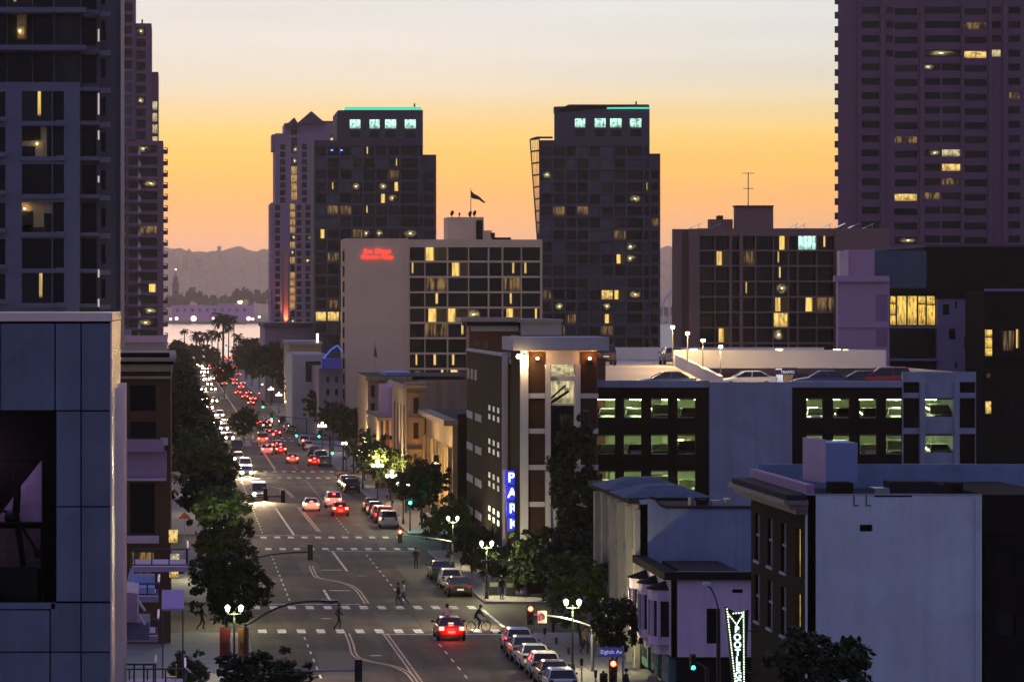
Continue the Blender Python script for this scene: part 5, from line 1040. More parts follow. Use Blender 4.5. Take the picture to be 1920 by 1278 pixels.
for y in (1181, 1260): box3(sg, gx(1398, D), XB - .0, D + .1, D + .18, gz(y + 2, D), gz(y, D), G('black'), 'bracket')
# ---- pale modern building with a bright room
D = 430.; o = bldg('modern_block', 'pale modern block with a bright yellow corner room', D, 1700)
lp = mat('lilac_pale_wall', (.55, .33, .46), .85, .06, .3); bw3 = mat('dusky_blue_wall', (.24, .20, .32), .85, .06, .3)
front(o, D, 1571, 1668, 527, GND(D), [(1592, 1617, 552, 602, lp), (1642, 1664, 552, 602, lv2), (1592, 1617, 618, 650, lp), (1642, 1664, 618, 650, lv2)], lp, .12); body(o, D, 1571, 1668, 527, GND(D), 20, lp, .12, bl=1568)
pbox(o, D - .5, 1566, 1668, 517, 528, 1.5, lav, 'parapet'); pbox(o, D - .15, 1571, 1668, 605, 614, .15, lav, 'band')
pbox(o, D + 2, 1591, 1637, 468, 518, 3, lp, 'roof_block'); pbox(o, D + 1, 1575, 1591, 470, 518, 2, mat('pink_roof_wall', (.80, .58, .56), .7, .05), 'bright_wall')
pbox(o, D + 4, 1639, 1737, 470, 540, 2, mat('teal_metal', (.08, .12, .17), .6, .08, .3), 'plant_room'); pbox(o, D + 1.9, 1637, 1640, 466, 538, .3, lav, 'downpipe')
wins = [(1669.5, 1680, 555, 568), (1669.5, 1680, 570, 589), (1669.5, 1680, 591, 609), (1682, 1700, 555, 609), (1702, 1720, 555, 609), (1722, 1736, 555, 569), (1722, 1736, 571, 609), (1738, 1754, 555, 570), (1738, 1754, 572, 609)]
yl = lit('lit_office', (1., .62, .12), 1.25, 'full')
front(o, D + .5, 1668.3, 1757, 541, GND(D), [(a, b_, y0, y1, yl) for a, b_, y0, y1 in wins] + [(1670, 1756, 616, 672, G('glass'))], G('dark'), .4, 'glazed_wall'); body(o, D + .5, 1668.3, 1757, 541, GND(D), 18, G('dark'), .4, 'glazed_block')
slab(o, D + .4, 1666, 1762, 672, 4, 1.0, bw3, 'balcony'); slab(o, D + .4, 1666, 1762, 611, 4, .8, bw3, 'balcony')
front(o, D - .2, 1757.3, 1845, 560, GND(D), [(1768, 1780, 570, 590, G('glass')), (1791, 1795, 565, 577, G('glass')), (1820, 1830, 570, 610, G('glass')), (1779, 1792, 616, 636, G('glass')), (1808, 1826, 632, 655, G('glass')), (1790, 1795, 678, 690, G('glass'))], bw3, .3, 'punched_wall'); body(o, D - .2, 1757.3, 1845, 560, GND(D), 18, bw3, .3, 'punched_block')
pbox(o, D - .4, 1757, 1846, 545, 560, 17, G('dark'), 'roof_edge')
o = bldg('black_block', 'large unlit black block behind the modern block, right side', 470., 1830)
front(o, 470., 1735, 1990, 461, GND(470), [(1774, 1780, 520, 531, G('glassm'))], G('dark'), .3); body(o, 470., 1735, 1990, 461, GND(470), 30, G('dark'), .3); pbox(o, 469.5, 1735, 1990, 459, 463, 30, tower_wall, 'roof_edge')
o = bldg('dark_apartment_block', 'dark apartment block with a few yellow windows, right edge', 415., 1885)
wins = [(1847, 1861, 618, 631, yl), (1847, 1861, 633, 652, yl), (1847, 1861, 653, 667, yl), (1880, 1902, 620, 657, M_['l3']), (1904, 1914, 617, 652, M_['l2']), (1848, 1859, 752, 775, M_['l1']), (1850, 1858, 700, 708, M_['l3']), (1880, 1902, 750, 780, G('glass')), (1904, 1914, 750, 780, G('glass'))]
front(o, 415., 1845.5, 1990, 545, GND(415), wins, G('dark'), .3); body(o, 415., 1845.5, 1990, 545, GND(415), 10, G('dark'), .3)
slab(o, 415., 1846, 1990, 670, 3, 1.0, G('brickd'), 'balcony'); slab(o, 415., 1846, 1990, 541, 5, .8, bw3, 'roof_edge')
# ================================================================ trees
leafm = mat('leaf_lit_green', (.050, .080, .022), .6, .55, 1.3, spec=.25); leafd = mat('leaf_shade_dark', (.026, .038, .016), .65, .5, 1.1, spec=.2)  # lamplight and shade put into two leaf tones, lighter and darker
bark = mat('bark', (.06, .045, .035), .9, .3, 4)
def crown_mesh(name, seed, rx, rz, n_cl, n_lf, ls, m, shape='round'):
    """leaf-sized faces in clumps through the crown; unit placed with its centre at the origin"""
    g = np.random.default_rng(seed); u = g.normal(0, 1, (n_cl, 3)); u /= np.linalg.norm(u, axis=1)[:, None]; rr = g.uniform(.35, 1, n_cl) ** .45
    lobes = 1 + .26 * np.sin(u[:, 0] * 5 + seed) * np.cos(u[:, 2] * 4 + seed * 2) + g.normal(0, .12, n_cl)
    c = u * (rr * lobes)[:, None] * np.array([rx, rx, rz])
    if shape == 'tall': c[:, :2] *= (1.05 - .55 * np.clip(c[:, 2] / rz, -1, 1) ** 2)[:, None]
    cr = g.uniform(.13, .27, n_cl) * rx * .9
    P = np.repeat(c, n_lf, 0); q_ = g.normal(0, 1, (n_cl * n_lf, 3)); q_ /= np.linalg.norm(q_, axis=1)[:, None]
    P = P + q_ * (np.repeat(cr, n_lf) * g.uniform(.3, 1, n_cl * n_lf))[:, None]
    nr = q_ + g.normal(0, .6, q_.shape) + np.array([0, 0, .35]); nr /= np.linalg.norm(nr, axis=1)[:, None]
    t = np.cross(nr, g.normal(0, 1, nr.shape)); t /= np.linalg.norm(t, axis=1)[:, None]; b_ = np.cross(nr, t)
    s = (ls * g.uniform(.6, 1.35, len(P)))[:, None]
    V = np.stack([P + t * s, P + b_ * s * .55, P - t * s, P - b_ * s * .55], 1).reshape(-1, 3)
    me = bpy.data.meshes.new(name); n = len(P); me.vertices.add(n * 4); me.vertices.foreach_set('co', V.astype(np.float32).ravel())
    me.loops.add(n * 4); me.loops.foreach_set('vertex_index', np.arange(n * 4, dtype=np.int32)); me.polygons.add(n); me.polygons.foreach_set('loop_start', np.arange(0, n * 4, 4, dtype=np.int32)); me.polygons.foreach_set('loop_total', np.full(n, 4, dtype=np.int32))
    me.update(calc_edges=True); me.validate(); me.materials.append(m); return me
def trunk_mesh(name, seed, h, r0, rx, rz, cz):
    g = random.Random(seed); b = MB(); p = Vector((0, 0, -.1)); top = Vector((g.uniform(-.15, .15), g.uniform(-.15, .15), h)); n = 4
    for i in range(n):
        q_ = Vector((0, 0, 0)).lerp(top, (i + 1) / n) + Vector((g.uniform(-.06, .06), g.uniform(-.06, .06), 0)); b.tube(p, q_, r0 * (1 - .12 * i), r0 * (1 - .12 * (i + 1)), 8, False); p = q_
    for i in range(7):
        a = i * .9 + g.uniform(-.3, .3); e = Vector((math.cos(a) * rx * .7, math.sin(a) * rx * .7, cz + g.uniform(-.3, .5) * rz)); m_ = p.lerp(e, .5) + Vector((0, 0, .25))
        b.tube(p, m_, r0 * .45, r0 * .28, 6, False); b.tube(m_, e, r0 * .28, r0 * .08, 6, False)
        for j in range(2): f_ = e + Vector((g.uniform(-.6, .6), g.uniform(-.6, .6), g.uniform(.1, .7))) * rx * .35; b.tube(m_.lerp(e, .6), f_, r0 * .14, r0 * .04, 5, False)
    return b.mesh(name, bark, smooth=True)
CR = {}
for i in range(4):
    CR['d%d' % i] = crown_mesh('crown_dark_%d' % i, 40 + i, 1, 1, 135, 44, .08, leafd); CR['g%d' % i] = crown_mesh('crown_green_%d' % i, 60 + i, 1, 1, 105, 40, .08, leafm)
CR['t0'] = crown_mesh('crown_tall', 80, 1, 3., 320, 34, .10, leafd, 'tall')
TR = [trunk_mesh('trunk_%d' % i, 90 + i, .62, .055, .4, .3, .95) for i in range(3)]
tcount = 0
def tree(label, X, D, h, r, kind='d', cb=None, group='street trees', name='street_tree', rzf=None, z0=None):
    """h overall height, r crown radius"""
    global tcount; tcount += 1; z = (gd(D) + .13) if z0 is None else z0; t = thing(name, label, 'tree', (X, D, z), rnd.uniform(0, 6.28), group)
    rz_ = rzf if rzf else min(r * rnd.uniform(.85, 1.0), h * .42); cz = h - rz_
    put('crown', CR[kind if kind in CR else kind + str(tcount % 4)], t, (0, 0, cz), (0, 0, 0), (r, r, rz_ if kind != 't0' else rz_ / 3))
    k = cz; put('trunk', TR[tcount % 3], t, (0, 0, 0), (0, 0, 0), (max(r * .9, 1.2), max(r * .9, 1.2), k))
    return t
lt_list = [(4.3, 191, 3.4, 2.5), (3.2, 234, 5.9, 2.35), (3.3, 262, 6.2, 2.1), (3.5, 300, 7.2, 2.5), (2.6, 322, 7.6, 2.4), (3.0, 366, 8.2, 2.6), (2.0, 386, 9., 2.8), (3.2, 408, 8.0, 2.5), (1.6, 432, 10., 3.), (3.2, 458, 8.6, 2.7), (1.4, 490, 11., 3.1),
           (2.2, 530, 8.6, 2.4), (.6, 556, 11.5, 3.), (2.2, 590, 9., 2.4), (.5, 622, 12., 3.1), (1.8, 680, 9.5, 2.6), (.3, 726, 12.5, 3.2), (1.6, 780, 10., 2.7), (.2, 850, 13, 3.4), (1.4, 920, 10.5, 2.9), (0, 1000, 13.5, 3.6), (1.2, 1100, 11, 3.2), (.2, 1250, 12, 3.6), (1., 1400, 11, 3.5)]
for i, (X, D, h, r) in enumerate(lt_list):
    lb = ['low dark treetop at the bottom edge left of the road', 'round dark street tree behind the twin lamps, left pavement', 'smaller dark street tree just past the left twin lamps', 'large left street tree with lime-lit leaves before the crossing'][i] if i < 4 else 'dark left pavement street tree, %s from the bottom of the photo' % ORD[i]
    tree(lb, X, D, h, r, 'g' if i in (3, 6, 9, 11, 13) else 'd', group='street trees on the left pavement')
rt_list = [(23.9, 325, 4.9, 2.4, 'g'), (24.2, 303, 3.9, 1.9, 'd'), (24.2, 286, 3.3, 1.8, 'd'), (27.3, 274.5, 5.2, 2.2, 'd'), (28.6, 271.5, 5.6, 2.4, 'd'), (24.0, 366, 6.6, 2.6, 'd'), (24.3, 398, 6.0, 2.3, 'g'), (24.2, 425, 6.2, 2.4, 'g'), (24.2, 455, 6.4, 2.5, 'g'), (24.0, 477, 6.4, 2.4, 'g'),
           (25.4, 530, 8.0, 2.7, 'd'), (25.4, 556, 7.6, 2.4, 'd'), (25.4, 612, 7.2, 2.4, 'd'), (25.4, 668, 8.0, 2.6, 'd'), (25.4, 722, 8.4, 2.7, 'd'), (25.6, 786, 9., 2.9, 'd'), (25.6, 850, 10., 3.2, 'd'), (23.4, 930, 15, 4.6, 'd'), (25.5, 975, 14, 4.4, 'd'), (23.4, 1060, 12, 4., 'd'), (23.4, 1180, 12, 4., 'd'), (24, 1320, 11, 4., 'd')]
for i, (X, D, h, r, k) in enumerate(rt_list):
    lb = {0: 'lime-lit street tree beside the right-hand twin lamps', 1: 'small dark street tree near the PARK sign foot', 2: 'dark street tree under the PARK sign', 3: 'broad dark tree before the stair tower foot', 4: 'low dark tree before the car park brick bays', 17: 'tallest dark tree far down the right pavement'}.get(i, '%s right pavement street tree, %s from the bottom of the photo' % ('green lamp-lit' if k == 'g' else 'dark', ORD[i]))
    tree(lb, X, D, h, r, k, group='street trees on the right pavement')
tree('tall dark columnar tree standing before the car park stair tower', 28.9, 272.3, 13.6, 1.75, 't0', group='street trees on the right pavement', rzf=5.2)
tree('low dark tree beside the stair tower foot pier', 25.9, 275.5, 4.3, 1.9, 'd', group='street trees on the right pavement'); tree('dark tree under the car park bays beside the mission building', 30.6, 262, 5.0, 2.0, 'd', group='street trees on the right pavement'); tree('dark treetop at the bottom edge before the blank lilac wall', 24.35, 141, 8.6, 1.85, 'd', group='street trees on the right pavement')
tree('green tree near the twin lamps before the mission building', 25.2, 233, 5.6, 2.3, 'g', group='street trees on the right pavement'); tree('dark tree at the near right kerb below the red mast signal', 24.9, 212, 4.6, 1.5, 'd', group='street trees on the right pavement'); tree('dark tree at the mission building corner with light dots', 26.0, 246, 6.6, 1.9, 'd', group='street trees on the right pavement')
for i, (X, D0, D1) in enumerate(((11.2, 612, 640), (12.4, 985, 1015))):
    b = MB(); b.box(X - 1., X + 1., D0, D1, -.2, .15); b.v = [(x, y, z + gd(y)) for x, y, z in b.v]; struct(b.build('median', G('kerb')))
    tree(['dark tree standing on the nearer road median', 'dark tree standing on the farther road median'][i], X, D0 + 14, 6.0 if i == 0 else 9.5, 2.3 if i == 0 else 2.9, 'd', group='median trees')
for i, (px, h, r) in enumerate(((322, 12, 4.2), (338, 10, 4), (352, 11.5, 4.2), (366, 9.5, 4), (383, 11, 4.4), (400, 9, 4), (452, 11, 4.4), (468, 13, 4.8), (484, 12, 4.5), (497, 13.5, 4.6))):
    D = 1600. + 37 * (i % 3); tree('dark tree in the waterfront row, %s from the left' % ORD[i], gx(px, D), D, h, r, 'd', group='trees in the waterfront row')
def bush(label, X, D, h, r, kind='g'):
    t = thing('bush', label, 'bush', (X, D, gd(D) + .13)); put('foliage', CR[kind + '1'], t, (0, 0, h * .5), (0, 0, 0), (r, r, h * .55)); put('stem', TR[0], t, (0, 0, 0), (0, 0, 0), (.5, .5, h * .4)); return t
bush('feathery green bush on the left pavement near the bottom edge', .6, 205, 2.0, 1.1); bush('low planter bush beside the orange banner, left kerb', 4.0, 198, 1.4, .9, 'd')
# palms near the waterfront
def palm_mesh(seed, n, L_, m):
    g = random.Random(seed); b = MB()
    for i in range(n):
        a = 6.283 * i / n + g.uniform(-.2, .2); e = g.uniform(-.5, 1.15); pr = Vector((0, 0, 0)); d = Vector((math.cos(a) * math.cos(e), math.sin(a) * math.cos(e), math.sin(e)))
        for s in range(6):
            nx = pr + d * L_ / 6; d = (d + Vector((0, 0, -.30))).normalized(); sd = Vector((-math.sin(a), math.cos(a), 0)) * (.32 * (1 - abs(s - 2) / 6)); dn = Vector((0, 0, -.22))
            b.quad(pr, nx, nx + sd + dn, pr + sd + dn); b.quad(pr, pr - sd + dn, nx - sd + dn, nx); pr = nx
    return b.mesh('palm_fronds', m)
PM = [palm_mesh(s, 30, 2.7, leafd) for s in (1, 2)]; PMB = palm_mesh(3, 90, 4.6, leafd)
pr_ = [(345, 620, 1500, .9), (367, 628, 1450, 1.2), (374, 634, 1250, 1), (388, 630, 1300, 1.1), (397, 622, 1600, 1.1), (408, 628, 1350, 1.2), (428, 616, 1500, 1), (438, 598, 1700, 1.1), (333, 640, 1300, .9), (446, 632, 1400, 1.1), (462, 640, 1350, 1.1), (478, 640, 1500, 1.2)]
for i, (px, py, D, s) in enumerate(pr_):
    x, z = gx(px, D), gz(py, D); t = thing('palm_tree', 'dark palm near the waterfront, %s from the left' % ORD[sorted(range(len(pr_)), key=lambda j: pr_[j][0]).index(i)], 'palm', (x, D, gd(D)), group='palms at the waterfront')
    put('fronds', PM[i % 2], t, (0, 0, z - gd(D)), (0, 0, i * 1.3), (s, s, s)); MB().tube((0, 0, -.1), (.2, 0, z - gd(D)), .3, .2, 7).build('trunk', bark, t, local=True)
D = 1550.; x = gx(418, D); z = gz(598, D); t = thing('large_palm', 'largest round-headed palm silhouetted against the bay', 'palm', (x, D, gd(D)))
put('fronds', PMB, t, (0, 0, z - gd(D)), (0, 0, 0), (1.35, 1.35, 1.15)); MB().tube((0, 0, -.1), (.2, 0, z - gd(D)), .55, .4, 8).build('trunk', bark, t, local=True)

# ================================================================ street lamps
globe = mat('lamp_globe', (1, .95, .85), .4, 0, emit=(1, .84, .58), es=6.); acorn = mat('lamp_acorn', (1, 1, .9), .4, 0, emit=(.95, 1, .72), es=4.5); pole = mat('lamp_pole_green', (.02, .03, .028), .5, .1)
LMP = {}
def lamp_parts(kind):
    if kind in LMP: return LMP[kind]
    P = []; h = 4.0
    b = MB(); b.tube((0, 0, 0), (0, 0, .5), .16, .11); b.tube((0, 0, .5), (0, 0, h - .1), .07, .05)
    if kind == 'globe':
        offs = [(0, 0, h + .42)] + [(math.cos(a) * .52, math.sin(a) * .52, h + .02) for a in (0.05, 1.62, 3.19, 4.76)]
        for o_ in offs[1:]: b.tube((0, 0, h - .35), (o_[0], o_[1], h - .28), .03); b.tube((o_[0], o_[1], h - .28), (o_[0], o_[1], h - .18), .05)
        hm_ = MB().ball((0, 0, 0), .19, 12, 8).mesh('lamp_globe', globe, smooth=True)
    else:
        offs = [(-.38, 0, h + .05), (.38, 0, h + .05)]; b.tube((-.38, 0, h - .25), (.38, 0, h - .25), .035)
        for o_ in offs: b.tube((o_[0], 0, h - .25), (o_[0], 0, h - .1), .05)
        q_ = MB(); q_.tube((0, 0, -.17), (0, 0, .08), .08, .16, 10); q_.tube((0, 0, .08), (0, 0, .2), .16, .04, 10); hm_ = q_.mesh('lamp_acorn', acorn, smooth=True)
    LMP[kind] = (b.mesh('lamp_pole', pole), hm_, offs); return LMP[kind]
def lamp(label, X, D, kind, power, group, top=None):
    t = thing('street_lamp', label, 'street lamp', (X, D, gd(D) + .13), 0, group); pm2, hm_, offs = lamp_parts(kind); put('pole', pm2, t)
    for o_ in offs: put('lamp_head', hm_, t, o_)
    if power:
        l = bpy.data.lights.new('street_lamp_light', 'POINT'); l.energy = power; l.color = (1, .70, .36) if kind == 'globe' else (1, .92, .46); l.shadow_soft_size = .25
        q_ = bpy.data.objects.new('street_lamp_light', l); C.objects.link(q_); q_.parent = t; q_.location = (0, 0, 4.9 if kind == 'globe' else 3.6)
    return t
for i, px in enumerate((756, 735, 708, 680, 649, 604, 562, 540, 523, 508, 495)):
    D = 22.65 * F / (px - 333); lamp('globe-cluster street lamp on the right kerb, %s from the near end' % ORD[i], 22.65, D, 'globe', 2200 if i < 6 else 1500, 'globe street lamps on the right kerb')
for i, (X, D) in enumerate(((22.7, 308), (22.6, 273), (22.8, 215.5))): lamp(['twin-headed lamp beside the lime-lit right street tree', 'twin-headed lamp half hidden in the dark right trees', 'twin-headed lamp at the near right kerb behind parked cars'][i], X, D, 'acorn', (1300, 2000, 1500)[i], 'twin street lamps on the right kerb')
for i, (X, D) in enumerate(((3.2, 211), (3.1, 250), (3.2, 292), (4.35, 392), (4.3, 350), (4.3, 440), (4.3, 505), (4.3, 575), (4.3, 660), (4.1, 770), (4.1, 900))):
    k = 'acorn' if i < 3 else 'globe'; lamp(['twin-headed lamp with orange and red banners, left kerb', 'twin-headed lamp among leaves of the round left tree', 'twin-headed lamp lighting lime leaves on the left'][i] if i < 3 else 'globe-cluster street lamp on the left kerb, %s from the near end' % ORD[i - 3], X, D, k, (600, 1500, 2200)[i] if i < 3 else 1800, 'street lamps on the left kerb')
for X, D, c, nm, lb in ((3.72, 211, (.26, .10, .025), 'banner', 'orange banner hanging from the left twin-headed lamp'), (2.68, 211, (.17, .018, .02), 'banner', 'dark red banner hanging from the left twin-headed lamp')):
    t = thing(nm, lb, 'banner', (X, D, gd(D) + 1.4), group='lamp post banners'); MB().box(X - .3, X + .3, D - .02, D + .02, gd(D) + 1.3, gd(D) + 3.1).build('cloth', mat('banner_%.2f' % c[0], c, .8, .2, 5), t)
    MB().box(min(X, 3.2) - .0, max(X, 3.2), D - .02, D + .02, gd(D) + 3.1, gd(D) + 3.14).build('rod', pole, t); MB().box(X - .2, X + .2, D - .03, D - .021, gd(D) + 1.9, gd(D) + 2.3).build('emblem', mat('banner_emblem_%.2f' % c[0], tuple(v * .4 for v in c), .8, .2, 5), t)

# ================================================================ traffic signals
rl = mat('red_signal', (.5, .03, .02), .4, 0, emit=(1, .06, .03), es=22.); gl_ = mat('green_signal', (.02, .4, .3), .4, 0, emit=(.02, .95, .62), es=14.); off = mat('unlit_lens', (.03, .02, .015), .3, 0)
def signal(label, X, D, zh, px_pole=None, state='r', back=False, arm_top=.25, pole_x=None, group='traffic signals', big=1., rise=.5, steel='black', power=0):
    """head at X, height zh above ground; pole at pole_x with a curved arm"""
    g0 = gd(D) + .13; t = thing('traffic_signal', label, 'traffic signal', (pole_x if pole_x is not None else X, D, g0), 0, group); ox = X - (pole_x if pole_x is not None else X)
    hw_, hh = .19 * big, .56 * big; hd = MB().box(-hw_, hw_, -.14, .14, -hh, hh).build('head', G('black'), t, local=True); hd.location = (ox, 0, zh)
    for i, c in enumerate('ryg'):
        z = (.36 - .36 * i) * big; sy = 1 if back else -1; m = {('r', 'r'): rl, ('g', 'g'): gl_}.get((c, state), off)
        b = MB(); b.tube((0, sy * .14, z), (0, sy * .17, z), .135 * big, .135 * big, 12); b.build('lens', m, hd, local=True)
        b = MB(); b.tube((0, sy * .15, z + .0), (0, sy * .36, z), .155 * big, .155 * big, 10, False); b.v = [v for v in b.v]; b.build('visor', G('black'), hd, local=True)
    m = M_[steel]
    if pole_x is None: MB().tube((0, .16, -.1), (0, .16, zh + hh + .1), .07, .06).build('pole', m, t, local=True)
    else:
        MB().tube((0, 0, -.1), (0, 0, zh - rise + .1), .11, .09).build('pole', m, t, local=True); pts = [(ox * s, 0, zh - rise + rise * (1 - (1 - s) ** 2) + arm_top * 0) for s in [k / 8 for k in range(9)]]; pts = [(a, .16, c) for a, _, c in pts]; MB().path([(0, .16, zh - rise)] + pts, .055, 7).build('mast_arm', m, t, local=True)
    if power:
        l = bpy.data.lights.new('signal_light', 'POINT'); l.energy = power; l.color = (1, .08, .04) if state == 'r' else (.05, 1, .75); l.shadow_soft_size = .12; q_ = bpy.data.objects.new('signal_light', l); C.objects.link(q_); q_.parent = t; q_.location = (ox, -.5, zh + (.36 if state == 'r' else -.36))
    return t
signal('red mast signal over the near right kerb cars', 20.4, 216, 3.3, pole_x=24.0, rise=.7, steel='steel', power=60)
t = thing('corner_lamp', 'cobra-head lamp arm reaching over the right end of the near crossing', 'street lamp', (24.6, 244.5, gd(244)))
MB().tube((24.6, 244.5, gd(244)), (24.6, 244.5, gd(244) + 3.9), .1, .08).build('pole', G('black'), t); MB().path([(24.6, 244.5, gd(244) + 3.8), (23.5, 245.5, gd(244) + 4.2), (22.0, 247.5, gd(244) + 4.35), (20.8, 249.5, gd(244) + 4.35)], .05, 7).build('arm', G('black'), t); MB().box(20.3, 20.9, 249.3, 249.8, gd(244) + 4.28, gd(244) + 4.42).build('lamp_head', G('black'), t)
l = bpy.data.lights.new('corner_lamp_light', 'SPOT'); l.energy = 5200; l.color = (1, .80, .42); l.spot_size = R(125); l.spot_blend = .8; l.shadow_soft_size = .2
q_ = bpy.data.objects.new('corner_lamp_light', l); C.objects.link(q_); q_.parent = t; q_.location = (20.6 - 24.6, 5.05, 4.2); q_.rotation_euler = (R(5), R(34), 0)
signal('red signal on a post below the blue street-name sign', 22.15, 190, 2.5, power=40); signal('small green signal on a post at bottom right edge', 21.75, 190.6, 1.75, state='g')
signal('red mast signal at the second crossing, right side', 18.35, 308, 2.6, pole_x=22.7, rise=.5, steel='steel', power=60); signal('bright green signal on a post beside globe lamps', 22.55, 362, 3.1, state='g', power=420)
signal('dark signal head seen from behind on left mast by the middle block', 9.3, 262, 4.1, pole_x=4.3, back=True, rise=.7); signal('dark signal head seen from behind at the bottom edge of the road', 9.2, 190, 2.5, pole_x=3.9, back=True, rise=.2, steel='steel')
signal('dark signal head over the second crossing, nearer the left kerb', 7.75, 330, 5.0, pole_x=4.2, back=True, rise=.5); signal('dark signal head over the second crossing, nearer the centre line', 9.4, 333, 4.7, pole_x=4.2, back=True, rise=.4)
signal('small dark signal with green lens before the bow-window building', 25.8, 187, 3.2, state='g', pole_x=27.1 - .6, rise=.4, big=.72)
for i, (px, py, s) in enumerate(((623, 846, 'g'), (598, 815, 'g'), (568, 832, 'r'), (556, 813.5, 'g'), (509, 782, 'g'), (493, 759.5, 'g'), (424, 650, 'g'))):
    D = 16.6 * F / (py - 605.) if py > 700 else 1500.; D = min(D, 1500); X = gx(px, D); zz = gz(py, D) - gd(D)
    signal('%s signal far down the street, %s in order of distance' % ('green' if s == 'g' else 'red', ORD[i]), X, D, max(zz, 2.6), state=s, pole_x=None if X > 21.5 else 22.7, group='far traffic signals', big=1. + .35 * (i > 3))
# curved lamp arm with a blue street-name plate
t = thing('mast_arm_lamp', 'long curved dark arm with a lamp over the near crossing', 'street lamp', (3.8, 211, gd(211)))
MB().tube((3.8, 211, gd(211)), (3.8, 211, gz(1168, 211)), .11, .09).build('pole', G('black'), t); pts = [(gx(p, 211), 211, gz(y, 211)) for p, y in ((460, 1172), (478, 1162), (500, 1148), (522, 1138), (545, 1131), (575, 1127), (605, 1126))]; MB().path(pts, .06, 7).build('arm', G('black'), t)
MB().box(gx(602, 211), gx(634, 211), 210.8, 211.2, gz(1129, 211), gz(1124, 211)).build('lamp_head', G('black'), t); MB().box(gx(612, 211), gx(626, 211), 210.75, 210.8, gz(1131, 211), gz(1124, 211)).build('name_plate', mat('navy_plate', (.03, .04, .12), .5, 0), t)
l = bpy.data.lights.new('mast_lamp_light', 'SPOT'); l.energy = 1800; l.color = (1, .78, .5); l.spot_size = R(140); l.spot_blend = .6; l.shadow_soft_size = .2
q_ = bpy.data.objects.new('mast_lamp_light', l); C.objects.link(q_); q_.parent = t; q_.location = Vector((gx(606, 211), 211, gz(1132, 211))) - Vector(WL[t.name]); q_.rotation_euler = (R(18), 0, 0)
t = thing('street_name_sign', 'blue street-name sign reading Eighth Av beside the red signal', 'sign', (gx(1143, 199), 199, gd(199)))
MB().box(gx(1120, 199), gx(1166, 199), 199, 199.05, gz(1230.5, 199), gz(1213, 199)).build('plate', mat('blue_name_plate', (.05, .05, .20), .5, 0, emit=(.05, .05, .30), es=.35), t); MB().box(gx(1119, 199), gx(1125, 199), 198.97, 199, gz(1229, 199), gz(1214, 199)).build('emblem', mat('plate_emblem', (.6, .45, .3), .6, .3, 6), t)
text('Eighth Av', 'lettering', mat('plate_lettering', (.6, .6, .8), .5, 0, emit=(.6, .6, .9), es=.5), t, (gx(1146, 199), 198.98, gz(1221.5, 199)), .30, (R(90), 0, 0), .005, 1.5); MB().tube((gx(1168, 199), 199.02, gd(199)), (gx(1168, 199), 199.02, gz(1210, 199)), .06).build('post', G('steel'), t)
t = thing('no_turn_sign', 'white square no-turn sign beside the red mast signal', 'sign', (gx(1017, 216), 216, gz(1166, 216)))
MB().box(gx(1008, 216), gx(1025, 216), 215.9, 215.94, gz(1167, 216), gz(1144, 216)).build('plate', mat('white_plate', (.6, .5, .52), .6, .1), t); MB().tube((gx(1016, 216), 215.96, gz(1167, 216)), (gx(1016, 216), 215.96, gz(1140, 216)), .03).build('bracket', G('black'), t)
b = MB(); b.path([(gx(1012, 216), 215.88, gz(1162, 216)), (gx(1012, 216), 215.88, gz(1152, 216)), (gx(1016, 216), 215.88, gz(1149, 216)), (gx(1020, 216), 215.88, gz(1152, 216)), (gx(1020, 216), 215.88, gz(1160, 216))], .035, 6); b.build('turn_arrow', G('black'), t)
t = thing('cobra_lamp', 'unlit cobra-head street lamp before the white bow-window building', 'street lamp', (gx(1347, 188), 188, gd(188)))
MB().tube((gx(1347, 188), 188, gd(188)), (gx(1347, 188), 188, gz(1140, 188)), .12, .1).build('pole', G('black'), t); MB().path([(gx(p, 188), 188, gz(y, 188)) for p, y in ((1347, 1142), (1341, 1118), (1333, 1102), (1326, 1096))], .045, 7).build('arm', rail, t); MB().box(gx(1318, 188), gx(1332, 188), 187.85, 188.15, gz(1097, 188), gz(1091, 188)).build('lamp_head', G('white'), t)
pmm = MB().tube((0, 0, 0), (0, 0, 1.05), .035, .035).mesh('meter_post', G('steel')); pmh = MB().tube((0, 0, 1.0), (0, 0, 1.4), .07, .1, 8).mesh('meter_head', G('black'))
for i, D in enumerate((202, 209, 216, 223, 230, 276, 287, 298)):
    t = thing('parking_meter', 'parking meter at the right kerb, %s from the near end' % ORD[i], 'parking meter', (22.62, D, gd(D) + .13), group='parking meters at the right kerb'); put('post', pmm, t); put('head', pmh, t)
for i, (X, D) in enumerate(((23.4, 262.5 + 14), (24.6, 276))):
    t = thing('news_box', ['dark kerbside bin at the far right corner of the near crossing', 'dark news box by the trees at the right corner'][i], 'bin', (X, D, gd(D) + .13)); MB().box(X - .35, X + .35, D - .3, D + .3, gd(D) + .13, gd(D) + 1.25).build('body', G('black'), t); MB().box(X - .3, X + .3, D - .32, D - .3, gd(D) + .8, gd(D) + 1.1).build('panel', G('steel'), t)
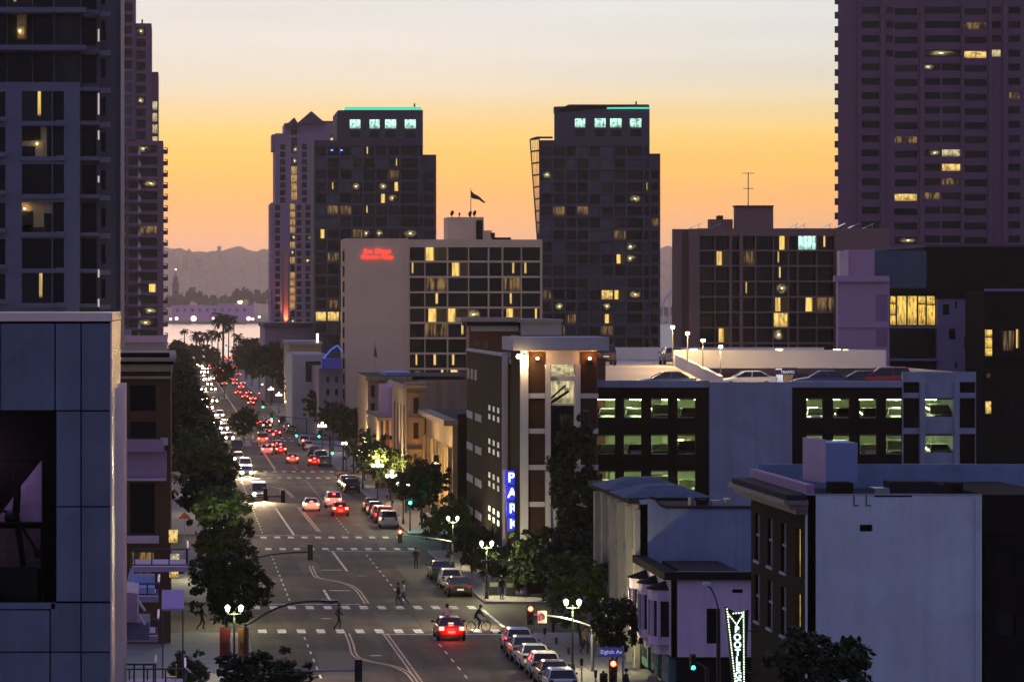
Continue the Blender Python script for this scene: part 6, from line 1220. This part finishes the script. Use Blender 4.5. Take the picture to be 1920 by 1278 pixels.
# ================================================================ vehicles
paintc = {k: mat('car_paint_' + k, c, .32, .05, 2, metal=mt, coat=.6) for k, c, mt in (('white', (.70, .70, .70), 0.), ('silver', (.45, .46, .48), .6), ('black', (.015, .015, .017), 0), ('grey', (.12, .12, .13), .5), ('red', (.30, .02, .02), .1), ('blue', (.03, .05, .14), .2), ('gold', (.40, .34, .22), .4), ('green', (.05, .10, .05), .2))}
cgl = mat('car_glass', (.012, .013, .016), .06, 0, spec=.6); tyre = mat('tyre_rubber', (.012, .012, .012), .9, 0); rim_ = mat('wheel_rim', (.4, .4, .42), .35, 0, metal=.8); trim = mat('car_trim', (.02, .02, .02), .6, 0)
hon = mat('headlight_on', (1, 1, .9), .3, 0, emit=(1, .80, .48), es=60.); ton = mat('tail_light_on', (.5, .02, .02), .3, 0, emit=(1, .06, .035), es=24.); hoff = mat('headlight_off', (.6, .6, .6), .15, 0, metal=.4); toff = mat('tail_light_off', (.22, .015, .015), .25, 0); plm = mat('number_plate', (.7, .7, .68), .5, 0)
# stations from rear to front: (y, half width, bottom, shoulder height)
KINDS = {'sedan': ([(-2.32, .74, .42, .80), (-2.22, .84, .28, .94), (-1.6, .89, .22, .98), (-.6, .91, .20, .96), (.7, .91, .20, .94), (1.5, .88, .22, .84), (2.1, .82, .28, .74), (2.3, .68, .38, .62)], (-1.75, 1.05, -1.05, .25, 1.44, .80, .60)),
         'suv': ([(-2.25, .80, .46, .98), (-2.18, .88, .34, 1.08), (-1.5, .93, .30, 1.10), (-.5, .94, .28, 1.08), (.8, .94, .28, 1.06), (1.5, .91, .30, 1.00), (2.1, .86, .36, .90), (2.28, .74, .46, .76)], (-2.15, 1.15, -1.85, .35, 1.74, .84, .70)),
         'van': ([(-2.6, .88, .46, 1.15), (-2.55, .94, .36, 1.22), (-1.5, .97, .32, 1.22), (0, .98, .32, 1.2), (1.2, .97, .32, 1.15), (1.9, .93, .36, 1.05), (2.4, .86, .42, .92), (2.55, .76, .5, .8)], (-2.54, 1.75, -2.45, 1.0, 2.05, .92, .82)),
         'hatch': ([(-1.98, .74, .42, .88), (-1.9, .82, .30, .98), (-1.3, .86, .24, 1.0), (-.4, .88, .22, .97), (.6, .88, .22, .94), (1.3, .85, .24, .86), (1.85, .78, .30, .76), (2.02, .64, .40, .64)], (-1.86, 1.0, -1.45, .2, 1.48, .78, .62))}
CM = {}
def car_meshes(kind, col):
    key = (kind, col)
    if key in CM: return CM[key]
    st_, (yb, yf, ytb, ytf, zr, wb, wt_) = KINDS[kind]; P = {}
    if kind not in CM:
        b = MB(); prof = []
        for y, w_, z0, z1 in st_: m_ = (z0 + z1) / 2; prof.append([(-w_ * .86, y, z0), (-w_, y, z0 + .14), (-w_, y, m_ + .1), (-w_ * .95, y, z1 - .03), (-w_ * .8, y, z1 + .02), (0, y, z1 + .045), (w_ * .8, y, z1 + .02), (w_ * .95, y, z1 - .03), (w_, y, m_ + .1), (w_, y, z0 + .14), (w_ * .86, y, z0)])
        n = len(prof[0]); b.add([p for s in prof for p in s], [(i * n + j, i * n + j + 1, (i + 1) * n + j + 1, (i + 1) * n + j) for i in range(len(prof) - 1) for j in range(n - 1)] + [tuple(range(n - 1, -1, -1)), tuple((len(prof) - 1) * n + j for j in range(n))] + [((i + 1) * n, i * n, i * n + n - 1, (i + 1) * n + n - 1) for i in range(len(prof) - 1)])
        zb = st_[3][3] - .02; g = MB(); yb2, yf2 = yb, yf
        B = [(-wb, yb2, zb + .04), (wb, yb2, zb + .04), (wb, yf2, zb), (-wb, yf2, zb)]; T_ = [(-wt_, ytb, zr - .04), (wt_, ytb, zr - .04), (wt_, ytf, zr - .06), (-wt_, ytf, zr - .06)]; g.add(B + T_, [(0, 1, 5, 4), (1, 2, 6, 5), (2, 3, 7, 6), (3, 0, 4, 7)])
        rf = MB(); rf.add([(-wt_ - .03, ytb - .06, zr - .05), (wt_ + .03, ytb - .06, zr - .05), (wt_ + .03, ytf + .06, zr - .07), (-wt_ - .03, ytf + .06, zr - .07), (-wt_ * .8, ytb + .1, zr + .02), (wt_ * .8, ytb + .1, zr + .02), (wt_ * .8, ytf - .12, zr), (-wt_ * .8, ytf - .12, zr)], [(0, 1, 5, 4), (1, 2, 6, 5), (2, 3, 7, 6), (3, 0, 4, 7), (4, 5, 6, 7), (3, 2, 1, 0)])
        for i in range(4): rf.tube(B[i], T_[i], .055, .045, 5, False)
        for s in (-1, 1): ym = (ytb + ytf) / 2 + .1; rf.tube((s * (wb + .005), ym, zb), (s * (wt_ + .01), ym - .05, zr - .05), .045, .04, 5, False)
        wy = (st_[2][0] + .15, st_[5][0] - .1) if kind != 'hatch' else (-1.25, 1.28); rw = .32 if kind in ('sedan', 'hatch') else .37
        CM[kind] = (b, g.mesh('car_windows', cgl), rf, wy, rw, MB().tube((-.11, 0, 0), (.11, 0, 0), rw, rw, 16).mesh('tyre', tyre), MB().tube((-.118, 0, 0), (.118, 0, 0), rw * .62, rw * .62, 10).mesh('rim', rim_),
            MB().box(-.13, .13, -.03, .03, -.07, .07).mesh('headlight', hoff), MB().ball((0, 0, 0), .20, 10, 7).mesh('headlight_lit', hon), MB().box(-.12, .12, -.03, .03, -.10, .10).mesh('tail_light', toff), MB().box(-.15, .15, -.05, .03, -.10, .11).mesh('tail_light_lit', ton), MB().box(-.24, .24, -.02, .02, -.06, .06).mesh('number_plate', plm), MB().box(-.09, .09, -.07, .07, -.06, .06).mesh('mirror', trim), MB().box(-.42, .42, -.03, .03, -.07, .07).mesh('grille', trim))
    b, g, rf = CM[kind][:3]; CM[key] = (b.mesh('car_body', paintc[col], smooth=False), g, rf.mesh('car_roof', paintc[col])) + CM[kind][3:]; return CM[key]
def car(label, kind, col, X, D, away=True, state='off', z=None, rz=None, group=None, light=0, name='car', tilt=0.):
    bm_, g, rf, wy, rw, ty, rm, hl, hll, tl_, tll, pl_, mi, gr = car_meshes(kind, col); st_ = KINDS[kind][0]
    t = thing(name, label, 'car' if kind != 'van' else 'van', (X, D, gd(D) if z is None else z), (0 if away else math.pi) if rz is None else rz, group)
    put('body', bm_, t); put('window_glass', g, t); put('roof', rf, t)
    for y in wy:
        for s in (-1, 1): w_ = put('wheel', ty, t, (s * (st_[3][1] - .10), y, rw)); put('rim', rm, w_)
    yf, yb = st_[-1][0], st_[0][0]; zf, zb = st_[-2][3] - .13, st_[1][3] - .12
    for s in (-1, 1):
        put('headlight', hll if state == 'head' else hl, t, (s * .60, yf - .06, zf)); put('tail_light', tll if state == 'tail' else tl_, t, (s * .64, yb + .0, zb)); put('mirror', mi, t, (s * (st_[3][1] + .1), KINDS[kind][1][1] - .25, st_[3][3] + .08))
    put('number_plate', pl_, t, (0, yb - .03, zb - .22)); put('grille', gr, t, (0, yf + .0, zf - .12))
    if state == 'tail' and kind in ('suv', 'sedan', 'hatch'): put('brake_light', tll, t, (0, KINDS[kind][1][0] + .15, KINDS[kind][1][4] - .2 if kind == 'suv' else st_[3][3] + .14), (0, 0, 0), (1.0, 1, .25))
    if light and state == 'head':
        for s in (-1, 1):
            l = bpy.data.lights.new('headlight_beam', 'SPOT'); l.energy = light; l.color = (1, .72, .38); l.spot_size = R(62); l.spot_blend = .7; l.shadow_soft_size = .1; q_ = bpy.data.objects.new('headlight_beam', l); C.objects.link(q_); q_.parent = t; q_.location = (s * .6, yf + .15, zf); q_.rotation_euler = (R(83), 0, 0)
    if light and state == 'tail':
        l = bpy.data.lights.new('tail_light_glow', 'POINT'); l.energy = light; l.color = (1, .05, .03); l.shadow_soft_size = .3; q_ = bpy.data.objects.new('tail_light_glow', l); C.objects.link(q_); q_.parent = t; q_.location = (0, yb - .5, zb - .1)
    return t
NM = {'sedan': 'saloon car', 'suv': 'tall estate car', 'van': 'van', 'hatch': 'hatchback'}
PX = 20.95
# parked along the right kerb
rows = [('before the near crossing', [(204.5, 'hatch', 'white'), (209.6, 'sedan', 'gold'), (214.9, 'hatch', 'white'), (220.3, 'sedan', 'white'), (225.9, 'sedan', 'silver'), (231.5, 'hatch', 'white')]),
        ('between the two near crossings', [(278.5, 'sedan', 'black'), (287, 'hatch', 'white'), (297, 'sedan', 'green'), ]),
        ('past the second crossing', [(371, 'suv', 'white'), (379.5, 'suv', 'red'), (387, 'sedan', 'silver'), (395, 'hatch', 'blue'), (403.5, 'sedan', 'grey')]),
        ('near the third crossing', [(448, 'suv', 'black'), (456, 'suv', 'grey'), (464, 'sedan', 'white'), (471, 'hatch', 'red')]),
        ('beyond the third crossing', [(530, 'sedan', 'grey'), (545, 'suv', 'black'), (552, 'hatch', 'white'), (572, 'sedan', 'blue'), (598, 'sedan', 'silver'), (618, 'suv', 'white'), (690, 'sedan', 'grey'), (706, 'hatch', 'white'), (740, 'suv', 'black')])]
for wh, lst in rows:
    for i, (D, k, c) in enumerate(lst): car('%s %s parked at the right kerb %s, %s in line' % (c, NM[k], wh, ORD[i]), k, c, PX + rnd.uniform(-.08, .08), D, True, 'off', group='cars parked at the right kerb')
rcar = car('red-lit car with a person standing through its roof, near crossing', 'sedan', 'red', gx(842, 240.5), 240.5, True, 'tail', light=85, group='cars driving away')
# driving away, brake lights on
aw_ = [(583, 957, 'sedan', 'white'), (637, 966, 'hatch', 'red'), (625, 950, 'suv', 'white'), (548, 868, 'sedan', 'gold'), (589, 872, 'sedan', 'red'), (500, 852, 'suv', 'white'), (526, 850, 'sedan', 'red'), (518, 842, 'hatch', 'grey'), (492, 833, 'van', 'gold'), (517, 818, 'sedan', 'grey'), (488, 800, 'sedan', 'red'), (500, 805, 'suv', 'black'), (503, 797, 'sedan', 'silver'),
       (446, 740, 'sedan', 'red'), (466, 741, 'hatch', 'grey'), (490, 742, 'sedan', 'red'), (448, 705, 'sedan', 'silver'), (435, 700, 'sedan', 'red'), (440, 692, 'suv', 'red'), (424, 675, 'sedan', 'red'), (432, 672, 'sedan', 'black'), (429, 684, 'sedan', 'white'), (505, 823, 'suv', 'silver'), (470, 760, 'sedan', 'black'), (455, 722, 'sedan', 'grey'), (441, 716, 'hatch', 'red'), (452, 730, 'suv', 'white'), (474, 752, 'sedan', 'silver'), (459, 748, 'sedan', 'red')]
for i, (px, py, k, c) in enumerate(aw_):
    X, D = road_pt(px, py); car('%s %s driving away with red tail lights, %s nearest of those ahead' % (c, NM[k], ORD[i]), k, c, X, D, True, 'tail', light=70 if i < 3 else (50 if i < 9 else 0), group='cars driving away')
on_ = [(486, 937, 'van', 'white'), (462, 893, 'sedan', 'silver'), (460, 882, 'suv', 'white'), (399, 783, 'sedan', 'silver'), (376, 781, 'van', 'white'), (412, 784, 'suv', 'white'), (420, 808, 'sedan', 'white'), (382, 733, 'sedan', 'white'), (400, 733, 'sedan', 'silver'), (378, 715, 'suv', 'black'), (404, 712, 'sedan', 'white'), (393, 768, 'sedan', 'black'), (444, 848, 'van', 'black'), (387, 700, 'sedan', 'white'), (384, 752, 'hatch', 'silver'), (402, 755, 'sedan', 'grey'), (392, 720, 'hatch', 'white'), (408, 797, 'hatch', 'silver'), (430, 826, 'sedan', 'grey'), (383, 690, 'hatch', 'grey'), (398, 694, 'suv', 'white'), (447, 866, 'hatch', 'white')]
for i, (px, py, k, c) in enumerate(on_):
    X, D = road_pt(px, py); X = min(max(X, 5.9), 12.3); st_ = 'off' if (k, c) == ('van', 'black') else 'head'
    car('%s %s coming up the street %s, %s nearest of the oncoming' % (c, NM[k], 'with lights off' if st_ == 'off' else 'with bright headlights', ORD[i]), k, c, X, D, False, st_, light=(4500 if i < 3 else 6500 if i < 8 else 0), group='oncoming cars')
far_ = random.Random(17); n_ = 0
for X_, aw2 in ((15.2, True), (18.6, True), (10.2, False)):
    D_ = 1190. + far_.uniform(0, 30)
    while D_ < 1880 and n_ < 28:
        k_2 = far_.choice(['sedan', 'hatch', 'suv']); c_2 = far_.choice(['white', 'silver', 'grey', 'black', 'red'])
        car('%s %s, %s car of the far %s lane near the waterfront' % (c_2, NM[k_2], ORD[n_], {15.2: 'inner outbound', 18.6: 'outer outbound', 6.6: 'outer inbound', 10.2: 'inner inbound'}[X_]), k_2, c_2, X_ + far_.uniform(-.3, .3), D_, aw2, 'tail' if aw2 else 'head', group='far traffic near the waterfront'); n_ += 1
        D_ += far_.uniform(60, 130)
# in the car park and on its deck
Dg = 285.
pk = [(0, 1140, 'sedan', 'black'), (0, 1240, 'suv', 'black'), (0, 1530, 'sedan', 'silver'), (0, 1580, 'hatch', 'black'), (0, 1680, 'sedan', 'white'), (0, 1760, 'suv', 'grey'), (1, 1625, 'sedan', 'white'), (1, 1570, 'suv', 'black'), (1, 1285, 'suv', 'black'), (1, 1755, 'hatch', 'silver'), (2, 1145, 'sedan', 'blue'), (2, 1190, 'sedan', 'blue'), (2, 1240, 'suv', 'black'), (2, 1625, 'sedan', 'silver'), (0, 1190, 'sedan', 'grey'), (0, 1290, 'hatch', 'black'), (1, 1140, 'sedan', 'grey'), (1, 1235, 'sedan', 'black'), (1, 1680, 'suv', 'black'), (0, 1630, 'hatch', 'black'), (1, 1190, 'hatch', 'silver'), (2, 1288, 'sedan', 'grey')]
pk.sort(key=lambda q_: (q_[0], q_[1]))
seen = {}
for lv, px, k, c in pk:
    nm = ['top', 'middle', 'lower'][lv]; seen[(lv, c, k)] = seen.get((lv, c, k), 0) + 1
    car('%s %s in a %s-level car park opening, %s from left' % (c, NM[k], nm, ORD[[q_[1] for q_ in pk if q_[0] == lv].index(px) if True else 0]), k, c, gx(px, Dg + 4), Dg + 4.2, True, 'off', z=ZF[lv] + .01, rz=rnd.choice([0, math.pi]) if px != 1680 else math.pi, group='cars inside the car park')
for i, (px, D, k, c, z, lb) in enumerate(((1131, 321.5, 'suv', 'black', 15.23, 'black tall car at the left end of the car park deck beside the stair tower'), (1259, 322, 'hatch', 'blue', 15.23, 'blue hatchback on the upper deck beside the ramp wall'), (1248, 297, 'sedan', 'blue', None, 'blue car roof showing over the parapet at the ramp foot'), (1400, 300, 'sedan', 'white', None, 'white car roof over the parapet left of the notice board'), (1540, 300, 'sedan', 'blue', None, 'blue car over the deck parapet right of the notice board'), (1610, 300, 'sedan', 'black', None, 'black car over the deck parapet near the canopy post'), (1655, 300, 'suv', 'red', None, 'red car over the deck parapet at its right end'))):
    car(lb, k, c, gx(px, D), D, True, 'off', z=(zd + .02) if z is None else z, rz=math.pi / 2 if z is None else 0., group='cars on the car park deck')

# ================================================================ people
skin = mat('skin', (.36, .22, .16), .6, 0); hair = mat('dark_hair', (.02, .015, .012), .6, 0)
def person(label, X, D, rz, pose, top, legs, z=None, h=1.72, group='people in the street', hold=None):
    t = thing('person', label, 'person', (X, D, gd(D) + .01 if z is None else z), rz, group); J = dict(pelvis=(0, 0, .95), waist=(0, 0, 1.10), chest=(0, .01, 1.34), neck=(0, .01, 1.47), head0=(0, .02, 1.55), head=(0, .03, 1.64), crown=(0, .02, 1.72))
    for s, n in ((-1, 'l'), (1, 'r')): J.update({n + 'sh': (s * .19, 0, 1.40), n + 'el': (s * .25, -.02, 1.13), n + 'wr': (s * .25, .07, .90), n + 'ha': (s * .24, .10, .82), n + 'hip': (s * .09, 0, .90), n + 'kn': (s * .10, .02, .49), n + 'an': (s * .10, -.02, .09), n + 'toe': (s * .11, .14, .03)})
    J.update(pose); RD = dict(pelvis=.14, waist=.125, chest=.15, neck=.055, head0=.07, head=.10, crown=.06)
    for n in 'lr': RD.update({n + 'sh': .07, n + 'el': .045, n + 'wr': .032, n + 'ha': .035, n + 'hip': .095, n + 'kn': .058, n + 'an': .042, n + 'toe': .038})
    E = [('pelvis', 'waist'), ('waist', 'chest'), ('chest', 'neck'), ('neck', 'head0'), ('head0', 'head'), ('head', 'crown')]
    for n in 'lr': E += [('chest', n + 'sh'), (n + 'sh', n + 'el'), (n + 'el', n + 'wr'), (n + 'wr', n + 'ha'), ('pelvis', n + 'hip'), (n + 'hip', n + 'kn'), (n + 'kn', n + 'an'), (n + 'an', n + 'toe')]
    ks = list(J); me = bpy.data.meshes.new('person_body'); me.from_pydata([J[k] for k in ks], [(ks.index(a), ks.index(b_)) for a, b_ in E], []); ob = bpy.data.objects.new('tmp_person', me); C.objects.link(ob)
    ob.modifiers.new('skin', 'SKIN'); ob.modifiers.new('sub', 'SUBSURF').levels = 1
    sv = me.skin_vertices[0].data
    for i, k in enumerate(ks): sv[i].radius = (RD[k], RD[k] * (.75 if k in ('chest', 'waist') else 1)); sv[i].use_root = (k == 'pelvis')
    dg = bpy.context.evaluated_depsgraph_get(); dg.update(); m2 = bpy.data.meshes.new_from_object(ob.evaluated_get(dg)); bpy.data.objects.remove(ob)
    m2.materials.clear()
    for m in (top, legs, skin, hair): m2.materials.append(m)
    nk = J['neck'][2]; hx, hy, hz2 = J['head']
    for p in m2.polygons:
        c = p.center; i = 1 if c.z < J['pelvis'][2] + .02 else 0
        if c.z > nk + .02 and (Vector(c) - Vector(J['head'])).length < .3: i = 3 if (c.z > hz2 + .03 or c.y < hy - .02) else 2
        for n in 'lr':
            if (Vector(c) - Vector(J[n + 'ha'])).length < .09: i = 2
        p.material_index = i; p.use_smooth = True
    bd = put('body', m2, t)
    for n, s in (('l', -1), ('r', 1)):       # fingers and thumb
        hp = Vector(J[n + 'ha']); dr = (hp - Vector(J[n + 'wr'])).normalized(); sd = Vector((0, 1, 0)) if abs(dr.y) < .8 else Vector((0, 0, 1)); b = MB()
        for f_ in range(4): p = hp + sd * (.022 * (f_ - 1.5)); q_ = p + dr * (.055 + .012 * (f_ in (1, 2))); b.tube(p, q_, .010, .009, 5); b.tube(q_, q_ + dr * .03 + Vector((-s * .02, 0, 0)), .009, .007, 5)
        b.tube(hp + sd * .035 - dr * .02, hp + sd * .06 + dr * .03, .011, .008, 5); b.build('fingers', skin, bd, local=True)
    b = MB(); b.ball((hx, hy - .012, hz2 + .035), .112, 10, 7); b.build('hair', hair, bd, local=True); b = MB(); b.tube((hx, hy + .085, hz2 - .0), (hx, hy + .125, hz2 - .03), .012, .02, 5); b.build('nose', skin, bd, local=True)
    for s in (-1, 1): MB().tube((s * .11, -.0 + J[('l' if s < 0 else 'r') + 'toe'][1] - .17, 0), (s * .11, J[('l' if s < 0 else 'r') + 'toe'][1] - .16, .01), .001).v
    if hold: hold(t)
    return t
WK = dict(lkn=(-.10, .16, .50), lan=(-.10, .06, .12), ltoe=(-.10, .22, .06), rkn=(.10, -.06, .50), ran=(.10, -.36, .16), rtoe=(.10, -.24, .05), lel=(-.26, -.14, 1.14), lwr=(-.25, -.10, .90), lha=(-.25, -.06, .82), rel=(.26, .08, 1.14), rwr=(.25, .26, .98), rha=(.24, .32, .93))
dk = mat('dark_clothes', (.018, .018, .02), .9, .2, 8); dk2 = mat('charcoal_clothes', (.05, .05, .055), .9, .2, 8); jean = mat('denim', (.05, .07, .13), .9, .2, 8); wsh = mat('white_shirt', (.6, .58, .6), .85, .1, 8); tan_c = mat('tan_jacket', (.28, .2, .13), .9, .1, 8)
def X_D(px, py): return road_pt(px, py)
x, d = X_D(635, 1181); person('pedestrian in dark clothes striding across the near crossing', x, d, R(-80), WK, dk, dk)
x, d = X_D(747, 1137); person('pedestrian in dark jacket on the far crossing beside another', x, d, R(80), WK, dk, dk2); x, d = X_D(757, 1134); person('pedestrian in pale top and jeans on the far crossing beside another', x, d, R(75), WK, wsh, jean)
x, d = X_D(780, 1066); person('person in dark clothes standing in the road by the right kerb', x, d, R(170), {}, dk, dk)
rp_ = rcar.location; person('person in a pale shirt standing up through the red car roof', rp_[0] - .15, rp_[1] - .35, R(10), dict(lel=(-.34, .10, 1.22), lwr=(-.30, .30, 1.16), lha=(-.28, .37, 1.16), rel=(.34, .10, 1.22), rwr=(.30, .30, 1.16), rha=(.28, .37, 1.16)), wsh, jean, z=rp_[2] + .50, group=None)
for i, (X, D, a, b_, lb) in enumerate(((23.6, 271.8, dk, jean, 'person waiting at the right corner of the far crossing'), (24.8, 227, tan_c, dk, 'person in a tan jacket on the right pavement by parked cars'), (23.9, 199, dk, dk2, 'dark figure on the right pavement near the bottom edge'), (25.2, 198, tan_c, tan_c, 'person in tan by the street-name sign'), (23.6, 330.5, dk2, jean, 'person standing near the second crossing, right pavement'), (1.6, 245, dk, dk, 'dark figure on the left pavement under the round tree'))):
    person(lb, X, D, rnd.uniform(0, 6), WK if i % 2 else {}, a, b_, z=gd(D) + .15)
# cyclist
x, d = X_D(897, 1183); t = thing('bicycle', 'bicycle ridden near the right end of the near crossing', 'bicycle', (x, d, gd(d)), R(-75), None)
def ring(cx, R_, n=18):
    b = MB(); P = [(0, cx + R_ * math.cos(6.2832 * i / n), .34 + R_ * math.sin(6.2832 * i / n)) for i in range(n + 1)]; b.path(P, .025, 5)
    for i in range(0, n, 3): b.tube((0, cx, .34), P[i], .005, .005, 4)
    return b
ring(.52, .32).build('wheel', tyre, t, local=True); ring(-.52, .32).build('wheel', tyre, t, local=True)
b = MB(); b.path([(0, -.52, .34), (0, -.12, .32), (0, .40, .82), (0, -.22, .80), (0, -.12, .32)], .02, 6); b.path([(0, -.52, .34), (0, -.22, .80)], .015, 5); b.path([(0, .52, .34), (0, .38, .95)], .02, 6); b.build('frame', G('steel'), t, local=True)
MB().box(-.09, .09, -.36, -.10, .88, .94).build('saddle', G('black'), t, local=True); MB().path([(-.28, .30, 1.02), (0, .38, .98), (.28, .30, 1.02)], .018, 6).build('handlebar', G('black'), t, local=True)
person('cyclist in dark clothes riding near the right kerb', x, d, R(-75), dict(pelvis=(0, -.22, 1.02), waist=(0, -.14, 1.16), chest=(0, .02, 1.36), neck=(0, .10, 1.48), head0=(0, .13, 1.55), head=(0, .16, 1.63), crown=(0, .16, 1.71), lsh=(-.19, .04, 1.40), rsh=(.19, .04, 1.40), lel=(-.27, .16, 1.20), rel=(.27, .16, 1.20), lwr=(-.27, .26, 1.08), rwr=(.27, .26, 1.08), lha=(-.27, .31, 1.05), rha=(.27, .31, 1.05), lhip=(-.09, -.20, .98), rhip=(.09, -.20, .98), lkn=(-.10, .16, .78), rkn=(.10, .14, .62), lan=(-.10, .02, .42), ran=(.10, -.06, .22), ltoe=(-.10, .16, .38), rtoe=(.10, .09, .18)), dk, dk2)
# cafe furniture on the left balconies
t = thing('folded_parasol', 'folded blue-white parasol on the upper left balcony', 'parasol', (gx(242, 147), 147.5, gz(1110, 147))); MB().tube((gx(242, 147), 147.5, gz(1118, 147)), (gx(246, 147), 147.5, gz(1068, 147)), .04).build('pole', G('steel'), t); MB().tube((gx(243, 147), 147.5, gz(1108, 147)), (gx(247, 147), 147.5, gz(1066, 147)), .22, .05, 9).build('cloth', mat('pale_blue_cloth', (.45, .5, .75), .8, .15, 5), t)
t = thing('sofa', 'pale blue rounded sofa on the left balcony', 'sofa', (gx(266, 148), 148, gz(1118, 148))); b = MB(); xa, xb = gx(246, 148), gx(290, 148); z0 = gz(1118, 148); b.box(xa, xb, 147.2, 148.4, z0, z0 + .42); b.build('seat', bpy.data.materials['pale_blue_cloth'], t); MB().box(xa, xb, 148.4, 148.7, z0, z0 + .85).build('backrest', bpy.data.materials['pale_blue_cloth'], t); MB().tube((xa, 147.2, z0 + .45), (xa, 148.5, z0 + .45), .16, .16, 8).build('armrest', bpy.data.materials['pale_blue_cloth'], t)
t = thing('yellow_chair', 'yellow chair on the lowest outer balcony, bottom left', 'chair', (gx(316, 152), 152, gz(1288, 152))); ym = mat('yellow_plastic', (.6, .42, .08), .5, .1); x0 = gx(310, 152); z0 = gz(1288, 152); MB().box(x0, x0 + .45, 151.6, 152.05, z0 + .42, z0 + .47).build('seat', ym, t); MB().box(x0 + .42, x0 + .47, 151.6, 152.05, z0 + .47, z0 + .95).build('backrest', ym, t)
for a, c in ((.03, 151.63), (.42, 151.63), (.03, 152.0), (.42, 152.0)): MB().tube((x0 + a, c, z0), (x0 + a, c, z0 + .42), .02).build('leg', ym, t)
t = thing('orange_parasol', 'small orange parasol on the left pavement among the trees', 'parasol', (gx(346, 305), 305, gd(305) + .13)); MB().tube((gx(346, 305), 305, gd(305) + .1), (gx(346, 305), 305, gz(962, 305)), .03).build('pole', G('steel'), t); MB().tube((gx(346, 305), 305, gz(971, 305)), (gx(346, 305), 305, gz(959, 305)), .55, .03, 9).build('canopy', mat('orange_cloth', (.75, .16, .04), .8, .1, emit=(1, .2, .05), es=.0), t)
# ================================================================ evening haze over the bay
hzm = bpy.data.materials.new('haze_air'); hzm.use_nodes = True; hn = hzm.node_tree; hn.nodes.clear()
pv = hn.nodes.new('ShaderNodeVolumePrincipled'); ho = hn.nodes.new('ShaderNodeOutputMaterial'); hn.links.new(pv.outputs[0], ho.inputs['Volume'])
pv.inputs['Color'].default_value = (1, .89, .79, 1); pv.inputs['Density'].default_value = 5.2e-5; pv.inputs['Anisotropy'].default_value = .68
hz = MB().box(-9000, 15000, -80, 18200, -14, 345).build('haze', hzm); hz['kind'] = 'stuff'
